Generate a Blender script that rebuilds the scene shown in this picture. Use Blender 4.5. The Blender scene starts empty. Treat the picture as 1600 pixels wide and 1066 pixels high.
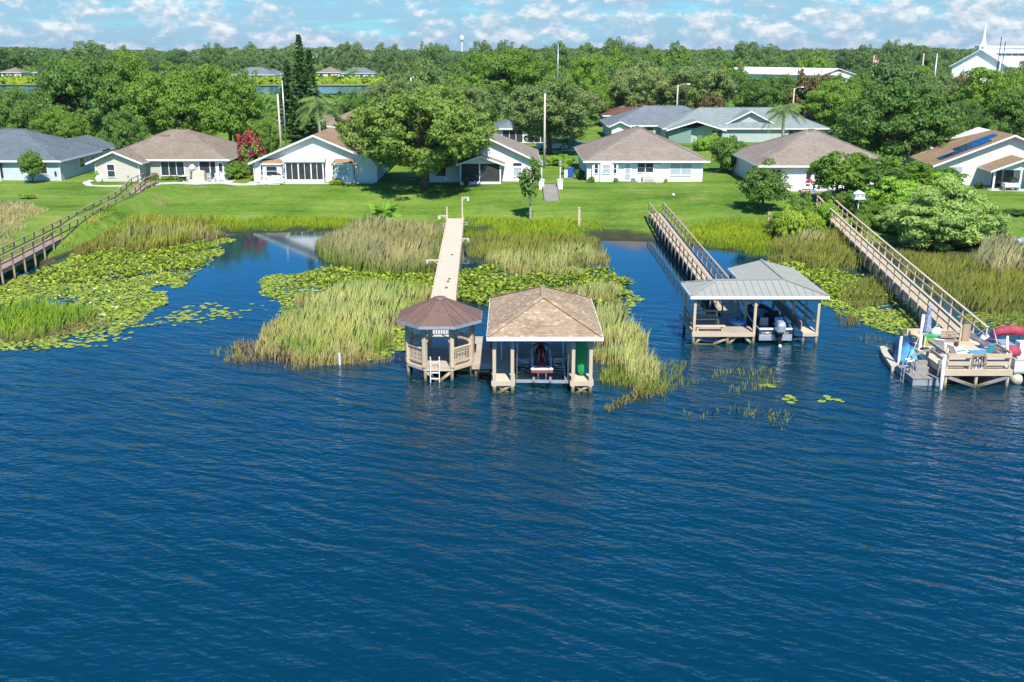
import bpy, math, random
import numpy as np
from mathutils import Vector, Matrix
R = math.radians
rng = np.random.default_rng(7)
random.seed(7)
SC = bpy.context.scene
COL = SC.collection

# ------------------------------------------------------------------ camera
F = 1550.0; CH = 16.5; PITCH = math.atan(455.0 / F)
cam_d = bpy.data.cameras.new('camera'); cam = bpy.data.objects.new('camera', cam_d); COL.objects.link(cam)
cam_d.sensor_width = 36.0; cam_d.lens = 36.0 * F / 1600.0
cam_d.clip_start = 0.5; cam_d.clip_end = 12000
cam.location = (0, 0, CH); cam.rotation_euler = (R(90) - PITCH, 0, 0)
SC.camera = cam

# ------------------------------------------------------------------ sky, sun, exposure
SUN_EL, SUN_AZ = R(52), R(13)
S = Vector((math.sin(SUN_AZ) * math.cos(SUN_EL), -math.cos(SUN_AZ) * math.cos(SUN_EL), math.sin(SUN_EL)))
W = bpy.data.worlds.new('World'); SC.world = W; W.use_nodes = True
nt = W.node_tree; nt.nodes.clear()
def nn(t, typ, **kw):
    n = t.nodes.new(typ)
    for k, v in kw.items():
        if k.startswith('i_'):
            n.inputs[int(k[2:]) if k[2:].isdigit() else k[2:].replace('_', ' ')].default_value = v
        else: setattr(n, k, v)
    return n
def math_n(t, op, a, b=None, c=None, clamp=False):
    n = t.nodes.new('ShaderNodeMath'); n.operation = op; n.use_clamp = clamp
    for i, x in enumerate((a, b, c)):
        if x is None: continue
        if hasattr(x, 'links'): t.links.new(x, n.inputs[i])
        else: n.inputs[i].default_value = x
    return n.outputs[0]
def mixc(t, fac, a, b, blend='MIX'):
    n = t.nodes.new('ShaderNodeMix'); n.data_type = 'RGBA'; n.blend_type = blend
    for i, x in ((0, fac), (6, a), (7, b)):
        if hasattr(x, 'links'): t.links.new(x, n.inputs[i])
        else: n.inputs[i].default_value = (x if i == 0 else (*x, 1) if len(x) == 3 else x)
    return n.outputs[2]
def ramp(t, fac, stops):
    n = t.nodes.new('ShaderNodeValToRGB'); e = n.color_ramp.elements
    while len(e) < len(stops): e.new(0.5)
    for el, (p, c) in zip(e, stops):
        el.position = p; el.color = (*c, 1) if hasattr(c, '__len__') else (c, c, c, 1)
    t.links.new(fac, n.inputs[0]); return n.outputs[0]
sky = nn(nt, 'ShaderNodeTexSky', sky_type='NISHITA', sun_disc=False, sun_elevation=SUN_EL, sun_rotation=math.pi - SUN_AZ,
         altitude=50, air_density=1.0, dust_density=0.35, ozone_density=2.0)
tc = nn(nt, 'ShaderNodeTexCoord')
sep = nn(nt, 'ShaderNodeSeparateXYZ'); nt.links.new(tc.outputs['Generated'], sep.inputs[0])
def cloud_noise(dz, scale, stretch, detail, off):
    m = nn(nt, 'ShaderNodeMapping'); nt.links.new(tc.outputs['Generated'], m.inputs[0])
    m.inputs['Location'].default_value = (off, 0, dz); m.inputs['Scale'].default_value = (1, 1, stretch)
    n = nn(nt, 'ShaderNodeTexNoise', i_Scale=scale, i_Detail=detail, i_Roughness=0.6)
    nt.links.new(m.outputs[0], n.inputs['Vector']); return n.outputs['Fac']
d0 = cloud_noise(0.0, 38, 1.9, 9, 5.3); d1 = cloud_noise(0.012, 38, 1.9, 6, 5.3)
big = cloud_noise(0.0, 6.0, 2.6, 3, 4.4)
band = cloud_noise(0.0, 10, 10.0, 6, 1.7)
el = sep.outputs[2]
cover = ramp(nt, el, [(0.0, 0.64), (0.05, 0.59), (0.09, 0.24), (0.2, 0.06), (1.0, 0.05)])
dens = math_n(nt, 'ADD', math_n(nt, 'MULTIPLY', d0, 0.75), math_n(nt, 'MULTIPLY', big, 0.45))
thr = math_n(nt, 'SUBTRACT', 1.04, math_n(nt, 'MULTIPLY', cover, 0.78))
cum = math_n(nt, 'MULTIPLY', math_n(nt, 'SUBTRACT', dens, thr), 8.5, clamp=True)
lit = math_n(nt, 'ADD', math_n(nt, 'MULTIPLY', math_n(nt, 'SUBTRACT', d0, d1), 3.6), 0.44, clamp=True)
ccol = mixc(nt, lit, (2.35, 3.2, 4.0), (5.6, 5.75, 5.85))
lowband = math_n(nt, 'MULTIPLY', ramp(nt, el, [(0.0, 1.0), (0.06, 0.9), (0.14, 0.0)]), math_n(nt, 'MULTIPLY', math_n(nt, 'SUBTRACT', band, 0.22), 4.0, clamp=True))
hs = nn(nt, 'ShaderNodeHueSaturation', i_Saturation=1.22, i_Value=1.0); nt.links.new(sky.outputs[0], hs.inputs['Color'])
skyc = mixc(nt, 1.0, hs.outputs[0], (0.22, 0.66, 1.00), 'MULTIPLY')
s1 = mixc(nt, math_n(nt, 'MULTIPLY', lowband, 0.85), skyc, (2.1, 3.2, 4.2))
s2 = mixc(nt, math_n(nt, 'MULTIPLY', cum, 0.93), s1, ccol)
bg = nn(nt, 'ShaderNodeBackground', i_Strength=0.12); nt.links.new(s2, bg.inputs[0])
wo = nn(nt, 'ShaderNodeOutputWorld'); nt.links.new(bg.outputs[0], wo.inputs[0])
sl = bpy.data.lights.new('sun', 'SUN'); sl.energy = 4.6; sl.angle = R(0.53); sl.color = (1.0, 0.955, 0.88)
sun = bpy.data.objects.new('sun', sl); COL.objects.link(sun); sun.rotation_euler = S.to_track_quat('Z', 'Y').to_euler()
vs = SC.view_settings; vs.view_transform = 'Standard'; vs.look = 'None'; vs.exposure = 0.60; vs.gamma = 1; vs.use_curve_mapping = False
try:
    SC.cycles.sample_clamp_direct = 6; SC.cycles.sample_clamp_indirect = 4; SC.cycles.max_bounces = 6; SC.cycles.diffuse_bounces = 3; SC.cycles.transparent_max_bounces = 4; SC.cycles.caustics_reflective = False
except Exception: pass

# ------------------------------------------------------------------ pixel -> world helpers (photo pixels, 1600 wide)
CP, SP = math.cos(PITCH), math.sin(PITCH)
def P(px, py, z=0.0):
    b = (533 - py) / F; d = (z - CH) / (-SP + b * CP)
    return Vector((d * (px - 800) / F, d * (CP + b * SP), z))
def zat(py, y): return CH + y * math.tan(-PITCH + math.atan((533 - py) / F))
def sc_at(y, z=2.0): return F / (y * CP + (CH - z) * SP)
def xat(px, y, z=2.0): return (px - 800) / sc_at(y, z)
SHORE_PX = [(-900, 470), (-200, 462), (0, 445), (60, 418), (110, 384), (150, 368), (180, 362), (350, 366), (500, 361), (560, 361), (700, 360), (740, 370), (900, 380), (950, 376), (1020, 379),
            (1100, 388), (1200, 398), (1300, 396), (1400, 396), (1500, 402), (1600, 402), (2600, 402)]
_s = [P(a, b) for a, b in SHORE_PX]
SHX = np.array([v.x for v in _s]); SHY = np.array([v.y for v in _s])
def shore(x): return np.interp(x, SHX, SHY)
PRO_S = [-30, -8, 0, 3, 9, 14, 18, 23, 60, 300, 420, 1000, 2500, 9000]
PRO_Z = [-2.5, -1.2, 0, .16, .42, 1.15, 1.62, 1.88, 2.0, 2.2, 2.6, 6.0, 8.0, 8.0]
def gz(x, y):
    s = y - shore(x)
    return np.interp(s, PRO_S, PRO_Z)
def G(px, py):
    z = 1.0
    for _ in range(12):
        p = P(px, py, z); z = .5 * z + .5 * float(gz(p.x, p.y))
    p = P(px, py, z); p.z = float(gz(p.x, p.y)); return p

# ------------------------------------------------------------------ materials
def new_mat(name):
    m = bpy.data.materials.new(name); m.use_nodes = True
    t = m.node_tree; b = t.nodes['Principled BSDF']; return m, t, b
def setc(t, b, c):
    if hasattr(c, 'links'): t.links.new(c, b.inputs['Base Color'])
    else: b.inputs['Base Color'].default_value = (*c, 1)
def noise(t, scale, detail=4, vec=None, rough=0.55):
    n = nn(t, 'ShaderNodeTexNoise', i_Scale=scale, i_Detail=detail, i_Roughness=rough)
    if vec is None:
        c = nn(t, 'ShaderNodeNewGeometry'); vec = c.outputs['Position']
    t.links.new(vec, n.inputs['Vector']); return n.outputs['Fac']
def bump(t, b, h, strength=0.3, dist=0.02):
    n = nn(t, 'ShaderNodeBump', i_Strength=strength, i_Distance=dist); t.links.new(h, n.inputs['Height']); t.links.new(n.outputs[0], b.inputs['Normal'])
def simple(name, c, rough=0.6, metal=0.0, var=0.12, scale=3.0, spec=0.3):
    m, t, b = new_mat(name)
    n = noise(t, scale, 5)
    lo = tuple(x * (1 - var) for x in c); hi = tuple(min(1, x * (1 + var)) for x in c)
    setc(t, b, ramp(t, n, [(0.3, lo), (0.7, hi)]))
    b.inputs['Roughness'].default_value = rough; b.inputs['Metallic'].default_value = metal; b.inputs['Specular IOR Level'].default_value = spec
    return m
def wood(name, c, var=0.22, rough=0.75):
    m, t, b = new_mat(name)
    g = nn(t, 'ShaderNodeNewGeometry')
    n1 = noise(t, 1.3, 3); n2 = noise(t, 22, 4)
    mixf = math_n(t, 'ADD', math_n(t, 'MULTIPLY', n1, .5), math_n(t, 'MULTIPLY', n2, .35))
    f = math_n(t, 'ADD', mixf, math_n(t, 'MULTIPLY', g.outputs['Random Per Island'], .25))
    lo = tuple(x * (1 - var) for x in c); hi = tuple(min(1, x * (1 + var * .8)) for x in c)
    setc(t, b, ramp(t, f, [(0.35, lo), (0.8, hi)])); b.inputs['Roughness'].default_value = rough; b.inputs['Specular IOR Level'].default_value = .2
    bump(t, b, n2, .2, .01); return m
def shingle(name, c, c2=None):
    m, t, b = new_mat(name)
    uv = nn(t, 'ShaderNodeUVMap')
    br = nn(t, 'ShaderNodeTexBrick', offset=0.5); t.links.new(uv.outputs[0], br.inputs['Vector'])
    c2 = c2 or tuple(x * .74 for x in c)
    br.inputs['Color1'].default_value = (*c, 1); br.inputs['Color2'].default_value = (*c2, 1); br.inputs['Mortar'].default_value = (*[x * .55 for x in c2], 1)
    br.inputs['Scale'].default_value = 1.0; br.inputs['Mortar Size'].default_value = .012; br.inputs['Brick Width'].default_value = .33; br.inputs['Row Height'].default_value = .15
    n = noise(t, .55, 5); n2 = noise(t, 9, 3)
    sh = ramp(t, math_n(t, 'ADD', math_n(t, 'MULTIPLY', n, .7), math_n(t, 'MULTIPLY', n2, .3)), [(.3, .80), (.7, 1.12)])
    setc(t, b, mixc(t, 1.0, br.outputs[0], sh, 'MULTIPLY')); b.inputs['Roughness'].default_value = .9; b.inputs['Specular IOR Level'].default_value = .15
    bump(t, b, br.outputs['Fac'], -.4, .012); return m
def siding(name, c, lap=0.2):
    m, t, b = new_mat(name)
    uv = nn(t, 'ShaderNodeUVMap'); sx = nn(t, 'ShaderNodeSeparateXYZ'); t.links.new(uv.outputs[0], sx.inputs[0])
    fr = math_n(t, 'FRACT', math_n(t, 'DIVIDE', sx.outputs[1], lap))
    n = noise(t, .8, 5)
    col = ramp(t, n, [(.3, tuple(x * .93 for x in c)), (.7, c)])
    setc(t, b, col)
    b.inputs['Roughness'].default_value = .6; bump(t, b, fr, .7, .02); return m
def stucco(name, c):
    m, t, b = new_mat(name)
    n = noise(t, 1.2, 6); n2 = noise(t, 30, 3)
    setc(t, b, ramp(t, n, [(.3, tuple(x * .93 for x in c)), (.65, c)])); b.inputs['Roughness'].default_value = .8; b.inputs['Specular IOR Level'].default_value = .2
    bump(t, b, n2, .25, .01); return m
def up_normal(t, k_up, k_n=1.0):
    g = nn(t, 'ShaderNodeNewGeometry'); a = nn(t, 'ShaderNodeVectorMath', operation='SCALE'); t.links.new(g.outputs['Normal'], a.inputs[0]); a.inputs['Scale'].default_value = k_n
    b = nn(t, 'ShaderNodeVectorMath', operation='ADD'); t.links.new(a.outputs[0], b.inputs[0]); b.inputs[1].default_value = (0, 0, k_up)
    c = nn(t, 'ShaderNodeVectorMath', operation='NORMALIZE'); t.links.new(b.outputs[0], c.inputs[0]); return c.outputs[0]
def leaf(name, ca, cb, trans=.30, vary=.55, gain=1.85):
    ca = tuple(x * gain for x in ca); cb = tuple(x * gain for x in cb)
    m = bpy.data.materials.new(name); m.use_nodes = True; t = m.node_tree; t.nodes.clear()
    g = nn(t, 'ShaderNodeNewGeometry'); oi = nn(t, 'ShaderNodeObjectInfo')
    f = math_n(t, 'ADD', math_n(t, 'MULTIPLY', g.outputs['Random Per Island'], vary), math_n(t, 'MULTIPLY', oi.outputs['Random'], 1 - vary))
    c = mixc(t, f, ca, cb)
    n1 = noise(t, .45, 3)
    c = mixc(t, 1.0, c, ramp(t, n1, [(.3, (.78, .84, .8)), (.7, (1.18, 1.14, 1.0))]), 'MULTIPLY')
    d = nn(t, 'ShaderNodeBsdfPrincipled'); t.links.new(up_normal(t, .35), d.inputs['Normal']); t.links.new(c, d.inputs['Base Color']); d.inputs['Roughness'].default_value = .55; d.inputs['Specular IOR Level'].default_value = .25
    tr = nn(t, 'ShaderNodeBsdfTranslucent'); t.links.new(mixc(t, 1.0, c, (1.15, 1.25, .6), 'MULTIPLY'), tr.inputs[0])
    mx = nn(t, 'ShaderNodeMixShader'); mx.inputs[0].default_value = trans
    t.links.new(d.outputs[0], mx.inputs[1]); t.links.new(tr.outputs[0], mx.inputs[2])
    o = nn(t, 'ShaderNodeOutputMaterial'); t.links.new(mx.outputs[0], o.inputs[0]); return m
def reedmat(name, low, a, b_, h0=.25, h1=1.0):
    m = bpy.data.materials.new(name); m.use_nodes = True; t = m.node_tree; t.nodes.clear()
    g = nn(t, 'ShaderNodeNewGeometry'); sx = nn(t, 'ShaderNodeSeparateXYZ'); t.links.new(g.outputs['Position'], sx.inputs[0])
    a = tuple(x * 1.45 for x in a); b_ = tuple(x * 1.45 for x in b_); low = tuple(x * 1.2 for x in low)
    c = mixc(t, g.outputs['Random Per Island'], a, b_)
    n1 = noise(t, .35, 4)
    c = mixc(t, 1.0, c, ramp(t, n1, [(.32, (.7, .78, .8)), (.68, (1.25, 1.15, 1.0))]), 'MULTIPLY')
    k = math_n(t, 'DIVIDE', math_n(t, 'SUBTRACT', sx.outputs[2], h0), h1 - h0, clamp=True)
    c = mixc(t, k, low, c)
    d = nn(t, 'ShaderNodeBsdfDiffuse'); t.links.new(c, d.inputs[0]); t.links.new(up_normal(t, 1.2, .5), d.inputs['Normal'])
    tr = nn(t, 'ShaderNodeBsdfTranslucent'); t.links.new(c, tr.inputs[0])
    mx = nn(t, 'ShaderNodeMixShader'); mx.inputs[0].default_value = .3
    t.links.new(d.outputs[0], mx.inputs[1]); t.links.new(tr.outputs[0], mx.inputs[2])
    o = nn(t, 'ShaderNodeOutputMaterial'); t.links.new(mx.outputs[0], o.inputs[0]); return m

M = {}
M['tanwood'] = wood('tan_painted_wood', (.60, .475, .32), .12)
M['railpier'] = wood('tan_deck_wood', (.52, .42, .30), .14)
M['pierwood'] = wood('pale_deck_wood', (.62, .52, .385), .10)
M['oldwood'] = wood('weathered_wood', (.34, .25, .18), .28)
M['railwood'] = wood('brown_rail_wood', (.40, .30, .20), .22)
M['greywood'] = wood('grey_wood', (.30, .28, .25), .25)
M['pile'] = wood('wet_piling_wood', (.36, .30, .21), .3)
def waterline(m):
    t = m.node_tree; b = t.nodes['Principled BSDF']; src = b.inputs['Base Color'].links[0].from_socket
    g = nn(t, 'ShaderNodeNewGeometry'); sx = nn(t, 'ShaderNodeSeparateXYZ'); t.links.new(g.outputs['Position'], sx.inputs[0])
    k = ramp(t, math_n(t, 'ADD', sx.outputs[2], math_n(t, 'MULTIPLY', math_n(t, 'SUBTRACT', noise(t, 5, 4), .5), .3)), [(.06, (.30, .33, .22)), (.16, (.55, .55, .45)), (.30, (1, 1, 1))])
    t.links.new(mixc(t, 1.0, src, k, 'MULTIPLY'), b.inputs['Base Color'])
for k_ in ('pile', 'tanwood', 'greywood'): waterline(M[k_])
M['deckgrey'] = wood('brown_deck_boards', (.47, .39, .30), .12)
M['white'] = simple('white_paint', (.80, .80, .79), .45, var=.05)
M['trim'] = simple('white_trim', (.82, .83, .84), .45, var=.04)
M['alu'] = simple('aluminium', (.62, .64, .66), .35, .6, .1)
M['galv'] = simple('galvanised_steel', (.50, .53, .56), .4, .5, .12)
M['dark'] = simple('dark_plastic', (.015, .016, .018), .4, var=.2)
M['black'] = simple('black_rubber', (.012, .012, .013), .65, var=.2)
M['glass'] = simple('window_glass', (.03, .045, .055), .06, var=.4, scale=.8, spec=.7)
M['screen'] = simple('porch_screen_mesh', (.042, .046, .048), .75, var=.25, scale=1.2)
M['blind'] = simple('pale_window_blind', (.42, .47, .50), .25, var=.1, spec=.6)
M['copper'] = simple('brown_metal_roof', (.215, .135, .105), .45, .2, .10, 2.0)
M['greyroof'] = simple('grey_metal_roof', (.365, .37, .315), .5, .15, .05, 1.5)
M['red'] = simple('red_gelcoat', (.45, .02, .03), .25, var=.1)
M['redcloth'] = simple('red_canvas', (.36, .055, .08), .8, var=.25)
M['silver'] = simple('silver_gelcoat', (.52, .54, .58), .28, .1, .08)
M['maroon'] = simple('maroon_mat', (.22, .075, .06), .8)
M['green'] = simple('green_plastic', (.02, .36, .10), .35, var=.12)
M['blue'] = simple('blue_canvas', (.09, .33, .62), .6, var=.2, scale=1.5)
M['navy'] = simple('navy_plastic', (.02, .05, .12), .4, var=.2)
M['teal'] = simple('teal_plastic', (.05, .40, .42), .5)
M['beigeplas'] = simple('beige_float_plastic', (.55, .50, .38), .6)
M['greyplas'] = simple('grey_float_plastic', (.30, .32, .32), .6)
M['bin'] = simple('blue_bin_plastic', (.03, .10, .42), .4)
M['conc'] = stucco('concrete', (.58, .55, .50))
M['brick'] = simple('brick_steps', (.38, .22, .16), .85)
M['carblue'] = simple('blue_car_paint', (.03, .12, .32), .2, .3)
M['umb'] = simple('blue_umbrella_cloth', (.26, .31, .42), .8, var=.5, scale=8)
M['bark'] = wood('bark', (.13, .10, .075), .35, .95)
M['palebark'] = wood('pale_bark', (.42, .37, .31), .25, .9)
M['polewood'] = wood('pale_pole', (.58, .50, .40), .12)
M['solar'] = simple('solar_cells', (.012, .05, .15), .12, var=.3, scale=2, spec=.8)
M['mulch'] = simple('dry_mulch', (.25, .16, .10), .95, var=.3)
# foliage
M['lf_oak'] = leaf('oak_leaves', (.080, .128, .024), (.130, .180, .036))
M['lf_oakgrey'] = leaf('grey_green_oak_leaves', (.088, .128, .042), (.145, .180, .062))
M['lf_bright'] = leaf('bright_green_leaves', (.066, .125, .016), (.115, .185, .024))
M['lf_dark'] = leaf('dark_green_leaves', (.045, .098, .020), (.090, .150, .028))
M['lf_far'] = leaf('far_tree_leaves', (.056, .098, .030), (.100, .148, .042), vary=.3)
M['lf_yellow'] = leaf('yellow_green_leaves', (.13, .20, .02), (.22, .27, .03))
M['lf_willow'] = leaf('willow_leaves', (.165, .235, .065), (.26, .33, .10))
M['lf_pine'] = leaf('pine_needles', (.028, .066, .020), (.062, .108, .028))
M['lf_palm'] = leaf('palm_leaflets', (.08, .135, .045), (.15, .20, .06))
M['lf_red'] = leaf('red_blossom', (.17, .018, .032), (.26, .04, .06))
M['lf_rust'] = leaf('rusty_leaves', (.075, .068, .026), (.12, .078, .032))
M['lf_hedge'] = leaf('hedge_leaves', (.10, .20, .02), (.17, .27, .035))
# ------------------------------------------------------------------ mesh builder
class MB:
    def __init__(s): s.v = []; s.f = []; s.mi = []; s.m = 0
    def add(s, vs, fs):
        o = len(s.v); s.v += [tuple(v) for v in vs]
        for f in fs: s.f.append([o + i for i in f]); s.mi.append(s.m)
        return s
    def poly(s, *pts): return s.add(pts, [list(range(len(pts)))])
    def box(s, c, d, rz=0, taper=1.0):
        x, y, z = d[0] / 2, d[1] / 2, d[2] / 2; k = taper
        vs = [(-x, -y, -z), (x, -y, -z), (x, y, -z), (-x, y, -z), (-x * k, -y * k, z), (x * k, -y * k, z), (x * k, y * k, z), (-x * k, y * k, z)]
        cr, sr = math.cos(rz), math.sin(rz)
        vs = [(c[0] + a * cr - b * sr, c[1] + a * sr + b * cr, c[2] + e) for a, b, e in vs]
        return s.add(vs, [(0, 3, 2, 1), (4, 5, 6, 7), (0, 1, 5, 4), (1, 2, 6, 5), (2, 3, 7, 6), (3, 0, 4, 7)])
    def b2(s, x0, x1, y0, y1, z0, z1): return s.box(((x0 + x1) / 2, (y0 + y1) / 2, (z0 + z1) / 2), (abs(x1 - x0), abs(y1 - y0), abs(z1 - z0)))
    def beam(s, a, b, w, h=None):
        h = h or w; a = Vector(a); b = Vector(b); d = (b - a).normalized()
        u = Vector((0, 0, 1)) if abs(d.z) < .95 else Vector((0, 1, 0))
        r = d.cross(u).normalized(); u = r.cross(d)
        vs = []
        for p in (a, b):
            for i, j in ((-1, -1), (1, -1), (1, 1), (-1, 1)): vs.append(p + r * (i * w / 2) + u * (j * h / 2))
        return s.add(vs, [(0, 1, 2, 3), (7, 6, 5, 4), (0, 4, 5, 1), (1, 5, 6, 2), (2, 6, 7, 3), (3, 7, 4, 0)])
    def tube(s, pts, r, n=8, caps=True):
        pts = [Vector(p) for p in pts]; k = len(pts)
        if not hasattr(r, '__len__'): r = [r] * k
        rings = []
        for i, p in enumerate(pts):
            d = (pts[min(i + 1, k - 1)] - pts[max(i - 1, 0)]).normalized()
            u = Vector((0, 0, 1)) if abs(d.z) < .9 else Vector((0, 1, 0))
            a = d.cross(u).normalized(); b = a.cross(d)
            rings.append([p + (a * math.cos(2 * math.pi * j / n) + b * math.sin(2 * math.pi * j / n)) * r[i] for j in range(n)])
        return s.loft(rings, caps)
    def cyl(s, a, b, r, r1=None, n=10): return s.tube([a, b], [r, r if r1 is None else r1], n)
    def loft(s, rings, caps=True, close=True):
        n = len(rings[0]); vs = [p for q in rings for p in q]; fs = []
        for i in range(len(rings) - 1):
            for j in range(n if close else n - 1):
                k = (j + 1) % n; fs.append((i * n + j, i * n + k, (i + 1) * n + k, (i + 1) * n + j))
        if caps: fs.append(tuple(range(n - 1, -1, -1))); fs.append(tuple(range((len(rings) - 1) * n, len(rings) * n)))
        return s.add(vs, fs)
    def lathe(s, c, prof, n=12):
        return s.loft([[(c[0] + r * math.cos(2 * math.pi * j / n), c[1] + r * math.sin(2 * math.pi * j / n), c[2] + z) for j in range(n)] for r, z in prof])
    def ell(s, c, r, n=10, m=6):
        if not hasattr(r, '__len__'): r = (r, r, r)
        rings = []
        for i in range(m + 1):
            t = -math.pi / 2 + math.pi * i / m; q = max(math.cos(t), .02)
            rings.append([(c[0] + r[0] * q * math.cos(2 * math.pi * j / n), c[1] + r[1] * q * math.sin(2 * math.pi * j / n), c[2] + r[2] * math.sin(t)) for j in range(n)])
        return s.loft(rings)
    def prism(s, prof, x0, x1, axis='x'):
        if axis == 'x': A = [(x0, a, b) for a, b in prof]; B = [(x1, a, b) for a, b in prof]
        elif axis == 'y': A = [(a, x0, b) for a, b in prof]; B = [(a, x1, b) for a, b in prof]
        else: A = [(a, b, x0) for a, b in prof]; B = [(a, b, x1) for a, b in prof]
        return s.loft([A, B])
    def mesh(s, name, mats, smooth=False, uv=False):
        me = bpy.data.meshes.new(name); me.from_pydata(s.v, [], s.f)
        for m in (mats if isinstance(mats, (list, tuple)) else [mats]): me.materials.append(M[m] if isinstance(m, str) else m)
        me.polygons.foreach_set('material_index', s.mi)
        if smooth: me.polygons.foreach_set('use_smooth', [True] * len(s.f))
        if uv:
            ul = me.uv_layers.new(name='UVMap')
            for p in me.polygons:
                n = p.normal; h = Vector((0, 0, 1)).cross(n)
                h = h.normalized() if h.length > .01 else Vector((1, 0, 0)); v = n.cross(h)
                for li in p.loop_indices:
                    q = me.vertices[me.loops[li].vertex_index].co; ul.data[li].uv = (q.dot(h), q.dot(v))
        me.update(); return me
def O(name, mb, mats, parent=None, loc=None, kind=None, smooth=False, uv=False, label=None, cat=None, group=None, rz=0):
    me = mb if isinstance(mb, bpy.types.Mesh) else mb.mesh(name, mats, smooth, uv)
    o = bpy.data.objects.new(name, me); COL.objects.link(o)
    if parent is not None: o.parent = parent
    if loc is not None: o.location = loc
    if rz: o.rotation_euler = (0, 0, rz)
    for k, v in (('kind', kind), ('label', label), ('category', cat), ('group', group)):
        if v: o[k] = v
    return o
def E(name, label, cat, loc=(0, 0, 0), rz=0, group=None):
    o = bpy.data.objects.new(name, None); COL.objects.link(o); o.location = loc; o.rotation_euler = (0, 0, rz); o.empty_display_size = .3
    o['label'] = label; o['category'] = cat
    if group: o['group'] = group
    return o
def copy_tree(o, parent=None):
    c = o.copy(); COL.objects.link(c)
    if parent is not None: c.parent = parent
    for ch in list(o.children): copy_tree(ch, c)
    return c
def np_mesh(name, V, nper, mat, smooth=False):
    """V: (n*nper,3) verts, faces are consecutive groups of nper"""
    n = len(V); nf = n // nper
    me = bpy.data.meshes.new(name); me.vertices.add(n); me.vertices.foreach_set('co', np.ascontiguousarray(V, dtype=np.float32).ravel())
    me.loops.add(n); me.loops.foreach_set('vertex_index', np.arange(n, dtype=np.int32))
    me.polygons.add(nf); me.polygons.foreach_set('loop_start', np.arange(0, n, nper, dtype=np.int32)); me.polygons.foreach_set('loop_total', np.full(nf, nper, dtype=np.int32))
    me.materials.append(M[mat] if isinstance(mat, str) else mat); me.update(calc_edges=True); me.validate(); return me
def unit(a): return a / np.maximum(np.linalg.norm(a, axis=-1, keepdims=True), 1e-9)
def leaf_quads(C, Nrm, size, aspect=1.6, droop=None):
    n = len(C); r = unit(rng.normal(size=(n, 3))); 
    if droop is not None: r = unit(r * (1 - droop) + np.array([0, 0, -1.0]) * droop)
    a = unit(np.cross(Nrm, r)); b = np.cross(Nrm, a)
    if droop is not None: b = unit(r - Nrm * np.sum(r * Nrm, 1, keepdims=True)); a = np.cross(Nrm, b)
    sz = size * rng.uniform(.6, 1.35, size=(n, 1)); L = b * sz * aspect * .5; Wd = a * sz * .5
    bend = Nrm * sz * .18
    V = np.stack([C - L, C + Wd - L * .1 + bend, C + L, C - Wd - L * .1 + bend], 1)
    return V.reshape(-1, 3)

# ------------------------------------------------------------------ tree meshes (unit: radius 1, ground 0, top 1)
def crown_mesh(name, mat, nlobe, nleaf, size, cb=.22, asp=1.6, droop=None, lob=(.2, .36), hratio=.75, top_bias=.0, seed=0, keep=.93, shape=2.0):
    g = np.random.default_rng(seed)
    cz = (1 + cb) / 2; hz = (1 - cb) / 2
    cs = []; rs = []
    while len(cs) < nlobe:
        d = unit(g.normal(size=3)); rr = g.uniform(.35, 1) ** .5
        r = g.uniform(*lob)
        q = d * rr * (1 - r * .85)
        if q[2] < -.55 and g.random() < .6: continue
        wid = (1 - abs(q[2]) ** shape) ** .5 if shape else 1
        cs.append(q); rs.append(r)
    cs = np.array(cs); rs = np.array(rs)
    ph = g.uniform(0, 6.28, 4); an = np.arctan2(cs[:, 1], cs[:, 0])
    wob = 1 + .13 * np.sin(2 * an + ph[0]) + .10 * np.sin(3 * an + ph[1]) + .12 * np.sin(4 * cs[:, 2] + ph[2]); cs = cs * wob[:, None]
    w = rs ** 2; idx = g.choice(nlobe, size=nleaf, p=w / w.sum())
    d = g.normal(size=(nleaf, 3)); d[:, 2] += .35; d = unit(d)
    rad = rs[idx] * g.uniform(.66, 1.10, nleaf) * (1 + .35 * (g.random(nleaf) < .10))
    C = cs[idx] + d * rad[:, None] * np.array([1, 1, .85])
    # hz mapping: lobes radius in unit of crown radius; z scaled
    C2 = C.copy(); C2[:, 2] = cz + C[:, 2] * hz
    d2 = d.copy(); nrm = unit(d2 + g.normal(size=(nleaf, 3)) * .42)
    k = C2[:, 2] > cb * .4; C2 = C2[k]; nrm = nrm[k]
    V = leaf_quads(C2, nrm, size, asp, droop)
    # counter the z scaling so that cards stay roughly isotropic
    V = V.reshape(-1, 4, 3); ctr = V.mean(1, keepdims=True); V = ctr + (V - ctr) * np.array([1, 1, hratio]); V = V.reshape(-1, 3)
    return np_mesh(name, V, 4, mat)
def trunk_mesh(name, mat, cb=.25, r=.06, nlimb=6, seed=0, hr=1.0):
    g = random.Random(seed); mb = MB()
    top = cb * 1.25
    mb.tube([(0, 0, -.03), (.01, 0, top * .3), (-.01, .01, top * .7), (0, 0, top)], [r * 1.35, r, r * .88, r * .8], 7)
    for i in range(nlimb):
        a = 2 * math.pi * i / nlimb + g.uniform(-.4, .4); L = g.uniform(.35, .7); zz = g.uniform(.25, .6)
        p1 = (math.cos(a) * L * .4, math.sin(a) * L * .4, min(top + zz * .3, .76)); p2 = (math.cos(a) * L, math.sin(a) * L, min(top + zz * .75, .84))
        mb.tube([(0, 0, top * .85), p1, p2], [r * .6, r * .4, r * .15], 5)
    return mb.mesh(name, mat, smooth=True)
KIND = {}
def kind(key, name, crown, trunk, cpart='crown', tpart='trunk'): KIND[key] = (name, crown, trunk, cpart, tpart)
def cm(name, mat, nl, nf, sz, cb, seed, lob=(.09, .21), hr=.7, **k): return crown_mesh(name, mat, nl, nf, sz, cb, lob=lob, hratio=hr, seed=seed, **k)
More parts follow.
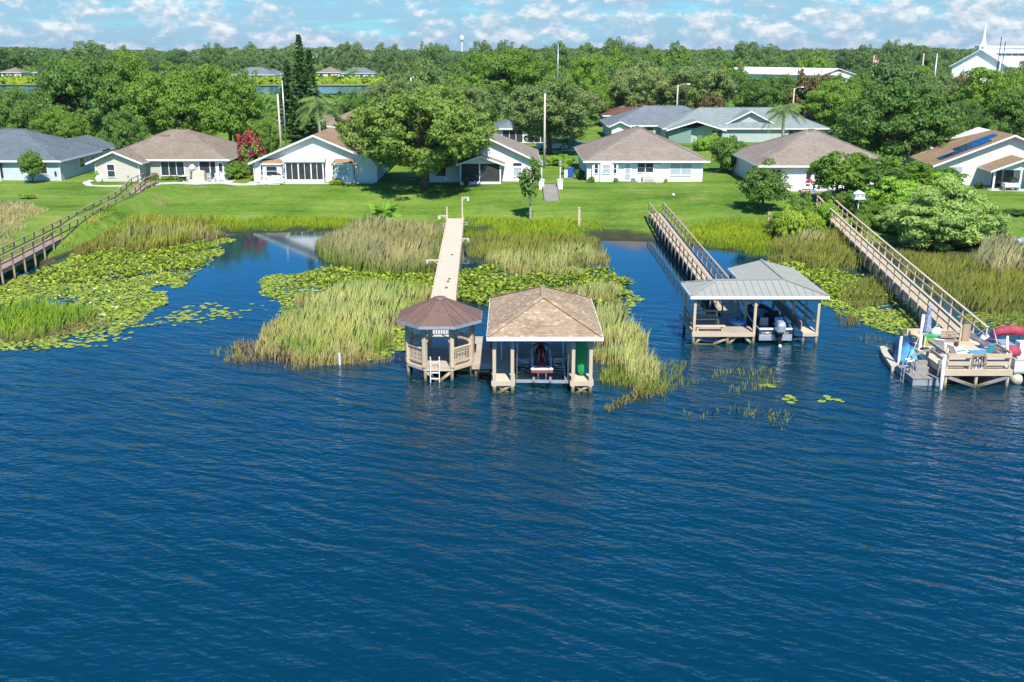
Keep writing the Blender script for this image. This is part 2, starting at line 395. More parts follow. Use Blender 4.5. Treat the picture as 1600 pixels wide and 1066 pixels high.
kind('oakA', 'oak_tree', [cm('oak_crown', 'lf_oak', 420, 52000, .025, .08, 1, (.05, .145), .72), cm('oak_crown', 'lf_oak', 400, 46000, .025, .10, 61, (.05, .145), .72)], trunk_mesh('oak_trunk', 'bark', .28, .055, 7, 1))
kind('oakB', 'oak_tree', [cm('grey_oak_crown', 'lf_oakgrey', 340, 36000, .028, .06, 2, (.055, .16)), cm('grey_oak_crown', 'lf_oakgrey', 300, 34000, .028, .06, 62, (.055, .16))], trunk_mesh('grey_oak_trunk', 'bark', .25, .05, 6, 2))
kind('brA', 'broadleaf_tree', [cm('bright_crown', 'lf_bright', 300, 34000, .029, .06, 3, (.06, .17)), cm('bright_crown', 'lf_bright', 240, 32000, .030, .06, 13, (.07, .19))], trunk_mesh('bright_trunk', 'bark', .25, .045, 6, 3))
kind('dkA', 'broadleaf_tree', [cm('dark_crown', 'lf_dark', 280, 32000, .029, .05, 4, (.06, .17)), cm('dark_crown', 'lf_dark', 230, 30000, .030, .05, 14, (.07, .19))], trunk_mesh('dark_trunk', 'bark', .25, .045, 6, 4))
kind('far', 'broadleaf_tree', [cm('far_crown', 'lf_far', 120 + 25 * i, 8000, .052, .02, 20 + i, (.09, .22), .6) for i in range(5)], trunk_mesh('far_trunk', 'bark', .2, .045, 4, 5))
kind('farbright', 'broadleaf_tree', [cm('far_bright_crown', 'lf_bright', 120, 8000, .052, .02, 30 + i, (.09, .22), .6) for i in range(2)], trunk_mesh('far_bright_trunk', 'bark', .2, .045, 4, 6))
kind('fardark', 'broadleaf_tree', [cm('far_dark_crown', 'lf_dark', 120, 8000, .052, .02, 33 + i, (.09, .22), .6) for i in range(2)], trunk_mesh('far_dark_trunk', 'bark', .2, .045, 4, 7))
kind('rust', 'broadleaf_tree', [cm('rusty_crown', 'lf_rust', 80, 6000, .06, .06, 36, (.12, .26), .6)], trunk_mesh('rusty_trunk', 'bark', .2, .045, 4, 8))
kind('small', 'small_tree', [cm('small_crown', 'lf_bright', 90, 9000, .054, .16, 40, (.09, .24), .55), cm('small_crown', 'lf_dark', 90, 9500, .052, .16, 41, (.09, .24), .5)], trunk_mesh('small_trunk', 'bark', .42, .05, 5, 9))
kind('sapling', 'sapling', [cm('sapling_crown', 'lf_yellow', 22, 900, .15, .35, 42, (.2, .4), .6)], trunk_mesh('sapling_trunk', 'bark', .5, .05, 4, 10))
kind('slim', 'slim_tree', [cm('slim_crown', 'lf_dark', 30, 900, .17, .36, 43, (.14, .34), .24)], trunk_mesh('slim_trunk', 'palebark', .62, .09, 4, 11))
_sh = lambda mat, i, n=6500: cm('shrub_foliage', mat, 90, int(n * 1.4), .05, -.12, i, (.10, .26), 1.0)
kind('shrub', 'shrub', [_sh('lf_hedge', 44), _sh('lf_bright', 45), _sh('lf_dark', 46), _sh('lf_yellow', 47), _sh('lf_rust', 48, 4500)], trunk_mesh('shrub_stem', 'bark', .15, .035, 6, 12), 'foliage', 'stem')
kind('willow', 'willow_shrub', [cm('willow_foliage', 'lf_willow', 260, 34000, .024, -.08, 49, (.06, .17), .9, asp=3.2)], trunk_mesh('willow_stem', 'bark', .2, .03, 9, 13), 'foliage', 'stem')
kind('cypress', 'cypress_tree', [cm('cypress_crown', 'lf_dark', 40, 2500, .25, .02, 50, (.3, .5), .13)], trunk_mesh('cypress_trunk', 'bark', .12, .1, 3, 14))
kind('myrtle', 'crape_myrtle', [cm('myrtle_crown', 'lf_oak', 60, 3200, .075, .04, 51, (.12, .26), .45)], trunk_mesh('myrtle_trunk', 'palebark', .3, .04, 7, 15))
MYRTLE_BLOOM = cm('myrtle_blossom', 'lf_red', 46, 1900, .075, .22, 52, (.10, .24), .45)
def tree(k, px, Y, top, wpx, label=None, var=0, group=None, cat='tree', base=None, depth=1.0, x=None, hw=None, htop=None):
    name, crowns, trunk, cp, tp = KIND[k]
    X = x if x is not None else xat(px, Y)
    zb = float(gz(X, Y)) if base is None else base
    zt = zat(top, Y) if htop is None else zb + htop
    w = wpx / sc_at(Y, (zb + zt) / 2) / 2 if hw is None else hw
    h = max(zt - zb, .3)
    r = E(name, label, cat, (X, Y, zb), random.uniform(0, 6.28) if depth == 1.0 else 0, group)
    s = (w, w * depth, h)
    c = O(cp, crowns[var % len(crowns)], None, r); c.scale = s
    t = O(tp, trunk, None, r); q_ = w if k in ('slim', 'cypress') else max(w, h * .35); t.scale = (q_, q_, h)
    return r
# ------------------------------------------------------------------ setting: terrain, lake, pond
def lines(*segs):
    out = []
    for a, b, st in segs: out += list(np.arange(a, b, st))
    return np.array(out)
gx = lines((-6000, -1000, 1000), (-1000, -200, 100), (-200, -110, 15), (-110, 110, 2), (110, 200, 15), (200, 1000, 100), (1000, 6001, 1000))
gy = lines((62, 138, 1.0), (138, 300, 6), (300, 1000, 35), (1000, 9001, 800))
XX, YY = np.meshgrid(gx, gy); ZZ = gz(XX, YY)
ZZ = ZZ + np.where((YY - shore(XX) > 1) & (YY < 140), .05 * np.sin(XX * .31 + YY * .23) * np.sin(XX * .13 - YY * .41), 0)
nx_, ny_ = len(gx), len(gy)
V = np.stack([XX.ravel(), YY.ravel(), ZZ.ravel()], 1)
me = bpy.data.meshes.new('lawn')
ii = np.arange((ny_ - 1) * (nx_ - 1)); a = (ii // (nx_ - 1)) * nx_ + ii % (nx_ - 1)
me.from_pydata(V.tolist(), [], np.stack([a, a + 1, a + nx_ + 1, a + nx_], 1).tolist()); me.polygons.foreach_set('use_smooth', [True] * len(me.polygons))
m, t, b = new_mat('mown_grass')
n1 = noise(t, .16, 6); n2 = noise(t, 1.9, 8, rough=.75); n3 = noise(t, 14, 4)
mp = nn(t, 'ShaderNodeMapping'); g_ = nn(t, 'ShaderNodeNewGeometry'); t.links.new(g_.outputs['Position'], mp.inputs[0]); mp.inputs['Scale'].default_value = (.02, .55, .1)
n4 = noise(t, 1.0, 3, mp.outputs[0])
f = math_n(t, 'ADD', math_n(t, 'ADD', math_n(t, 'MULTIPLY', n1, .5), math_n(t, 'MULTIPLY', n2, .42)), math_n(t, 'MULTIPLY', n4, .4))
c = ramp(t, f, [(.50, (.050, .112, .012)), (.61, (.105, .190, .020)), (.70, (.150, .240, .034)), (.81, (.245, .285, .060))])
dry = math_n(t, 'MULTIPLY', math_n(t, 'SUBTRACT', noise(t, .28, 7, rough=.68), .575), 9, clamp=True)
c = mixc(t, math_n(t, 'MULTIPLY', dry, .7), c, (.27, .215, .095))
sx = nn(t, 'ShaderNodeSeparateXYZ'); t.links.new(g_.outputs['Position'], sx.inputs[0])
mudf = math_n(t, 'ADD', sx.outputs[2], math_n(t, 'MULTIPLY', math_n(t, 'SUBTRACT', noise(t, .5, 4), .5), .35))
c = mixc(t, ramp(t, mudf, [(.0, 1), (.16, .75), (.24, 0)]), c, (.040, .036, .026))
setc(t, b, c); b.inputs['Roughness'].default_value = .95; b.inputs['Specular IOR Level'].default_value = .1
bump(t, b, math_n(t, 'ADD', n3, n2), .6, .06)
me.materials.append(m); lawn = bpy.data.objects.new('lawn', me); COL.objects.link(lawn); lawn['kind'] = 'structure'

m, t, b = new_mat('lake_water')
g_ = nn(t, 'ShaderNodeNewGeometry'); sx = nn(t, 'ShaderNodeSeparateXYZ'); t.links.new(g_.outputs['Position'], sx.inputs[0])
def wave_noise(sc, rot, detail, rough=.5, dist=0.0):
    mp = nn(t, 'ShaderNodeMapping', vector_type='TEXTURE'); t.links.new(g_.outputs['Position'], mp.inputs[0]); mp.inputs['Scale'].default_value = (1 / sc[0], 1 / sc[1], 1); mp.inputs['Rotation'].default_value = (0, 0, R(rot))
    n = nn(t, 'ShaderNodeTexNoise', i_Scale=1.0, i_Detail=detail, i_Roughness=rough, i_Distortion=dist); t.links.new(mp.outputs[0], n.inputs['Vector']); return n.outputs['Fac']
def ridged(x): return math_n(t, 'POWER', math_n(t, 'SUBTRACT', 1.0, math_n(t, 'ABSOLUTE', math_n(t, 'SUBTRACT', math_n(t, 'MULTIPLY', x, 2.0), 1.0))), 2.0)
w1 = wave_noise((.36, 1.05), -21, 2, .45, .4); w2 = wave_noise((1.9, 5.0), 6, 3, .5, .3); w4 = wave_noise((.7, 2.2), -36, 2, .5, .25); w3 = wave_noise((.07, .11), 30, 2)
h = math_n(t, 'ADD', math_n(t, 'ADD', math_n(t, 'MULTIPLY', w1, .72), math_n(t, 'MULTIPLY', w2, .17)), math_n(t, 'MULTIPLY', w4, .30))
calm = ramp(t, math_n(t, 'DIVIDE', math_n(t, 'ADD', sx.outputs[1], math_n(t, 'MULTIPLY', math_n(t, 'SUBTRACT', w3, .5), 14)), 100.0), [(.47, 1.0), (.58, .42), (.70, .08), (.80, .02)])
bn = nn(t, 'ShaderNodeBump', i_Strength=1.0); t.links.new(h, bn.inputs['Height'])
t.links.new(math_n(t, 'MULTIPLY', math_n(t, 'MULTIPLY', calm, math_n(t, 'ADD', .6, math_n(t, 'MULTIPLY', w3, .8))), .25), bn.inputs['Distance'])
t.links.new(bn.outputs[0], b.inputs['Normal'])
setc(t, b, mixc(t, w3, (.0001, .0245, .043), (.0002, .033, .060)))
b.inputs['Roughness'].default_value = .06; b.inputs['IOR'].default_value = 1.62; b.inputs['Specular IOR Level'].default_value = .5
M['water'] = m
wy = lines((-200, 20, 40), (20, 115, 5)); mb = MB()
for y0, y1 in zip(wy[:-1], wy[1:]):
    for x0, x1 in ((-3000, -120), (-120, 0), (0, 120), (120, 3000)): mb.poly((x0, y0, 0), (x1, y0, 0), (x1, y1, 0), (x0, y1, 0))
O('lake', mb, 'water', kind='structure')
# far pond behind the houses
def flat_ground_poly(name, pts, mat, dz, kind='structure'):
    mb = MB(); ctr = sum((Vector(p) for p in pts), Vector()) / len(pts)
    mb.poly(*[(p[0], p[1], float(gz(p[0], p[1])) + dz) for p in pts]); return O(name, mb, mat, kind=kind)
M['pondwater'] = simple('pond_water', (.012, .07, .14), .12, var=.2, scale=.05, spec=.5)
mb = MB(); zp = 2.42
ang = np.linspace(0, 2 * math.pi, 40, endpoint=False)
mb.poly(*[(-115 + 150 * math.cos(q) * (1 + .1 * math.sin(3 * q)), 372 + 42 * math.sin(q) * (1 + .12 * math.cos(2 * q)), zp + .25) for q in ang]); O('pond', mb, 'pondwater', kind='structure')
M['bank'] = simple('reedy_bank_grass', (.20, .26, .06), .95, var=.4, scale=.06)
mb = MB()
mb.poly(*[(-115 + 175 * math.cos(q), 445 + 42 * math.sin(q), 2.95 + .35 * (1 if math.sin(q) > -.3 else 0)) for q in ang]); O('pond_bank', mb, 'bank', kind='structure')

# concrete walks beside house
def strip(name, pts, w, mat):
    mb = MB(); prev = None
    for i, p in enumerate(pts):
        p = Vector(p); d = (Vector(pts[min(i + 1, len(pts) - 1)]) - Vector(pts[max(i - 1, 0)])); d.z = 0; d.normalize(); n = Vector((-d.y, d.x, 0)) * w / 2
        cur = [p + n, p - n]
        cur = [Vector((q.x, q.y, float(gz(q.x, q.y)) + .06)) for q in cur]
        if prev:
            lo = [q - Vector((0, 0, .3)) for q in prev + cur]
            mb.poly(prev[0], prev[1], cur[1], cur[0]); mb.poly(prev[1], lo[1], lo[3], cur[1]); mb.poly(prev[0], cur[0], lo[2], lo[0])
        prev = cur
    return O(name, mb, mat, kind='structure')
strip('garden_path', [G(x, y) for x, y in ((148, 281), (134, 286), (140, 290.5), (165, 291.5), (195, 291))], .8, 'conc')
strip('garden_path', [G(x, y) for x, y in ((238, 290), (252, 287), (275, 286), (310, 287), (345, 286), (375, 289), (402, 288))], 1.0, 'conc')

# ------------------------------------------------------------------ houses
FASC = 'trim'
def window(par, x0, x1, z0, z1, y=0, face='front', nx=1, nz=2, pane='glass', name='window', fr=.08):
    mb = MB(); pb = MB()
    def bx(m_, a0, a1, b0, b1, d0, d1):
        if face == 'front': m_.b2(a0, a1, y - d1, y - d0, b0, b1)
        elif face == 'left': m_.b2(y - d1, y - d0, a0, a1, b0, b1)
        else: m_.b2(y + d0, y + d1, a0, a1, b0, b1)
    bx(mb, x0 - fr, x0, z0 - fr, z1 + fr, -.02, .06); bx(mb, x1, x1 + fr, z0 - fr, z1 + fr, -.02, .06); bx(mb, x0, x1, z1, z1 + fr, -.02, .06); bx(mb, x0, x1, z0 - fr, z0, -.02, .09)
    for i in range(1, nx): c = x0 + (x1 - x0) * i / nx; bx(mb, c - .04, c + .04, z0, z1, -.02, .05)
    for i in range(1, nz): c = z0 + (z1 - z0) * i / nz; bx(mb, x0, x1, c - .025, c + .025, -.02, .045)
    bx(pb, x0, x1, z0, z1, -.01, .02)
    w = O(name, mb, 'trim', par); O('pane', pb, pane, w); return w
def hip_roof(par, x0, x1, y0, y1, z, pitch, mat, fh=.2, name='roof', fascia=True):
    mb = MB(); w, d = x1 - x0, y1 - y0
    if w >= d: h = d / 2 * pitch; r0 = (x0 + d / 2, (y0 + y1) / 2, z + h); r1 = (x1 - d / 2, (y0 + y1) / 2, z + h); 
    else: h = w / 2 * pitch; r0 = ((x0 + x1) / 2, y0 + w / 2, z + h); r1 = ((x0 + x1) / 2, y1 - w / 2, z + h)
    A, B, C, D = (x0, y0, z), (x1, y0, z), (x1, y1, z), (x0, y1, z)
    if w >= d: mb.poly(A, B, r1, r0); mb.poly(B, C, r1); mb.poly(C, D, r0, r1); mb.poly(D, A, r0); 
    else: mb.poly(A, B, r0); mb.poly(B, C, r1, r0); mb.poly(C, D, r1); mb.poly(D, A, r0, r1)
    mb.poly(*[(p[0], p[1], z - fh) for p in (D, C, B, A)])
    ro = O(name, mb, mat, par, uv=True)
    if fascia:
        fb = MB(); fb.b2(x0 - .02, x1 + .02, y0 - .03, y0, z - fh, z + .01); fb.b2(x0 - .02, x1 + .02, y1, y1 + .03, z - fh, z + .01)
        fb.b2(x0 - .03, x0, y0, y1, z - fh, z + .01); fb.b2(x1, x1 + .03, y0, y1, z - fh, z + .01); O('fascia', fb, FASC, par)
    # hip and ridge caps
    cb = MB(); L = [(A, r0), (D, r0), (B, r1), (C, r1), (r0, r1)] if w >= d else [(A, r0), (B, r0), (C, r1), (D, r1), (r0, r1)]
    for p, q in L:
        if (Vector(p) - Vector(q)).length > .3: cb.beam(Vector(p) + Vector((0, 0, .015)), Vector(q) + Vector((0, 0, .015)), .22, .05)
    O('ridge_cap', cb, mat, ro, uv=True); return ro
def gable_roof(par, x0, x1, y0, y1, z, pitch, mat, back='gable', th=.14, fascia=True, name='roof'):
    xm = (x0 + x1) / 2; h = (x1 - x0) / 2 * pitch; mb = MB()
    yr = y1 - (x1 - x0) / 2 if back == 'hip' else y1
    for dz, flip in ((0, 0), (-th, 1)):
        A, B, C, Rr, D, E_ = (x0, y0, z + dz), (xm, y0, z + h + dz), (x1, y0, z + dz), (xm, yr, z + h + dz), (x1, y1, z + dz), (x0, y1, z + dz)
        fs = [(A, B, Rr, E_), (B, C, D, Rr)] + ([(D, E_, Rr)] if back == 'hip' else [])
        for f_ in fs: mb.poly(*(reversed(f_) if flip else f_))
    ro = O(name, mb, mat, par, uv=True)
    if fascia:
        fb = MB(); dd = -.02
        for a_, b_ in (((x0, z), (xm, z + h)), ((x1, z), (xm, z + h))):
            fb.add([(a_[0], y0 - .03, a_[1] + .01), (b_[0], y0 - .03, b_[1] + .01), (b_[0], y0 - .03, b_[1] - .2), (a_[0], y0 - .03, a_[1] - .2),
                    (a_[0], y0, a_[1] + .01), (b_[0], y0, b_[1] + .01), (b_[0], y0, b_[1] - .2), (a_[0], y0, a_[1] - .2)],
                   [(0, 1, 2, 3), (7, 6, 5, 4), (0, 4, 5, 1), (3, 2, 6, 7), (0, 3, 7, 4), (1, 5, 6, 2)])
        fb.b2(x0 - .03, x0, y0, y1, z - .16, z + .01); fb.b2(x1, x1 + .03, y0, y1, z - .16, z + .01); O('fascia', fb, FASC, par)
    return ro
def gable_wall(par, x0, x1, y0, y1, z0, z1, pitch, mat, name='wall'):
    xm = (x0 + x1) / 2
    return O(name, MB().prism([(x0, z0), (x1, z0), (x1, z1), (xm, z1 + (x1 - x0) / 2 * pitch), (x0, z1)], y0, y1, 'y'), mat, par, uv=True)
def box_wall(par, x0, x1, y0, y1, z0, z1, mat, name='wall'): return O(name, MB().b2(x0, x1, y0, y1, z0, z1), mat, par, uv=True)
def corner(par, x, y, z1, name='corner_trim'): O(name, MB().b2(x - .07, x + .07, y - .03, y + .1, -.2, z1), 'trim', par)
def roof_vent(par, p, s=(.5, .35, .14), mat='mulch', name='roof_vent'): O(name, MB().box(p, s, taper=.8), mat, par)
def pipe(par, p, h=.35): O('vent_pipe', MB().cyl(p, (p[0], p[1], p[2] + h), .05), 'galv', par)
def door(par, x0, x1, z0, z1, y, pane='glass'):
    d = O('door', MB().b2(x0 - .07, x1 + .07, y - .05, y + .02, z0, z1 + .07), 'trim', par)
    O('door_pane', MB().b2(x0 + .1, x1 - .1, y - .07, y - .04, z0 + .95, z1 - .12).b2(x0 + .1, x1 - .1, y - .07, y - .04, z0 + .2, z0 + .85), pane, d)
    O('handle', MB().box((x1 - .02, y - .09, z0 + .95), (.05, .06, .12)), 'galv', d); return d
ZB = 1.9
M['sh_tan'] = shingle('tan_shingles', (.315, .25, .185)); M['sh_beige'] = shingle('beige_shingles', (.345, .285, .22))
M['sh_grey'] = shingle('blue_grey_shingles', (.165, .20, .215)); M['sh_orange'] = shingle('orange_brown_shingles', (.40, .27, .155))
M['sh_green'] = shingle('grey_green_shingles', (.30, .345, .325)); M['sh_red'] = shingle('red_brown_shingles', (0.194, 0.101, 0.072)); M['sh_mid'] = shingle('grey_shingles', (.22, .245, .265))
M['w_blue'] = stucco('pale_blue_stucco', (.56, .61, .63)); M['w_tan'] = siding('tan_lap_siding', (.60, .555, .46)); M['w_white'] = stucco('white_stucco', (.80, .80, .78)); M['w_whiteside'] = siding('white_lap_siding', (.78, .78, .75))
M['w_cream'] = stucco('cream_stucco', (.76, .735, .66)); M['w_teal'] = stucco('pale_teal_stucco', (.45, .495, .475)); M['w_green'] = stucco('green_stucco', (.21, .31, .26)); M['w_off'] = stucco('offwhite_stucco', (.72, .71, .67))

def house(label, X, Y, rz=0): return E('house', label, 'house', (X, Y, ZB), rz)
# H1 pale blue house, left edge
h = house('pale blue house with a blue-grey hip roof at the left edge of the lawn', -68.2, 115.6); W1 = 15.9
box_wall(h, 0, W1, 0, 13.4, -.4, 2.36, 'w_blue'); hip_roof(h, -.5, W1 + .5, -.5, 13.9, 2.4, .42, 'sh_grey')
box_wall(h, 0, W1 + .12, 12.4, 17.0, -.4, 2.3, 'w_blue', 'rear_wall'); gable_roof(h, 8.2, W1 + .5, 11.5, 17.4, 2.4, .36, 'sh_grey', name='rear_roof')
corner(h, W1, 0, 2.3); corner(h, W1 - 4.0, 0, 2.3); window(h, W1 - 4.0 + 1.0, W1 - 1.45, .85, 2.05, 0, nx=2, nz=1); window(h, 5.6, 6.7, .9, 2.0, W1, 'right', 1, 2); window(h, 9.2, 9.7, .9, 2.0, W1, 'right', 1, 2)
p = O('screen_porch', MB().b2(-2, W1 - 6.55, -.85, -.7, -.3, .35).b2(-2, W1 - 6.55, -.85, -.7, 2.12, 2.38).b2(W1 - 6.7, W1 - 6.5, -.86, -.7, -.3, 2.38).b2(W1 - 8.7, W1 - 8.55, -.86, -.7, .35, 2.2), 'trim', h)
O('porch_screen', MB().b2(-2, W1 - 6.7, -.79, -.76, .35, 2.12).b2(W1 - 6.62, W1 - 6.58, -.7, 0, .35, 2.12), 'screen', p); O('porch_side', MB().b2(W1 - 6.7, W1 - 6.5, -.7, 0, -.3, .35), 'trim', p); O('porch_beam', MB().b2(W1 - 6.7, W1 - 6.5, -.7, 0, 2.12, 2.38), 'trim', p)
for q in ((W1 - 10.4, 4.3, 4.5),): roof_vent(h, q, (.8, .5, .25), 'dark')
pipe(h, (W1 - 2.3, 2.4, 3.5)); pipe(h, (W1 - .9, 6, 2.8)); O('wall_ornament', MB().ell((W1 - .5, -.06, .85), (.14, .05, .32)), 'navy', h)
# H2 tan house
h = house('tan lap-sided house with a front gable wing at the head of the longest railed boardwalk', -47.7, 114.6); 
gable_wall(h, 0, 4.95, 0, 6, -.4, 2.3, .42, 'w_tan', 'wing_wall'); gable_roof(h, -.85, 5.55, -.55, 6.5, 2.22, .42, 'sh_tan', name='wing_roof')
box_wall(h, .1, 14.4, 2.4, 14.6, -.4, 2.36, 'w_tan'); hip_roof(h, -.5, 14.9, 1.85, 15.1, 2.4, .44, 'sh_tan')
corner(h, 0, 0, 2.1); corner(h, 4.95, 0, 2.1); window(h, 1.35, 2.15, .62, 2.0, 0); O('wall_lamp', MB().box((3.65, -.06, .75), (.16, .12, .2)), 'galv', h)
window(h, 6.7, 9.35, .5, 2.05, 2.4, nx=3, nz=1); 
w_ = O('sliding_door', MB().b2(11.05, 11.2, 2.33, 2.42, -.1, 2.2).b2(12.35, 12.45, 2.33, 2.42, 0, 2.1).b2(13.05, 13.2, 2.33, 2.42, -.1, 2.2).b2(11.2, 13.05, 2.33, 2.42, 2.1, 2.2), 'trim', h); O('pane', MB().b2(11.2, 12.35, 2.36, 2.39, 0, 2.1).b2(12.45, 13.05, 2.36, 2.39, 0, 2.1), 'screen', w_)
door(h, 13.35, 13.95, 0, 2.0, 2.36, 'screen'); corner(h, 14.4, 2.4, 2.3)
roof_vent(h, (5.9, 7.0, 4.75), (1.3, .35, .16)); roof_vent(h, (3.6, 1.0, 2.98), (.5, .4, .2)); pipe(h, (2.9, 2.2, 3.2)); O('patio_slab', MB().b2(9.5, 15.5, -.6, 2.38, -.5, .03), 'conc', h)
# H3 white gable house, orange roof
h = house('white gabled house with an orange-brown roof and a wide dark screen room', -29.6, 115.0); W3 = 14.0
gable_wall(h, 0, W3, 0, 15, -.4, 2.34, .42, 'w_white'); gable_roof(h, -.55, W3 + .55, -.6, 19.0, 2.18, .42, 'sh_orange', 'hip')
O('rear_wall', MB().b2(.3, W3 - .3, 15, 18.2, -.4, 2.2), 'w_white', h)
for x0 in (.75, 9.0):
    bw = 2.7
    O('bay_wall', MB().prism([(x0, 0), (x0 + .35, -.55), (x0 + bw - .35, -.55), (x0 + bw, 0)], -.4, 2.08, 'z'), 'w_white', h)
    bm = MB(); e = .18; A = [(x0 - e, 0, 2.08), (x0 + .3, -.75, 2.08), (x0 + bw - .3, -.75, 2.08), (x0 + bw + e, 0, 2.08)]; T = [(x0 + .4, 0, 2.62), (x0 + bw - .4, 0, 2.62)]
    bm.poly(A[0], A[1], T[0]); bm.poly(A[1], A[2], T[1], T[0]); bm.poly(A[2], A[3], T[1]); bm.poly(*A[::-1]); O('bay_roof', bm, 'sh_orange', h, uv=True)
    fb = MB(); fb.beam(A[0], A[1], .04, .12); fb.beam(A[1], A[2], .04, .12); fb.beam(A[2], A[3], .04, .12); O('bay_fascia', fb, 'trim', h)
    window(h, x0 + .75, x0 + bw - .75, .75, 1.8, -.55, nx=1, nz=2, pane='blind' if x0 > 5 else 'glass'); 
    for xx in (x0 + .05, x0 + bw - .37): window(h, xx, xx + .3, .75, 1.8, -.3, nx=1, nz=2)
sr = O('screen_room', MB().b2(3.75, 8.15, -1.15, -1.05, -.4, .4).b2(3.75, 8.15, -1.15, -1.05, 2.22, 2.5).b2(8.05, 8.15, -1.05, 0, -.4, .4).b2(8.05, 8.15, -1.05, 0, 2.2, 2.45).b2(3.75, 3.85, -1.05, 0, -.4, 2.45), 'w_white', h)
for x0 in (3.75, 5.2, 6.65, 8.02): O('screen_post', MB().b2(x0, x0 + .13, -1.16, -1.04, .4, 2.22), 'trim', sr)
for x0 in (4.5, 5.95, 7.35): O('screen_mullion', MB().b2(x0, x0 + .06, -1.13, -1.07, .4, 2.22), 'trim', sr)
O('screen_panel', MB().b2(3.88, 8.02, -1.105, -1.095, .4, 2.22).b2(8.09, 8.11, -1.04, 0, .4, 2.2), 'screen', sr)
rm = MB(); rm.poly((3.6, -1.3, 2.48), (8.3, -1.3, 2.48), (8.3, 0, 2.85), (3.6, 0, 2.85)); rm.poly((3.6, 0, 2.77), (8.3, 0, 2.77), (8.3, -1.3, 2.40), (3.6, -1.3, 2.40)); rm.b2(3.58, 8.32, -1.33, -1.3, 2.38, 2.5); rm.poly((8.3, -1.3, 2.48), (8.3, -1.3, 2.40), (8.3, 0, 2.77), (8.3, 0, 2.85)); O('screen_room_roof', rm, 'white', h)
O('patio_slab', MB().b2(-.6, 3.2, -1.8, -.02, -.5, .02).b2(3.2, 9.2, -1.35, -1.16, -.5, .0).b2(9.0, 13.8, -.9, -.56, -.5, 0), 'conc', h); O('gutter_pipe', MB().tube([(-.5, -.4, 2.1), (-.1, -.1, 1.9), (-.06, -.06, .1)], .05, 6).tube([(W3 + .4, -.4, 2.1), (W3 + .1, -.1, 1.9), (W3 + .06, -.06, .1)], .05, 6), 'trim', h)
# H4 white gable house behind oak
h = house('white gabled house half hidden behind the large shade oak', -9.8, 115.4); W4 = 12.2
gable_wall(h, 0, W4, 0, 13, -.4, 2.34, .47, 'w_whiteside'); gable_roof(h, -.6, W4 + .9, -.6, 15.5, 2.2, .47, 'sh_beige', 'hip'); O('rear_wall', MB().b2(.3, W4 - .3, 13, 14.6, -.4, 2.2), 'w_whiteside', h)
gable_wall(h, 3.9, 8.55, -2.2, 0.0, 2.25, 2.3, .36, 'w_whiteside', 'porch_gable'); gable_roof(h, 3.5, 9.0, -2.6, 0, 2.2, .36, 'sh_beige', name='porch_roof')
sr = O('screen_porch', MB().b2(3.9, 8.55, -2.2, -2.08, -.4, .22).b2(8.43, 8.55, -2.08, 0, -.4, .22).b2(3.9, 4.02, -2.08, 0, -.4, .22), 'w_white', h)
for x0 in (3.9, 6.05, 8.4): O('porch_post', MB().b2(x0, x0 + .15, -2.21, -2.06, .22, 2.25), 'trim', sr)
O('porch_screen', MB().b2(4.05, 8.4, -2.14, -2.13, .22, 2.25).b2(8.48, 8.5, -2.05, 0, .22, 2.25), 'screen', sr)
window(h, 10.0, 10.85, .6, 1.55, 0, nz=1, pane='blind'); O('shutter_box', MB().b2(9.95, 10.9, -.14, 0, 1.9, 2.08), 'dark', h); window(h, .95, 2.15, .6, 1.6, 0, nz=1)
pipe(h, (9.5, 5, 3.9)); pipe(h, (10.8, 3.4, 3.2)); O('gutter_pipe', MB().tube([(W4 + .8, -.5, 2.15), (W4 + .12, -.1, 1.95), (W4 + .06, -.06, .1)], .05, 6), 'trim', h)
# H5 white hip house
h = house('white house with a broad beige hip roof and a white patio door', 8.7, 115.2); W5 = 13.2
box_wall(h, 0, W5, 0, 16, -.4, 2.36, 'w_white'); hip_roof(h, -.55, W5 + .75, -.55, 16.6, 2.4, .44, 'sh_beige')
box_wall(h, .5, 3.5, -.35, 0, -.4, 2.18, 'w_white', 'bay_wall')
O('bay_wall', MB().prism([(1.25, -.35), (1.45, -.6), (2.75, -.6), (2.95, -.35)], -.4, 2.15, 'z'), 'w_white', h)
window(h, .8, 1.15, 1.0, 2.0, -.35); window(h, 1.65, 2.5, 1.0, 2.0, -.6, pane='blind'); window(h, 2.98, 3.28, 1.0, 2.0, -.35)
door(h, 4.25, 5.0, 0, 2.1, 0, 'blind'); window(h, 5.75, 7.55, 1.05, 2.1, 0, nx=2, nz=2, pane='glass'); window(h, 9.55, 11.95, .75, 2.1, 0, nx=2, nz=2, pane='blind')
O('shadow_strip', MB().b2(5.3, 8.4, -.24, -.02, 2.08, 2.2), 'navy', h); corner(h, 0, 0, 2.3); corner(h, W5, 0, 2.3); O('patio_slab', MB().b2(3.6, 8.6, -.9, -.02, -.5, .02), 'conc', h)  # navy trim strip over the double window stands in for dark awning shadow
for q in ((4.1, 9.5, 4.15), (1.7, 6.2, 3.35), (5.6, 12.3, 5.0)): roof_vent(h, q, (.4, .4, .2))
pipe(h, (2.6, 8.6, 3.6)); roof_vent(h, (6.9, 7.7, 5.55), (.9, .4, .2))
for i in range(3): window(h, 3.5 + i * 2.6, 4.3 + i * 2.6, 1.0, 2.0, 0, 'left')
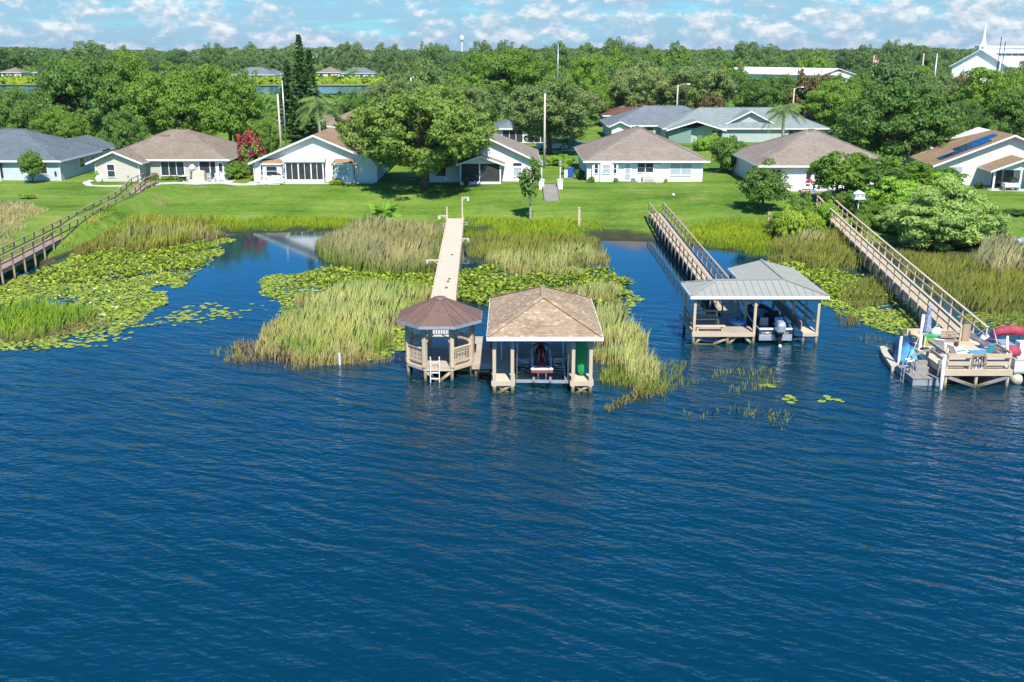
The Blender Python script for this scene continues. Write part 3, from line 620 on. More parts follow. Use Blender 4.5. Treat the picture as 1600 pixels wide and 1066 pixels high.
# H6 tan hip house behind the small trees
h = house('beige hip-roofed house screened by small trees above the brick steps', 27.3, 109.6); W6 = 14.4
box_wall(h, 0, W6, 0, 14, -.4, 2.46, 'w_white'); hip_roof(h, -.6, W6 + .6, -.6, 14.6, 2.5, .44, 'sh_beige')
door(h, 4.9, 5.6, 0, 2.1, 0); window(h, 6.6, 9.0, .3, 2.0, 0, nx=3, nz=1); window(h, 1.0, 2.2, .9, 2.0, 0, nx=2); O('patio_slab', MB().b2(2.5, 9.5, -2.6, -.02, -.5, .04), 'conc', h)
O('antenna', MB().beam((.9, 1.2, 2.9), (.9, 1.2, 4.0), .05).beam((.4, 1.2, 3.5), (1.3, 1.2, 4.0), .04).beam((.55, 1.2, 3.25), (1.1, 1.2, 3.55), .04), 'galv', h); roof_vent(h, (7.0, 6.6, 5.75), (.5, .4, .2)); window(h, 3, 3.9, 1.0, 2.0, 0, 'left')
# H7 cream gable house with solar panels
h = house('cream gabled house with an orange roof carrying solar panels', 47.6, 112.2, -R(7)); W7 = 15.4
gable_wall(h, 0, W7, 0, 12, -.4, 2.36, .42, 'w_cream'); gable_roof(h, -.55, W7 + .55, -.65, 15.0, 2.2, .42, 'sh_orange', 'hip'); O('rear_wall', MB().b2(.3, W7 - .3, 12, 14.4, -.4, 2.2), 'w_cream', h)
box_wall(h, .1, 6, 8.2, 15.5, -.4, 2.3, 'w_cream', 'wing_wall'); hip_roof(h, -.57, 6.6, 7.4, 15.9, 2.22, .5, 'sh_orange', name='wing_roof')
window(h, 1.4, 2.75, 1.15, 2.0, 0, nz=1, pane='blind')
gable_wall(h, 4.85, 10.6, -3.9, 0, 2.2, 2.25, .40, 'w_cream', 'porch_gable'); gable_roof(h, 4.4, 11.1, -4.4, 0, 2.12, .40, 'sh_orange', name='porch_roof')
for x0 in (4.9, 7.6, 10.35): O('porch_post', MB().b2(x0, x0 + .2, -3.9, -3.7, -.3, 2.2), 'trim', h)
O('porch_slab', MB().b2(4.6, 10.9, -4.2, -.02, -.5, .02), 'conc', h)
w_ = O('sliding_door', MB().b2(5.9, 6.0, -.06, .02, 0, 2.1).b2(7.1, 7.2, -.06, .02, 0, 2.1).b2(8.3, 8.4, -.06, .02, 0, 2.1).b2(6, 8.3, -.06, .02, 2.0, 2.1), 'trim', h); O('pane', MB().b2(6.0, 7.1, -.04, -.02, 0, 2.0).b2(7.2, 8.3, -.04, -.02, 0, 2.0), 'glass', w_)
def roofpt(u, v, lift): return Vector((-.55 + u, v, 2.2 + .42 * u + lift))
sa = O('solar_array', MB().beam(roofpt(1.2, 1.2, .05), roofpt(6.6, 1.2, .05), .05).beam(roofpt(1.2, 2.6, .05), roofpt(6.6, 2.6, .05), .05).beam(roofpt(3.4, 4.2, .05), roofpt(7.2, 4.2, .05), .05), 'alu', h)
for u, v in ((1.15, .7), (2.2, .7), (3.25, .7), (4.3, .7), (3.25, 2.45), (4.3, 2.45), (5.35, 2.45), (6.4, 2.45), (5.35, .7)):
    sp_ = MB(); a0, a1, a2, a3 = roofpt(u, v, .1), roofpt(u + 1.0, v, .1), roofpt(u + 1.0, v + 1.68, .1), roofpt(u, v + 1.68, .1); dn = Vector((0, 0, -.05))
    sp_.loft([[a0 + dn, a1 + dn, a2 + dn, a3 + dn], [a0, a1, a2, a3]]); O('solar_panel', sp_, 'solar', sa)
O('satellite_dish', MB().cyl((-.6, 9.6, 2.2), (-.6, 9.6, 2.9), .04).lathe((-.6, 9.45, 2.9), [(.38, .12), (.3, .04), (.05, 0)], 12), 'galv', h); roof_vent(h, (1.7, 9.0, 3.3), (.4, .4, .2), 'galv')
# back row
h = house('teal house with a dark grey hip roof in the second row', 16.4, 169); box_wall(h, 0, 17.5, 1.2, 14, -.2, 2.4, 'w_teal'); hip_roof(h, -.5, 20.5, .7, 15, 2.45, .40, 'sh_mid')
gable_wall(h, .2, 2.9, -.6, 5, -.2, 2.4, .45, 'w_off', 'wing_wall'); gable_roof(h, -.35, 3.4, -1.2, 8, 2.4, .45, 'sh_mid', name='wing_roof')
for x0 in (6.2, 9.3): window(h, x0, x0 + 1.2, .9, 2.1, 1.2)
w_ = O('sliding_door', MB().b2(11.6, 11.75, 1.12, 1.2, 0, 2.2).b2(12.9, 13, 1.12, 1.2, 0, 2.2).b2(14.1, 14.25, 1.12, 1.2, 0, 2.2), 'trim', h); O('pane', MB().b2(11.75, 12.9, 1.15, 1.18, 0, 2.2).b2(13, 14.1, 1.15, 1.18, 0, 2.2), 'glass', w_)
h = house('green house with a pale grey-green roof and a tall front gable behind the palm', 25.0, 163.6); box_wall(h, 0, 26, 1.0, 14, -.2, 2.36, 'w_teal'); hip_roof(h, -.6, 26.6, .5, 15, 2.4, .40, 'sh_green')
O('green_wall', MB().b2(.3, 3.9, -.6, 1, -.2, 2.3), 'w_green', h); gable_roof(h, -.2, 9.4, -1.4, 7, 2.25, .30, 'sh_green', name='front_roof'); gable_wall(h, 4.0, 9.0, .2, 4, -.2, 2.2, .3, 'w_teal', 'front_gable')
gable_wall(h, 10.0, 18.0, 2.6, 11, 2.4, 2.9, .50, 'w_teal', 'upper_gable'); gable_roof(h, 9.4, 18.6, 2.0, 14, 2.75, .50, 'sh_green', 'hip', name='upper_roof'); window(h, 7.4, 9, .9, 2.1, .2, nx=2); window(h, 20, 22, .5, 2.1, 1.0, nx=2, nz=1)
h = house('house with a red-brown roof behind the grey-roofed teal house', 18, 196); box_wall(h, 0, 15, .6, 11, -.2, 2.4, 'w_off'); hip_roof(h, -.5, 15.5, 0, 11.6, 2.45, .38, 'sh_red'); window(h, 1.4, 3, .9, 2.0, .6); roof_vent(h, (3.5, 3.5, 3.85), (1, .3, .15)); roof_vent(h, (6.5, 3.5, 3.85), (1, .3, .15))
h = house('tan-roofed house glimpsed right of the tall palm', 52, 181); box_wall(h, 0, 9, .6, 11, -.2, 2.4, 'w_off'); hip_roof(h, -.5, 9.5, 0, 11.6, 2.45, .38, 'sh_tan'); window(h, 1.4, 3, .9, 2.0, .6)
h = house('tan-roofed house glimpsed behind the solar panel roof', 67, 158); box_wall(h, 0, 9, .6, 10, -.2, 2.4, 'w_teal'); hip_roof(h, -.5, 9.5, 0, 10.6, 2.45, .40, 'sh_tan'); window(h, 1.2, 2.4, .9, 2.0, .6)
h = house('grey-roofed blue house beside the tall conifer', -41.5, 172); box_wall(h, 0, 10, .6, 12, -.2, 2.4, 'w_blue'); hip_roof(h, -.5, 10.5, 0, 12.6, 2.45, .42, 'sh_tan'); window(h, 1.2, 2.4, .9, 2.0, .6); window(h, 2.2, 3.2, .9, 2, 10, 'right')
h = house('tan-roofed house tucked behind the queen palm', -32.0, 168); box_wall(h, 0, 11, .6, 12, -.2, 2.4, 'w_off'); hip_roof(h, -.5, 11.5, 0, 12.6, 2.45, .42, 'sh_tan'); window(h, 1.2, 2.4, .9, 2.0, .6)
h = house('dark screened house behind the grey-green oak by the blue car', -2.5, 163); box_wall(h, 0, 9, .6, 12, -.2, 2.4, 'w_off'); hip_roof(h, -.5, 9.5, 0, 12.6, 2.45, .42, 'sh_mid'); window(h, 1, 4.2, .2, 2.1, .6, nx=3, nz=1, pane='screen'); window(h, 5, 8.2, .2, 2.1, .6, nx=3, nz=1, pane='screen')
h = house('pink-roofed house glimpsed between the trees at the left', -86, 178); box_wall(h, 0, 8, .6, 10, -.2, 2.4, 'w_off'); hip_roof(h, -.5, 8.5, 0, 10.6, 2.45, .42, 'sh_tan'); window(h, 1.2, 2.4, .9, 2.0, .6)
# distant buildings
def far_house(label, px, Y, w, d, wall, roof, zb=None, rz=0, grp=None):
    X = xat(px, Y); zb = float(gz(X, Y)) if zb is None else zb
    o = E('house', label, 'house', (X, Y, zb), rz, grp); box_wall(o, 0, w, .6, d, -1, 2.7, wall); hip_roof(o, -.5, w + .5, 0, d + .6, 2.75, .45, roof, fascia=True)
    for i in range(int(w // 4)): window(o, 1 + i * 4, 2.5 + i * 4, .8, 2.1, .6)
    return o
far_house('white house across the far pond at the left edge', 2, 520, 10, 10, 'w_white', 'sh_tan')
far_house('pale green house across the far pond beside the left one', 52, 515, 5, 9, 'w_blue', 'sh_tan')
far_house('house with a blue-grey roof above the crowns of the twin green trees', 362, 480, 20, 14, 'w_off', 'sh_mid')
far_house('pink-roofed house above the big leafy tree', 240, 470, 8, 9, 'w_off', 'sh_tan')
far_house('cream house with tan roof across the pond right of the conifer', 497, 520, 11, 12, 'w_cream', 'sh_tan')
far_house('white house behind the distant palm across the pond', 534, 505, 16, 11, 'w_white', 'sh_mid')
far_house('white house across the pond behind the tall conifer', 406, 490, 10, 11, 'w_white', 'sh_mid')
far_house('pale roofed house poking out beside the flagless mast', 850, 330, 8, 9, 'w_blue', 'sh_mid')
far_house('white house glimpsed in the woods right of the street lamp', 1150, 300, 12, 10, 'w_white', 'sh_mid')
# warehouse
def metal_hall(name, label, px, Y, w, d, h_, pitch, zb, rz):
    o = E(name, label, 'building', (xat(px, Y), Y, zb), rz); gable_wall(o, 0, w, 0, d, -2, h_, pitch, 'w_white'); gable_roof(o, -.4, w + .4, -.5, d + .5, h_ - .1, pitch, 'white'); return o
o = metal_hall('warehouse', 'long white metal warehouse with a low gable roof in the woods', 1278, 330, 19, 42, 3.6, .20, 5.2, R(38)); window(o, 8, 11, 1.0, 2.8, 0, nz=1); O('red_wall_sign', MB().b2(5.4, 12.5, -.06, -.01, 4.6, 5.0), 'redcloth', o)
o = E('church', 'white church with a steep gable and a tall thin steeple', 'church', (xat(1482, 318), 318, 5.5), -R(28))
gable_wall(o, 0, 15, 0, 34, -2, 6.4, .62, 'w_white'); gable_roof(o, -.8, 15.8, -1, 35, 6.1, .62, 'white'); gable_wall(o, 5, 10.5, -4, 0, -2, 4.4, .6, 'w_white', 'porch_wall'); gable_roof(o, 4.5, 11, -4.5, 0, 4.2, .6, 'white', name='porch_roof'); window(o, 7, 8.5, .5, 3, -4, nz=1)
st = O('steeple', MB().b2(6.6, 8.4, 5.4, 7.2, 9.0, 12.6).lathe((7.5, 6.3, 12.6), [(.95, 0), (.5, 1.6), (.32, 4.2), (.03, 7.2)], 8), 'white', o); O('belfry_louver', MB().b2(7.1, 7.9, 5.36, 5.4, 10.6, 12.0), 'greyplas', st)
o = E('hall', 'white flat-roofed hall rising behind the church', 'building', (xat(1532, 345), 345, 5)); box_wall(o, 0, 60, 0, 8, -2, 12.0, 'w_white'); O('parapet', MB().b2(-.3, 60.3, -.3, 8.3, 12, 12.8), 'white', o); window(o, 2, 20, 9.6, 10.4, 0, nx=8, nz=1)
o = E('water_tower', 'tiny white water tower rising above the far treeline', 'water tower', (xat(722, 1500), 1500, 8)); O('tank', MB().lathe((0, 0, 20), [(.5, 0), (3.4, 2.5), (3.8, 5), (2.5, 7.5), (.2, 9)], 12), 'white', o); O('column', MB().cyl((0, 0, -2), (0, 0, 20.5), 1.0), 'white', o)

# ------------------------------------------------------------------ haze
m = bpy.data.materials.new('haze'); m.use_nodes = True; t = m.node_tree; t.nodes.clear()
pv = nn(t, 'ShaderNodeVolumePrincipled'); pv.inputs['Color'].default_value = (.80, .89, 1.0, 1); pv.inputs['Density'].default_value = .00007; pv.inputs['Anisotropy'].default_value = .2
o_ = nn(t, 'ShaderNodeOutputMaterial'); t.links.new(pv.outputs[0], o_.inputs['Volume']); M['haze'] = m
O('haze', MB().b2(-6600, 6600, -400, 9900, -4.5, 62), 'haze', kind='stuff')
# ------------------------------------------------------------------ docks
def boards_x(x0, x1, y0, y1, z, w=.14, th=.04, gap=.014):
    mb = MB(); y = y0
    while y < y1 - .02:
        e = min(y + w - gap, y1); mb.b2(x0 + random.uniform(-.006, .006), x1 + random.uniform(-.006, .006), y, e, z - th, z + random.uniform(-.003, .003)); y += w
    return mb
def boards_y(x0, x1, y0, y1, z, w=.14, th=.04, gap=.014):
    mb = MB(); x = x0
    while x < x1 - .02:
        e = min(x + w - gap, x1); mb.b2(x, e, y0 + random.uniform(-.006, .006), y1 + random.uniform(-.006, .006), z - th, z + random.uniform(-.003, .003)); x += w
    return mb
def path_len(pts):
    L = [0]
    for a, b in zip(pts[:-1], pts[1:]): L.append(L[-1] + (b - a).length)
    return L
def along(pts, L, s):
    s = min(max(s, 0), L[-1])
    for i in range(len(L) - 1):
        if s <= L[i + 1] or i == len(L) - 2:
            k = (s - L[i]) / (L[i + 1] - L[i]); d = (pts[i + 1] - pts[i]).normalized(); return pts[i].lerp(pts[i + 1], k), d
def boardwalk(label, pts, width, mdeck, mrail, mpile, rails=True, step=2.0, rail_h=1.0, name='boardwalk', mids=(.5,), pile_every=1, kerb=False, cap_w=.15):
    pts = [Vector(p) for p in pts]; base = pts[0].copy(); base.z = 0
    r = E(name, label, 'boardwalk', base); pts = [p - base for p in pts]; L = path_len(pts)
    mb = MB(); s = .05; n = 0
    while s < L[-1] - .05:
        p, d = along(pts, L, s); q = Vector((-d.y, d.x, 0)).normalized() * (width / 2 + random.uniform(-.01, .015)); h = Vector((d.x, d.y, d.z)) * .066
        zj = Vector((0, 0, random.uniform(-.004, .004))); dn = Vector((0, 0, -.04))
        A = [p - q - h + zj, p + q - h + zj, p + q + h + zj, p - q + h + zj]
        mb.loft([[v + dn for v in A], A]); s += .147
    O('deck_board', mb, mdeck, r, kind='stuff')
    for sd in (-1, 1):
        sb = MB()
        for a, b in zip(pts[:-1], pts[1:]):
            d = (b - a).normalized(); q = Vector((-d.y, d.x, 0)).normalized() * (width / 2 - .04) * sd; sb.beam(a + q + Vector((0, 0, -.14)), b + q + Vector((0, 0, -.14)), .05, .2)
        O('stringer', sb, mrail, r)
    n = int(L[-1] // step); st = L[-1] / n
    pm = MB().box((0, 0, (rail_h - .2) / 2), (.09, .09, rail_h + .2)).mesh('post', mrail)
    prev = {}
    for i in range(n + 1):
        p, d = along(pts, L, i * st); q = Vector((-d.y, d.x, 0)).normalized(); az = math.atan2(d.y, d.x)
        for sd in (-1, 1):
            e = p + q * sd * (width / 2 + .045)
            if rails: O('post', pm, None, r, loc=e, rz=az)
            g = float(gz(base.x + e.x, base.y + e.y)); bot = min(g, 0) - .5 if g < .1 else g - .3
            if i % pile_every == 0 and e.z - g > .15: O('piling', MB().cyl((e.x, e.y, max(bot, -1.2)), (e.x, e.y, e.z - .05), .08, n=7), mpile, r)
            if rails and sd in prev:
                a = prev[sd]; up = Vector((0, 0, rail_h + .02)); O('top_rail', MB().beam(a + up, e + up, cap_w, .045), mrail, r)
                for m_ in mids: O('mid_rail', MB().beam(a + Vector((0, 0, rail_h * m_)), e + Vector((0, 0, rail_h * m_)), .045, .10), mrail, r)
            elif kerb and sd in prev:
                a = prev[sd]; up = Vector((0, 0, .05)); O('kerb', MB().beam(a + up, e + up, .09, .09), mdeck, r)
            prev[sd] = e
        if i % pile_every == 0 and p.z - float(gz(base.x + p.x, base.y + p.y)) > .5:
            O('cross_brace', MB().beam(p + q * (width / 2) + Vector((0, 0, -.25)), p - q * (width / 2) + Vector((0, 0, -.25)), .05, .15), mpile, r)
    return r
b1 = boardwalk('long weathered boardwalk with brown rails climbing to the tan house', [(-37.0, 58, 1.05), (-37.9, 72, 1.05), (-39.5, 91, 1.12), (-39.9, 102, 1.55), (-40.5, 108, 2.1), (-40.6, 112.2, 2.2)], 1.35, 'oldwood', 'oldwood', 'pile', step=2.05)
b3 = boardwalk('railed boardwalk leading to the grey metal-roofed boathouse', [(13.75, 59.6, .78), (13.9, 70, .85), (14.1, 96.8, 1.15)], 1.3, 'railpier', 'railwood', 'greywood', step=1.9)
b4 = boardwalk('tan railed boardwalk from the brick steps through tall reeds to the cluttered dock', [(25.25, 52.2, .98), (27.3, 68, 1.05), (30.6, 94.5, 1.35), (31.3, 99.5, 1.45)], 1.25, 'railpier', 'tanwood', 'pile', step=2.1)
b2 = boardwalk('pale railless boardwalk running from the lawn to the gazebo', [(-4.1, 52.3, .76), (-4.6, 66, .8), (-5.45, 94.9, .95)], 1.45, 'pierwood', 'pierwood', 'pile', rails=False, kerb=True, step=2.4)
L0 = b2.location
O('landing_board', boards_x(-2.1 - L0.x, -1.0 - L0.x, 49.6 - L0.y, 54.8 - L0.y, .70), 'deckgrey', b2, kind='stuff'); O('landing_beam', MB().b2(-2.1 - L0.x, -1.0 - L0.x, 49.5 - L0.y, 49.58 - L0.y, .42, .69), 'deckgrey', b2)
O('landing_board', boards_x(-3.4 - L0.x, -2.12 - L0.x, 52.4 - L0.y, 54.8 - L0.y, .72), 'pierwood', b2, kind='stuff')
for x, y in ((-1.9, 49.7), (-1.2, 54.6), (-2.3, 54.6)): O('piling', MB().cyl((x - L0.x, y - L0.y, -1), (x - L0.x, y - L0.y, .66), .09, n=8), 'pile', b2)
def martin_post(label, x, y, zb, h, arm, armz, cols=('white',)):
    r = E('lamp_post', label, 'post', (x, y, zb)); O('post', MB().b2(-.06, .06, -.06, .06, -.6, h), 'pierwood', r); O('crossarm', MB().beam((min(0, arm) - .1, 0, armz), (max(0, arm) + .1, 0, armz), .1, .1).beam((0, 0, armz - .35), (arm * .5, 0, armz - .03), .06), 'pierwood', r)
    O('lamp', MB().lathe((arm, 0, armz - .3), [(.05, .26), (.11, .18), (.13, 0), (.03, -.03)], 8), cols[0], r); return r
martin_post('tall pale post with a crossarm at the lawn end of the railless boardwalk', -4.75, 94.6, .75, 2.3, .55, 2.25)
martin_post('short pale post with a low left arm at the lawn end of the railless boardwalk', -6.2, 94.2, .75, 1.4, -.75, .55)
martin_post('low post with a short arm midway along the right edge of the railless boardwalk', -4.35, 83.6, .6, .5, .6, .45, ('galv',))
martin_post('low post with a long arm on the left edge of the railless boardwalk', -5.55, 74.6, .6, .5, -.95, .45, ('galv',))
def planter(label, x, y, z):
    r = E('planter_box', label, 'planter', (x, y, z)); O('bucket', MB().lathe((0, 0, 0), [(.16, 0), (.24, .32), (.2, .32), (.18, .26)], 10), 'white', r); O('rim', MB().lathe((0, 0, .3), [(.26, 0), (.26, .05), (.2, .05)], 10), 'galv', r)
planter('white bucket hung left of the boardwalk below the short post', -6.45, 92.4, .55); planter('white bucket hung right of the boardwalk below the tall post', -4.35, 92.8, .55); planter('lower white bucket hung left of the boardwalk', -6.45, 91.0, .45)
for k, (x, y) in enumerate(((-4.5, 66.2), (-4.5, 68.1), (-4.45, 68.9), (-4.75, 77.5))):
    o = E('cleat', ['small dark cleat nearest the gazebo on the pale boardwalk', 'second dark cleat on the pale boardwalk', 'third dark cleat on the pale boardwalk', 'dark clump lying midway on the pale boardwalk'][k], 'cleat', (x, y, .84)); O('horn', MB().beam((-.1, 0, .06), (.1, 0, .06), .05).box((0, 0, .03), (.06, .05, .06)), 'dark', o)

# ---- gazebo
GZ = E('gazebo', 'octagonal gazebo with a brown metal roof and beige railings at the dock end', 'gazebo', (-3.8, 50.52, 0))
def octa(ap, z, cx=0, cy=0, ph=0.0):
    Rr = ap / math.cos(math.pi / 8); return [Vector((cx + Rr * math.sin(math.pi / 8 + k * math.pi / 4), cy - Rr * math.cos(math.pi / 8 + k * math.pi / 4), z)) for k in range(8)]
DZ = .76; ap = 1.75
O('deck_base', MB().loft([octa(ap, DZ - .2), octa(ap, DZ - .045)]), 'tanwood', GZ)
dk = MB(); y = -ap
Rr = ap / math.cos(math.pi / 8); hw8 = Rr * math.sin(math.pi / 8)
def half(y): return ap if abs(y) <= hw8 else ap - (abs(y) - hw8)
while y < ap - .01:
    e = min(y + .13, ap); w0 = min(half(y), half(e)); dk.b2(-w0 - .01, w0 + .01, y, e, DZ - .042, DZ + random.uniform(-.003, .003)); y += .144
O('deck_board', dk, 'deckgrey', GZ, kind='stuff')
ring = octa(ap - .08, 0)
postm = MB().b2(-.1, .1, -.1, .1, DZ - .05, 2.92).b2(-.115, .115, -.115, .115, DZ, DZ + .18).mesh('post', 'tanwood')
for k, p in enumerate(ring):
    O('post', postm, None, GZ, loc=(p.x, p.y, 0), rz=math.pi / 8 + k * math.pi / 4); O('piling', MB().cyl((p.x, p.y, -1.2), (p.x, p.y, DZ - .2), .09, n=9), 'pile', GZ)
# sides: k -> between ring[k] and ring[k+1]; ring[7]->ring[0] is the front
for k in range(8):
    a, b = ring[k], ring[(k + 1) % 8]; d = (b - a).normalized(); n = Vector((d.y, -d.x, 0))
    a2, b2_ = a + d * .1, b - d * .1
    zt = Vector((0, 0, 1))
    O('eave_beam', MB().beam(a + zt * 2.86, b + zt * 2.86, .1, .2), 'tanwood', GZ)
    fr = MB(); fr.beam(a2 + zt * 2.52, b2_ + zt * 2.52, .03, .04); nn_ = 9
    for i in range(nn_): q = a2.lerp(b2_, (i + .5) / nn_) + n * .0; fr.beam(q + zt * 2.54, q + zt * 2.76, .035, .035)
    O('fretwork', fr, 'white', GZ)
    for e, s in ((a2, 1), (b2_, -1)):
        br = MB(); br.tube([e + zt * 2.08, e + d * s * .1 + zt * 2.32, e + d * s * .38 + zt * 2.5], .035, 5); O('corner_bracket', br, 'tanwood', GZ)
    if k in (0, 2, 4, 5, 6):
        rl = O('railing', MB().beam(a2 + zt * (DZ + .95), b2_ + zt * (DZ + .95), .13, .06), 'tanwood', GZ); O('upper_rail', MB().beam(a2 + zt * (DZ + .86), b2_ + zt * (DZ + .86), .05, .09), 'tanwood', rl); O('lower_rail', MB().beam(a2 + zt * (DZ + .2), b2_ + zt * (DZ + .2), .05, .09), 'tanwood', rl)
        bl = MB(); nb = 11
        for i in range(nb): q = a2.lerp(b2_, (i + .5) / nb); bl.beam(q + zt * (DZ + .22), q + zt * (DZ + .85), .035, .035)
        O('baluster', bl, 'tanwood', rl, kind='stuff')
        mid = a2.lerp(b2_, .5); bp = MB()
        for dz in (.42, .66): bp.beam(a2.lerp(b2_, .28) + zt * (DZ + dz) - n * .03, a2.lerp(b2_, .72) + zt * (DZ + dz) - n * .03, .03, .04)
        O('rail_panel', bp, 'tanwood', rl)
EV = octa(2.2, 3.07); EV0 = octa(2.2, 2.93); TP = octa(.30, 3.98)
for k in range(8):
    a, b, c, d = EV[k], EV[(k + 1) % 8], TP[(k + 1) % 8], TP[k]; up = Vector((0, 0, .03)); nrm = (b - a).cross(d - a).normalized()
    O('roof_panel', MB().loft([[v - nrm * .03 for v in (a, b, c, d)], [a, b, c, d]]), 'copper', GZ)
    sm = MB(); sm.beam(a + nrm * .02, d + nrm * .02, .045, .05)
    for t in (.22, .5, .78):
        lo = a.lerp(b, t); hi_t = t; hi = d.lerp(c, t)
        # seam runs perpendicular to the eave until it meets the hip
        q = (b - a).length; m_ = a.lerp(b, .5); off = (t - .5) * q; dist = (2.2 - .30) if abs(off) < (c - d).length / 2 else (2.2 - abs(off) / math.tan(math.pi / 8))
        inn = Vector((-m_.x, -m_.y, 0)).normalized(); fr_ = dist / 1.9; tipz = 3.07 + .91 * min(fr_, 1.0); tip = Vector((lo.x + inn.x * dist, lo.y + inn.y * dist, tipz))
        sm.beam(lo + nrm * .018, tip + nrm * .018, .03, .045)
    O('roof_seam', sm, 'copper', GZ)
    O('fascia', MB().beam(a.lerp(EV0[k], .5), b.lerp(EV0[(k + 1) % 8], .5), .04, .15), 'galv', GZ)
O('soffit', MB().poly(*[Vector((v.x, v.y, 2.955)) for v in octa(2.15, 0)][::-1]), 'tanwood', GZ)
O('roof_cap', MB().lathe((0, 0, 3.95), [(.34, 0), (.36, .05), (.34, .11), (.2, .15), (.02, .16)], 16), 'copper', GZ, smooth=True)
fb_ = MB()
a, b = ring[7], ring[0]
O('cross_brace', MB().beam((a.x + .05, a.y, .5), (a.x + .75, a.y, -.1), .05, .14), 'tanwood', GZ); O('cross_brace', MB().beam((b.x - .05, b.y, .5), (b.x - .75, b.y, -.1), .05, .14), 'tanwood', GZ)
ld = E('swim_ladder', 'white aluminium swim ladder hanging from the front of the gazebo deck', 'ladder', (-3.98, 48.7, 0))
for sx_ in (-.23, .23): O('side_rail', MB().tube([(sx_, .3, .78), (sx_, .3, 1.12), (sx_, .12, 1.3), (sx_, -.05, 1.15), (sx_, -.08, .5), (sx_, -.1, -.6)], .028, 6), 'white', ld)
for z in (.98, .52, .2, -.1): O('rung', MB().b2(-.22, .22, -.12, -.03, z - .02, z + .02) if z < .9 else MB().beam((-.22, .25, z), (.22, .25, z), .04), 'white', ld)

# ---- boathouse 1
BH = E('boathouse', 'boathouse with a tan shingled hip roof sheltering the red and silver jet ski', 'boathouse', (0, 47.0, 0))
BZ = .62
for x0, x1 in ((-.98, .1), (2.95, 4.02)):
    O('deck_board', boards_x(x0 + .02, x1 - .02, 0, 5.0, BZ), 'pierwood', BH, kind='stuff'); O('rim_joist', MB().b2(x0, x1, -.06, -.01, BZ - .24, BZ - .01), 'tanwood', BH)
    O('rim_joist', MB().b2(x0 - .05, x0, -.06, 5.0, BZ - .24, BZ - .01), 'tanwood', BH); O('rim_joist', MB().b2(x1, x1 + .05, -.06, 5.0, BZ - .24, BZ - .01), 'tanwood', BH)
    for s in (0, 1): O('cross_brace', MB().beam((x0 + .1 if s else x1 - .1, .04 + .06 * s, .42), (x1 - .15 if s else x0 + .15, .04 + .06 * s, -.12), .045, .13), 'tanwood', BH)
O('deck_board', boards_y(-.96, 4.0, 5.03, 7.4, BZ), 'deckgrey', BH, kind='stuff'); O('back_beam', MB().b2(.15, 2.9, 4.92, 5.0, BZ - .34, BZ - .02), 'tanwood', BH)
pm = MB().b2(-.085, .085, -.085, .085, BZ - .3, 2.85).mesh('post', 'tanwood')
for x in (-.88, .02, 3.05, 3.92):
    for y in (.03, 2.4, 4.9, 7.3):
        if x in (.02, 3.05) and y == 7.3: continue
        O('post', pm, None, BH, loc=(x, y, 0)); O('piling', MB().cyl((x, y, -1.2), (x, y, BZ - .3), .1, n=9), 'pile', BH)
for x in (-.88, 3.92): O('side_beam', MB().b2(x - .06, x + .06, -.1, 7.4, 2.66, 2.85), 'tanwood', BH)
for x in (.02, 3.05): O('side_beam', MB().b2(x - .05, x + .05, -.1, 5.0, 2.66, 2.85), 'tanwood', BH)
for y in (.03, 4.9, 7.3): O('cross_beam', MB().b2(-.95, 4.0, y - .05, y + .05, 2.5 if y > 0.5 else 2.68, 2.66 if y > .5 else 2.84), 'tanwood', BH)
O('back_rail', MB().b2(.1, 3.0, 6.0, 6.08, 1.05, 1.2).b2(.1, 3.0, 6.0, 6.5, .98, 1.04), 'deckgrey', BH)
O('motor_box', MB().b2(.5, .9, 4.85, 5.1, 2.2, 2.5), 'galv', BH)
for x, y in ((.25, .2), (2.8, .2), (.25, 4.6), (2.8, 4.6)): O('lift_cable', MB().cyl((x, y, .45), (x, y, 2.7), .012, n=5), 'galv', BH)
for x in (-.55, .3, 2.75): O('guide_pole', MB().cyl((x, 3.6 if x < 2 else 4.2, .3), (x, 3.6 if x < 2 else 4.2, 1.9), .04, n=7), 'white', BH)
RX0, RX1, RY0, RY1, RZ, PI_ = -1.22, 4.45, -.45, 7.55, 3.03, .47
h_ = (RX1 - RX0) / 2 * PI_; xm = (RX0 + RX1) / 2; r0 = Vector((xm, RY0 + (RX1 - RX0) / 2, RZ + h_)); r1 = Vector((xm, RY1 - (RX1 - RX0) / 2, RZ + h_))
A, B, C, D = Vector((RX0, RY0, RZ)), Vector((RX1, RY0, RZ)), Vector((RX1, RY1, RZ)), Vector((RX0, RY1, RZ))
roof = O('roof', MB().poly(A, B, r0).poly(B, C, r1, r0).poly(C, D, r1).poly(D, A, r0, r1).poly(*[v - Vector((0, 0, .16)) for v in (D, C, B, A)]), 'sh_tan', BH, uv=True)
O('fascia', MB().b2(RX0 - .02, RX1 + .02, RY0 - .035, RY0, RZ - .19, RZ + .012), 'trim', BH); O('fascia', MB().b2(RX0 - .02, RX1 + .02, RY1, RY1 + .035, RZ - .19, RZ + .012), 'trim', BH)
O('fascia', MB().b2(RX0 - .035, RX0, RY0, RY1, RZ - .19, RZ + .012), 'trim', BH); O('fascia', MB().b2(RX1, RX1 + .035, RY0, RY1, RZ - .19, RZ + .012), 'trim', BH)
m, t, b = new_mat('boathouse_shingle_tabs')
g_ = nn(t, 'ShaderNodeNewGeometry')
setc(t, b, mixc(t, 1.0, ramp(t, g_.outputs['Random Per Island'], [(0, (.29, .21, .135)), (.4, (.355, .262, .17)), (.85, (.40, .30, .20)), (.95, (.47, .365, .25)), (1, (.56, .45, .32))]), ramp(t, noise(t, .7, 4), [(.3, (.85, .85, .85)), (.7, (1.12, 1.1, 1.08))]), 'MULTIPLY'))
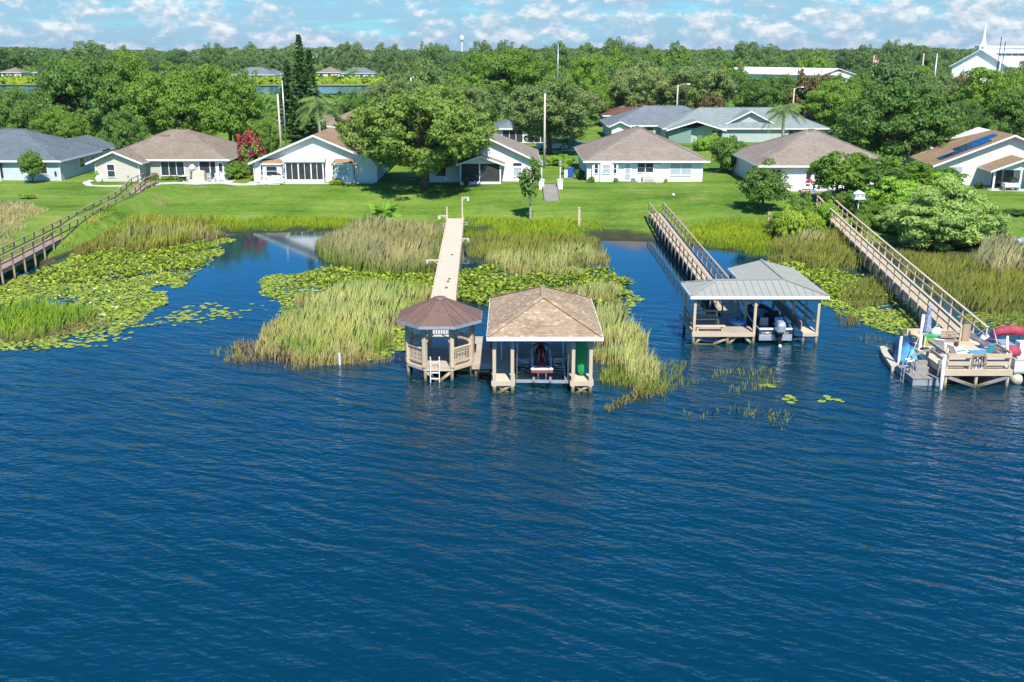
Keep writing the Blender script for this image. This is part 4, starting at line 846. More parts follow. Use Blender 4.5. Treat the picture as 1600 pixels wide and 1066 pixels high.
b.inputs['Roughness'].default_value = .9; b.inputs['Specular IOR Level'].default_value = .1; bump(t, b, noise(t, 60, 2), .4, .006); M['tabs'] = m
def shingle_face(poly, mb, row=.13, tab=.21):
    p0 = poly[0]; n = (poly[1] - poly[0]).cross(poly[2] - poly[0]).normalized(); u = (poly[1] - poly[0]).normalized(); v = n.cross(u)
    q = [((p - p0).dot(u), (p - p0).dot(v)) for p in poly]; vmax = max(b_ for a_, b_ in q)
    def span(vv):
        xs = []
        for (a0, b0), (a1, b1_) in zip(q, q[1:] + q[:1]):
            if (b0 - vv) * (b1_ - vv) <= 0 and abs(b1_ - b0) > 1e-6: xs.append(a0 + (a1 - a0) * (vv - b0) / (b1_ - b0))
        return (min(xs), max(xs)) if len(xs) > 1 else None
    k = 0; vv = 0.001
    while vv < vmax - .02:
        s0 = span(vv); s1 = span(min(vv + row, vmax - .002)); 
        if s0 and s1:
            x = s0[0] - (k % 2) * tab / 2 - random.uniform(0, .05)
            while x < s0[1]:
                w = tab * random.uniform(.85, 1.15); a0 = max(x, s0[0]); a1 = min(x + w - .008, s0[1]); c0 = min(max(x, s1[0]), s1[1]); c1 = min(max(x + w - .008, s1[0]), s1[1])
                if a1 - a0 > .02:
                    lf = random.uniform(.012, .022); f_ = lambda a_, b_, h_: p0 + u * a_ + v * b_ + n * h_
                    mb.add([f_(a0, vv - .01, lf), f_(a1, vv - .01, lf), f_(c1, vv + row, .006), f_(c0, vv + row, .006), f_(a0, vv - .01, .001), f_(a1, vv - .01, .001)], [(0, 1, 2, 3), (4, 5, 1, 0)])
                x += w
        vv += row; k += 1
tb = MB()
for pl in ([A, B, r0], [B, C, r1, r0], [C, D, r1], [D, A, r0, r1]): shingle_face(pl, tb)
O('shingle', tb, 'tabs', roof, kind='stuff')
cb = MB()
for p, q in ((A, r0), (B, r0), (C, r1), (D, r1), (r0, r1)):
    k = int((q - p).length / .18)
    for i in range(k): cb.beam(p.lerp(q, i / k) + Vector((0, 0, .035)), p.lerp(q, (i + 1.2) / k) + Vector((0, 0, .028)), .24, .03)
O('ridge_cap', cb, 'tabs', roof, kind='stuff')
# lift cradle
LF = E('boat_lift', 'pale aluminium cradle lift holding the jet ski inside the boathouse', 'boat lift', (1.52, 47.3, 0))
for y in (.25, 3.6): O('cross_bunk', MB().beam((-1.35, y, .44), (1.35, y, .40 if y < 1 else .44), .12, .14), 'alu', LF)
for x in (-.42, .42): O('bunk', MB().beam((x, .0, .52), (x, 3.9, .52), .12, .08), 'greywood', LF)
O('side_tube', MB().beam((1.2, .25, .44), (1.2, 3.6, .44), .1), 'alu', LF)
# jet ski (stern toward -y)
JS = E('jet_ski', 'silver and black jet ski with a red seat parked on the lift', 'jet ski', (1.52, 47.9, .56))
secs = []
for y, w, zk, zs, zt in ((0, .50, .12, .30, .42), (.6, .56, .05, .32, .50), (1.4, .58, .0, .34, .56), (2.2, .54, .02, .38, .66), (2.8, .40, .10, .44, .70), (3.2, .18, .25, .50, .66), (3.35, .04, .42, .52, .58)):
    secs.append([(0, y, zk), (w * .7, y, zk + .08), (w, y, zs), (w * .92, y, zt), (w * .45, y, zt + .02), (0, y, zt + .03), (-w * .45, y, zt + .02), (-w * .92, y, zt), (-w, y, zs), (-w * .7, y, zk + .08)])
O('hull', MB().loft(secs), 'silver', JS, smooth=True)
O('footwell', MB().b2(-.40, -.27, .25, 1.9, .50, .575), 'dark', JS); O('footwell', MB().b2(.27, .40, .25, 1.9, .50, .575), 'dark', JS)
for s in (-1, 1): O('side_cowl', MB().loft([[(s * (.30 + .2 * k), y, z) for k, z in ((0, .56), (.4, .62 + dz), (1, .60 + dz * .6), (1.25, .5), (.6, .45))] for y, dz in ((.9, 0), (1.5, .12), (2.2, .24), (2.7, .1))]), 'silver', JS, smooth=True)
secs = [[(w * math.cos(a_), y, z0 + (z1 - z0) * math.sin(a_)) for a_ in np.linspace(0, math.pi, 7)] for y, w, z0, z1 in ((.15, .22, .45, .68), (.5, .25, .5, .86), (1.0, .23, .5, .88), (1.45, .19, .52, .84), (1.75, .18, .55, .96), (2.0, .2, .6, 1.02))]
O('seat', MB().loft(secs), 'red', JS, smooth=True)
secs = [[(w * math.cos(a_), y, z0 + (z1 - z0) * math.sin(a_)) for a_ in np.linspace(0, math.pi, 7)] for y, w, z0, z1 in ((1.85, .22, .58, 1.1), (2.1, .28, .58, 1.12), (2.5, .27, .6, 1.0), (2.9, .22, .62, .84), (3.2, .08, .6, .68))]
O('hood', MB().loft(secs), 'dark', JS, smooth=True); O('hood_stripe', MB().b2(-.1, .1, 2.0, 2.35, 1.1, 1.14).b2(-.16, .16, 1.92, 2.04, 1.1, 1.18), 'red', JS)
O('handlebar', MB().tube([(-.42, 1.72, 1.16), (-.2, 1.85, 1.2), (.2, 1.85, 1.2), (.42, 1.72, 1.16)], .03, 6), 'dark', JS)
for s in (-1, 1): O('mirror', MB().box((.42 * s, 2.2, 1.12), (.2, .1, .12)), 'silver', JS); O('side_sponson', MB().beam((.57 * s, .1, .3), (.57 * s, 1.6, .34), .1, .14), 'dark', JS)
O('swim_platform', MB().b2(-.55, .55, -.28, .02, .28, .34), 'maroon', JS); O('step', MB().tube([(-.2, -.25, .28), (-.2, -.35, -.1), (.2, -.35, -.1), (.2, -.25, .28)], .02, 5), 'galv', JS)
O('rear_handle', MB().tube([(-.22, .12, .6), (-.2, .02, .72), (.2, .02, .72), (.22, .12, .6)], .03, 6), 'dark', JS)
for s in (-1, 1): O('bumper', MB().ell((.46 * s, -.02, .4), (.12, .12, .08)), 'white', JS)
# kayak upright, life ring
KY = E('kayak', 'green kayak standing upright at the right bay of the shingled boathouse', 'kayak', (3.52, 47.75, .62)); ss = []
for z, w in ((0, .06), (.25, .2), (.8, .29), (1.4, .32), (1.9, .28), (2.12, .22)): ss.append([(w * math.cos(q), .05 + .55 * w * math.sin(q) + .1 * z, z) for q in np.linspace(0, 2 * math.pi, 12, endpoint=False)])
O('hull', MB().loft(ss), 'green', KY, smooth=True); O('cockpit_rim', MB().lathe((0, 0, 0), [(.01, 0)], 3), 'dark', KY) if False else O('keel_strip', MB().beam((0, -.1, .3), (0, .03, 1.9), .05, .03), 'green', KY)
LR = E('life_ring', 'red life ring hanging on the left rear post of the shingled boathouse', 'life ring', (-1.12, 51.9, 1.25)); 
O('ring', MB().loft([[( .05 * math.cos(q) * 1.6, (.24 + .09 * math.cos(q)) * math.cos(a_), (.30 + .09 * math.cos(q)) * math.sin(a_)) if False else (.08 * math.sin(q), (.24 + .09 * math.cos(q)) * math.cos(a_), (.3 + .09 * math.cos(q)) * math.sin(a_)) for q in np.linspace(0, 2 * math.pi, 7, endpoint=False)] for a_ in np.linspace(0, 2 * math.pi, 17)], caps=False), 'redcloth', LR, smooth=True); O('rope', MB().tube([(0, -.33, .3), (.1, -.2, .38), (.1, .2, .38), (0, .33, .3)], .015, 4), 'white', LR)

# ---- boathouse 2
B2 = E('boathouse', 'open boathouse with an L-shaped grey metal roof and a bench deck', 'boathouse', (10.5, 55.4, 0)); B2Z = .75
def lx(p): return Vector((p[0] - 10.5, p[1] - 55.4, p[2]))
O('deck_board', boards_y(0, 2.5, .02, 3.6, B2Z), 'deckgrey', B2, kind='stuff'); O('deck_board', boards_y(2.52, 3.55, .02, 6.6, B2Z), 'deckgrey', B2, kind='stuff'); O('rim_joist', MB().b2(-.05, 3.6, -.05, 0, B2Z - .24, B2Z - .01), 'tanwood', B2); O('rim_joist', MB().b2(-.06, -.01, 0, 4.5, B2Z - .24, B2Z - .01), 'tanwood', B2); O('rim_joist', MB().b2(3.56, 3.61, 0, 6.6, B2Z - .24, B2Z - .01), 'tanwood', B2)
O('catwalk_board', boards_x(6.4, 7.25, 0, 6.8, B2Z), 'pierwood', B2, kind='stuff'); O('rim_joist', MB().b2(6.38, 7.28, -.05, 0, B2Z - .22, B2Z - .01), 'tanwood', B2)
pm = MB().b2(-.075, .075, -.075, .075, B2Z - .25, 2.86).mesh('post', 'tanwood')
for x, y in ((.06, .06), (3.55, .06), (7.2, .06), (.06, 3.2), (3.55, 2.4), (3.55, 4.8), (3.55, 7.0), (6.45, 2.4), (7.2, 2.4), (6.45, 4.8), (7.2, 4.8), (7.2, 7.0), (6.45, 7.0)):
    O('post', pm, None, B2, loc=(x, y, 0)); O('piling', MB().cyl((x, y, -1.2), (x, y, B2Z - .22), .085, n=8), 'pile', B2)
for x in (2.05, 6.45): O('piling', MB().cyl((x, .1, -1.2), (x, .1, B2Z - .22), .085, n=8), 'pile', B2)
for p, q in (((.15, .1, 2.35), (.55, .1, 2.8)), ((3.45, .1, 2.35), (3.05, .1, 2.8)), ((3.65, .1, 2.35), (4.05, .1, 2.8))): O('knee_brace', MB().beam(p, q, .05, .09), 'greywood', B2)
for p, q in (((.2, .12, .05), (.6, .12, .55)), ((1.25, .12, .02), (2.5, .12, .55)), ((2.15, .15, .05), (2.7, .15, .55)), ((3.5, .12, .05), (2.95, .12, .55)), ((.1, .1, .02), (1.3, .1, -.04))): O('cross_brace', MB().beam(p, q, .05, .13), 'tanwood', B2)
O('front_beam', MB().b2(-.1, 7.35, .0, .12, 2.66, 2.86), 'greywood', B2); O('side_beam', MB().b2(7.14, 7.26, .12, 7.2, 2.66, 2.86), 'greywood', B2); O('side_beam', MB().b2(3.49, 3.61, .12, 7.2, 2.66, 2.86), 'greywood', B2); O('side_beam', MB().b2(0, .12, .12, 3.3, 2.66, 2.86), 'greywood', B2)
for z in (1.15, 1.55): O('side_rail', MB().b2(7.16, 7.22, .15, 7.0, z, z + .12), 'greywood', B2)
O('side_board', MB().b2(6.4, 6.46, .5, 6.9, B2Z + .05, B2Z + .5), 'greywood', B2); O('side_rail', MB().b2(-.02, .05, .1, 3.2, 1.35, 1.5).b2(-.02, .05, .1, 3.2, .95, 1.1), 'railwood', B2)
E_, RG = 2.97, 3.52
faces = [[(10.26, 55.2, E_), (18.15, 55.2, E_), (16.05, 57.05, RG), (12.0, 56.95, RG)], [(10.26, 58.7, E_), (10.26, 55.2, E_), (12.0, 56.95, RG)], [(13.98, 58.7, E_), (10.26, 58.7, E_), (12, 56.95, RG), (16.05, 57.05, RG)],
         [(13.95, 62.8, E_), (13.98, 58.7, E_), (16.05, 57.05, RG), (16.05, 62.8, RG)], [(18.15, 55.2, E_), (18.15, 62.8, E_), (16.05, 62.8, RG), (16.05, 57.05, RG)]]
def clip(poly, u, lo, keep_ge):
    out = []
    for p, q in zip(poly, poly[1:] + poly[:1]):
        a_, b_ = p.dot(u) - lo, q.dot(u) - lo
        if not keep_ge: a_, b_ = -a_, -b_
        if a_ >= 0: out.append(p)
        if a_ * b_ < 0: out.append(p.lerp(q, a_ / (a_ - b_)))
    return out
def metal_panels(par, poly, mat, step=.42):
    u = (poly[1] - poly[0]).normalized(); n = (poly[1] - poly[0]).cross(poly[2] - poly[0]).normalized(); ds = [p.dot(u) for p in poly]; lo, hi = min(ds), max(ds); k = max(1, round((hi - lo) / step)); st = (hi - lo) / k
    for i in range(k):
        pc = clip(clip(poly, u, lo + i * st, True), u, lo + (i + 1) * st, False)
        if len(pc) < 3: continue
        c = sum(pc, Vector()) / len(pc); pn = O('roof_panel', MB().loft([[p - n * .025 for p in pc], pc]), mat, par)
        sd = [p for p in pc if abs(p.dot(u) - (lo + i * st)) < 1e-4]
        if len(sd) == 2 and (sd[0] - sd[1]).length > .1 and i > 0: O('seam', MB().beam(sd[0] + n * .015, sd[1] + n * .015, .03, .045), mat, pn)
for f_ in faces: metal_panels(B2, [lx(p) for p in f_], 'greyroof')
cb = MB()
for p, q in (((10.26, 55.2, E_), (12, 56.95, RG)), ((12, 56.95, RG), (16.05, 57.05, RG)), ((18.15, 55.2, E_), (16.05, 57.05, RG)), ((16.05, 57.05, RG), (16.05, 62.8, RG)), ((10.26, 58.7, E_), (12, 56.95, RG))): cb.beam(lx(p) + Vector((0, 0, .03)), lx(q) + Vector((0, 0, .03)), .16, .04)
O('ridge_cap', cb, 'greyroof', B2)
for p, q in (((10.26, 55.18, 2.88), (18.15, 55.18, 2.88)), ((18.17, 55.2, 2.88), (18.17, 62.8, 2.88)), ((10.24, 55.2, 2.88), (10.24, 58.7, 2.88)), ((10.26, 58.72, 2.88), (13.95, 58.72, 2.88)), ((13.94, 58.72, 2.88), (13.94, 62.8, 2.88))): O('fascia', MB().beam(lx(p), lx(q), .04, .17), 'trim', B2)
bn_ = E('bench', 'two-seat brown plank bench on the deck under the grey metal roof', 'bench', (10.75, 55.95, B2Z)); 
for y in (1.35,): O('backrest', MB().b2(.0, 1.55, y, y + .05, .45, .6).b2(.0, 1.55, y + .02, y + .07, .72, .86), 'railwood', bn_)
O('seat', boards_x(0, 1.5, .75, 1.3, .45), 'tanwood', bn_)
for x in (.05, 1.45): O('leg', MB().b2(x, x + .08, .8, .88, 0, .41), 'tanwood', bn_); O('leg', MB().b2(x, x + .08, 1.3, 1.38, 0, .9), 'tanwood', bn_)
bn_ = E('bench', 'low front bench plank along the lake edge of the metal-roofed deck', 'bench', (10.7, 55.5, B2Z)); O('seat', boards_x(-.1, 1.75, .05, .4, .32), 'tanwood', bn_)
for x in (.05, 1.5): O('leg', MB().b2(x, x + .1, .1, .35, 0, .28), 'tanwood', bn_)
tb_ = E('tow_tube', 'blue and white inflatable tow tube lying beside the bass boat', 'tow tube', (13.5, 57.3, B2Z)); tb_.scale = (.85, .85, .85)
O('tube', MB().loft([[((.42 + .17 * math.cos(q)) * math.cos(a_), (.55 + .17 * math.cos(q)) * math.sin(a_), .17 + .17 * math.sin(q)) for q in np.linspace(0, 2 * math.pi, 9, endpoint=False)] for a_ in np.linspace(0, 2 * math.pi, 19)], caps=False), 'blue', tb_, smooth=True); O('cover', MB().ell((0, 0, .2), (.4, .5, .1)), 'white', tb_, smooth=True); O('stripe', MB().beam((-.2, -.45, .33), (.1, .45, .33), .1, .03).beam((.25, -.35, .33), (-.05, .3, .33), .1, .03), 'navy', tb_)
# bass boat, stern toward -y
BB = E('bass_boat', 'open aluminium bass boat with a grey outboard under the metal roof', 'boat', (15.4, 55.75, .12)); secs = []
for y, w, zk, zg in ((0, .98, .05, .72), (1.2, 1.05, .02, .74), (2.8, 1.05, .02, .78), (4.0, .9, .06, .86), (4.9, .55, .2, .94), (5.5, .08, .5, 1.0)):
    zf = max(zk + .2, .34) if y < 3.8 else zg - .12; wi = max(w - .12, .02)
    secs.append([(0, y, zk), (w * .75, y, zk + .06), (w, y, zk + .35 * (zg - zk)), (w, y, zg), (wi, y, zg), (wi * .95, y, zf), (0, y, zf), (-wi * .95, y, zf), (-wi, y, zg), (-w, y, zg), (-w, y, zk + .35 * (zg - zk)), (-w * .75, y, zk + .06)])
O('hull', MB().loft(secs), 'navy', BB); O('gunwale', MB().tube([(.98, 0, .75), (1.02, 2, .78), (.88, 4, .89), (.52, 4.9, .97), (.05, 5.5, 1.03), (-.52, 4.9, .97), (-.88, 4, .89), (-1.02, 2, .78), (-.98, 0, .75)], .035, 6), 'alu', BB)
O('transom', MB().b2(-.96, .96, -.06, .1, .06, .42).b2(-.9, -.3, -.08, -.06, .1, .35), 'alu', BB); O('transom_cap', MB().b2(-.95, .95, -.03, .12, .7, .78), 'white', BB); O('transom_deck', MB().b2(-.85, .85, .1, .8, .46, .6), 'greyplas', BB)
for x in (-.5, .45): O('tail_light', MB().b2(x - .1, x + .1, -.09, -.06, .5, .58), 'white', BB)
O('windscreen_console', MB().b2(.25, .8, 2.0, 2.5, .4, 1.0).b2(.3, .75, 2.35, 2.4, 1.0, 1.25), 'dark', BB); O('steering_wheel', MB().lathe((.5, 1.95, .95), [(.16, 0), (.18, .03), (.16, .04)], 10), 'dark', BB)
for x, y in ((-.45, 1.3), (.45, 1.4), (-.2, 3.3)): s_ = O('seat', MB().b2(x - .24, x + .24, y - .22, y + .22, .62, .72).b2(x - .24, x + .24, y - .26, y - .18, .72, 1.15), 'greyplas' if x < .3 else 'blue', BB); O('pedestal', MB().cyl((x, y, .3), (x, y, .62), .05), 'galv', s_)
O('trolling_motor', MB().beam((.2, 4.4, 1.15), (-.5, 5.1, 1.2), .06).ell((-.55, 5.15, 1.2), (.1, .12, .1)), 'white', BB); O('bow_deck', MB().b2(-.5, .5, 3.8, 4.7, .72, .78), 'blue', BB)
om = O('outboard_motor', MB().loft([[(w * x_ + .15, -.42 + d * y_, z) for x_, y_ in ((-1, -.8), (-.6, -1), (.6, -1), (1, -.8), (1, .8), (.6, 1), (-.6, 1), (-1, .8))] for z, w, d in ((.62, .17, .2), (.75, .24, .3), (1.1, .25, .32), (1.3, .2, .26), (1.36, .1, .14))]), 'galv', BB, smooth=False)
O('leg', MB().b2(.05, .25, -.5, -.28, -.3, .65), 'dark', om); O('propeller', MB().ell((.15, -.6, -.12), (.1, .12, .1)), 'white', om); O('bracket', MB().b2(-.05, .35, -.25, -.05, .3, .75), 'dark', om)

# ---- right hand dock
D4 = E('dock', 'cluttered timber dock with rail benches at the end of the tan boardwalk', 'dock', (21.95, 47.8, 0)); D4Z = .95
O('deck_board', boards_y(0, 3.35, .02, 5.1, D4Z), 'pierwood', D4, kind='stuff'); O('rim_joist', MB().b2(-.05, 3.4, -.07, -.01, D4Z - .3, D4Z + .02), 'tanwood', D4); O('rim_joist', MB().b2(-.07, -.02, 0, 5.1, D4Z - .3, D4Z - .01), 'tanwood', D4); O('rim_joist', MB().b2(3.36, 3.42, 0, 5.1, D4Z - .3, D4Z - .01), 'tanwood', D4)
for x, y in ((.1, .08), (1.65, .08), (3.25, .08), (.1, 2.5), (3.25, 2.5), (.1, 5.0), (1.7, 5.0), (3.25, 5.0)): O('piling', MB().cyl((x, y, -1.2), (x, y, D4Z - .04), .085, n=8), 'tanwood', D4)
O('cross_brace', MB().beam((.2, 0, .55), (1.6, 0, .06), .05, .16), 'greywood', D4); O('cross_brace', MB().beam((3.2, 0, .55), (1.7, 0, .06), .05, .16), 'greywood', D4)
def rail_bench(x0, x1, y=.1):
    for x in (x0, x1): O('post', MB().b2(x - .05, x + .05, y - .05, y + .05, D4Z, D4Z + .85), 'tanwood', D4)
    O('top_rail', MB().b2(x0, x1, y - .1, y - .055, D4Z + .62, D4Z + .84), 'tanwood', D4); O('mid_rail', MB().b2(x0, x1, y - .1, y - .055, D4Z + .22, D4Z + .42), 'tanwood', D4); O('bench_seat', MB().b2(x0, x1, y + .08, y + .5, D4Z + .38, D4Z + .43), 'tanwood', D4)
rail_bench(.1, 1.25); rail_bench(2.0, 3.25)
for x in (.0, 3.3): 
    for z in (.34, .72): O('side_rail', MB().b2(x, x + .05, .2, 1.8 if x > 1 else 2.4, D4Z + z, D4Z + z + .16), 'tanwood', D4)
O('back_rail', MB().b2(-.1, 2.1, 5.02, 5.08, D4Z + .35, D4Z + .75), 'tanwood', D4); O('bench_seat', MB().b2(0, 2.0, 4.6, 5.0, D4Z + .4, D4Z + .45), 'tanwood', D4)
O('back_gate', MB().b2(3.0, 3.4, 5.0, 5.1, D4Z, D4Z + 1.0), 'railwood', D4)
cr = E('bottle_rack', 'brown slatted rack holding bottles between the two front rail benches', 'rack', (23.25, 47.85, D4Z - .1)); O('frame', MB().b2(0, .75, -.04, .3, .0, .06).b2(0, .75, -.04, .3, .8, .86).b2(0, .06, -.04, .3, .06, .8).b2(.69, .75, -.04, .3, .06, .8).b2(0, .75, -.05, .0, .38, .44), 'oldwood', cr)
for i in range(4): O('bottle', MB().lathe((.16 + .15 * i, .12, .08), [(.05, 0), (.05, .2), (.02, .28), (.02, .34)], 8), 'white' if i % 2 else 'galv', cr)
for i in range(5): O('slat', MB().b2(.08 + .13 * i, .12 + .13 * i, .27, .3, .06, .8), 'oldwood', cr)
um = E('closed_umbrella', 'furled blue and white patterned umbrella on the cluttered dock', 'umbrella', (22.3, 51.4, D4Z)); O('pole', MB().cyl((0, 0, 0), (.05, 0, 2.5), .025), 'white', um); O('canopy', MB().lathe((.03, 0, .95), [(.2, 0), (.23, .1), (.19, .5), (.13, 1.1), (.05, 1.5), (.01, 1.56)], 9), 'umb', um); O('base', MB().lathe((0, 0, 0), [(.25, 0), (.2, .08), (.05, .1)], 12), 'dark', um)
def chair(label, x, y, z, mat, rz, lounge=False):
    r = E('lounge_chair' if lounge else 'chair', label, 'chair', (x, y, z), rz); L = 1.1 if lounge else .5
    O('seat', MB().beam((0, 0, .36), (0, L, .38), .5, .05), mat, r); O('backrest', MB().beam((0, -.02, .38), (0, -.42 if lounge else -.2, .95), .5, .05), mat, r)
    for sx_ in (-.24, .24):
        for yy in (.05, L - .05): O('leg', MB().beam((sx_, yy, 0), (sx_, yy, .36), .04), 'white', r)
        if not lounge: O('armrest', MB().beam((sx_, -.05, .62), (sx_, .42, .6), .06, .04), 'white', r)
    return r
chair('white folding lounge chair at the left side of the cluttered dock', 22.7, 50.4, D4Z, 'white', -.6, True); chair('second white lounge chair lying lower on the cluttered dock', 23.0, 49.2, D4Z, 'white', -1.2, True); chair('teal plastic chair beside the boat on the cluttered dock', 24.75, 49.3, D4Z, 'teal', .5)
fr = E('folding_table', 'pale blue folding frame next to the teal chair', 'table', (24.1, 49.2, D4Z)); O('top', MB().b2(-.35, .35, -.25, .25, .5, .54), 'blue', fr); O('leg', MB().beam((-.3, -.2, 0), (.3, -.2, .5), .03).beam((-.3, .2, 0), (.3, .2, .5), .03), 'white', fr); O('leg', MB().beam((.3, -.2, 0), (-.3, -.2, .5), .03).beam((.3, .2, 0), (-.3, .2, .5), .03), 'white', fr)
bx = E('storage_box', 'small pale green storage box against the rear bench of the dock', 'box', (22.95, 52.2, D4Z)); O('body', MB().box((0, 0, .25), (.9, .4, .5)), 'bank', bx); O('lid', MB().box((0, 0, .53), (.94, .44, .06)), 'green', bx)
bx = E('bench', 'brown slatted bench near the boardwalk end of the cluttered dock', 'bench', (23.75, 51.3, D4Z)); 
for i in range(4): O('slat', MB().b2(-.45, .45, .1 + .11 * i, .2 + .11 * i, .4, .43), 'oldwood', bx)
for i in range(3): O('back_slat', MB().b2(-.45, .45, .55, .58, .5 + .14 * i, .6 + .14 * i), 'oldwood', bx)
for x in (-.42, .36): O('leg', MB().b2(x, x + .06, .1, .58, 0, .4), 'oldwood', bx)
bx = E('cooler', 'green and white cooler on the dock beside the brown slatted bench', 'cooler', (23.55, 50.2, D4Z)); O('body', MB().box((0, 0, .18), (.7, .4, .36), .3), 'green', bx); O('lid', MB().box((0, 0, .39), (.74, .44, .07), .3), 'white', bx)
hp = E('paddle', 'yellow handled paddle leaning on the left dock rail', 'paddle', (21.85, 50.9, D4Z)); O('shaft', MB().cyl((-.8, -.9, .05), (0, .2, .9), .02), 'lf_yellow' if False else 'beigeplas', hp); O('blade', MB().ell((0.05, .3, 1.0), (.1, .18, .05)), 'beigeplas', hp)
bg_ = E('bag', 'white bag resting on the boardwalk rail by the umbrella', 'bag', (23.4, 52.6, D4Z + .35)); O('body', MB().ell((0, 0, .25), (.32, .2, .3)), 'white', bg_, smooth=True); O('strap', MB().tube([(-.2, 0, .45), (0, 0, .7), (.2, 0, .45)], .02, 5), 'white', bg_)
# floating platform + piles + pwc dock
FD = E('floating_dock', 'grey floating platform with wooden handrails left of the cluttered dock', 'floating dock', (20.5, 48.1, 0)); O('float', MB().b2(0, 1.6, 0, 2.2, -.2, .34), 'greyplas', FD)
O('deck_board', boards_y(-.03, 1.63, -.03, 2.23, .40), 'greywood', FD, kind='stuff'); O('float_seam', MB().b2(.78, .82, -.02, 0, -.1, .34), 'dark', FD)
for x, y in ((.15, .8), (1.35, .2), (1.45, 2.0)): O('post', MB().b2(x - .06, x + .06, y - .06, y + .06, .4, 1.3), 'greywood', FD)
O('handrail', MB().beam((.1, .8, 1.32), (1.6, 1.6, 1.55), .12, .05), 'greywood', FD); O('step', MB().b2(.6, 1.5, 1.1, 1.4, .4, .62).b2(.6, 1.5, 1.4, 1.7, .4, .85), 'greywood', FD)
la = O('boarding_ladder', MB(), 'alu', FD) if False else None
lad = E('boarding_ladder', 'curved aluminium boarding ladder at the corner of the floating platform', 'ladder', (20.3, 48.6, .1))
for dx in (0, .35): O('side_rail', MB().tube([(-.1, dx, -.4), (-.1, dx, .7), (.05, dx, 1.05), (.35, dx, 1.1), (.5, dx, .9), (.5, dx, .3)], .03, 6), 'alu', lad)
for z in (-.1, .2, .5): O('rung', MB().beam((-.1, 0, z), (-.1, .35, z), .04), 'alu', lad)
def pile(label, x, y, zt, r=.09):
    o = E('dock_pile', label, 'pile', (x, y, 0)); O('pole', MB().cyl((0, 0, -1), (0, 0, zt), r, n=12), 'trim', o, smooth=True); O('cap', MB().lathe((0, 0, zt), [(r * 1.1, -.06), (r * 1.1, .02), (.01, .1)], 12), 'white', o)
pile('tall white pile behind the covered jet ski', 22.1, 51.5, 2.8); pile('white pile at the front between floating platform and dock', 21.72, 47.55, 1.75); pile('short white pile on the left edge of the jet ski float', 20.8, 50.9, 1.75, .07)
PF = E('jet_ski_float', 'beige drive-on float carrying the covered jet ski', 'floating dock', (21.25, 50.3, 0), -R(9)); ss = []
O('float', MB().loft([[(-.95 + .12 * (y > 3), y, -.15), (.95, y, -.15), (1.0, y, .28), (.65, y, .32), (.35, y, .16), (-.35, y, .16), (-.65, y, .32), (-1.0 + .12 * (y > 3), y, .28)] for y in (0, 1.2, 2.6, 3.8)]), 'beigeplas', PF); O('front_block', MB().b2(-.5, .3, -.12, 0, -.1, .24), 'beigeplas', PF)
CJ = E('jet_ski', 'jet ski under a two-tone blue fabric cover on the beige float', 'jet ski', (21.3, 50.6, .2), -R(9)); secs = []
for y, w, zs, zt in ((0, .5, .15, .5), (.5, .58, .12, .72), (1.2, .6, .12, .95), (1.8, .58, .14, 1.18), (2.2, .56, .16, 1.1), (2.8, .42, .2, .78), (3.2, .15, .3, .5)): secs.append([(w * math.cos(a_) * (1 if math.sin(a_) < .5 else .95), y + .03 * math.sin(5 * a_), zs + (zt - zs) * math.sin(a_) ** .8 + .025 * math.sin(7 * a_ + y * 3)) for a_ in np.linspace(0, math.pi, 11)])
O('cover', MB().loft(secs[:3]), 'blue', CJ, smooth=True); O('front_cover', MB().loft(secs[2:]), 'navy', CJ, smooth=True); O('hull', MB().loft([[(-.5 * k, y, .12), (.5 * k, y, .12), (.3 * k, y, -.02), (-.3 * k, y, -.02)] for y, k in ((0, 1), (2.4, 1), (3.25, .2))]), 'navy', CJ)
# pontoon boat, partly outside the frame
PB = E('pontoon_boat', 'white pontoon boat with red folded canopy moored at the right edge', 'boat', (25.75, 48.4, 0))
for x in (.25, 2.15): O('pontoon', MB().tube([(x, -.15, .2), (x, .1, .2), (x, 5.8, .2), (x, 6.4, .35)], [.2, .33, .33, .1], 14), 'beigeplas', PB, smooth=True)
O('deck', MB().b2(0, 2.45, 0, 6.0, .55, .65), 'alu', PB); O('side_panel', MB().b2(0, 2.45, 0, .06, .66, 1.25), 'white', PB); O('side_panel', MB().b2(0, .05, .06, 6, .66, 1.25), 'white', PB); O('panel_rail', MB().b2(-.02, 2.47, -.02, .08, 1.25, 1.31).b2(-.02, .07, .08, 6, 1.25, 1.31), 'tanwood', PB)
O('bench_seat', MB().b2(.15, 2.3, .2, .8, .66, 1.05).b2(.15, 2.3, .1, .25, 1.05, 1.4), 'white', PB); O('console', MB().b2(1.4, 2.1, 2.4, 2.9, .65, 1.5), 'white', PB); O('seat', MB().b2(.2, .8, 3.2, 4.2, .66, 1.2), 'red', PB)
O('canopy_cover', MB().tube([(.1, 3.0, 1.75), (.6, 3.1, 1.95), (1.3, 3.1, 2.0), (2.5, 3.0, 1.85)], [.12, .26, .28, .2], 9), 'redcloth', PB, smooth=True); O('seat_cover', MB().ell((.75, 1.9, 1.15), (.5, .4, .34)), 'redcloth', PB, smooth=True)
O('canopy_frame', MB().tube([(.05, 2.0, 1.3), (.1, 2.6, 1.85), (.15, 3.0, 2.1)], .025, 6).tube([(.05, 4.6, 1.3), (.1, 3.4, 2.1)], .025, 6), 'alu', PB); O('support_pole', MB().beam((-.1, .5, .7), (.2, 1.5, 2.1), .08), 'galv', PB)
bl_ = E('mooring_buoy', 'round white mooring buoy at the boardwalk end post', 'buoy', (25.95, 52.3, .7)); O('ball', MB().ell((0, 0, .6), .27, 12, 8), 'white', bl_, smooth=True); O('stem', MB().cyl((0, 0, -.5), (0, 0, .4), .03), 'galv', bl_)
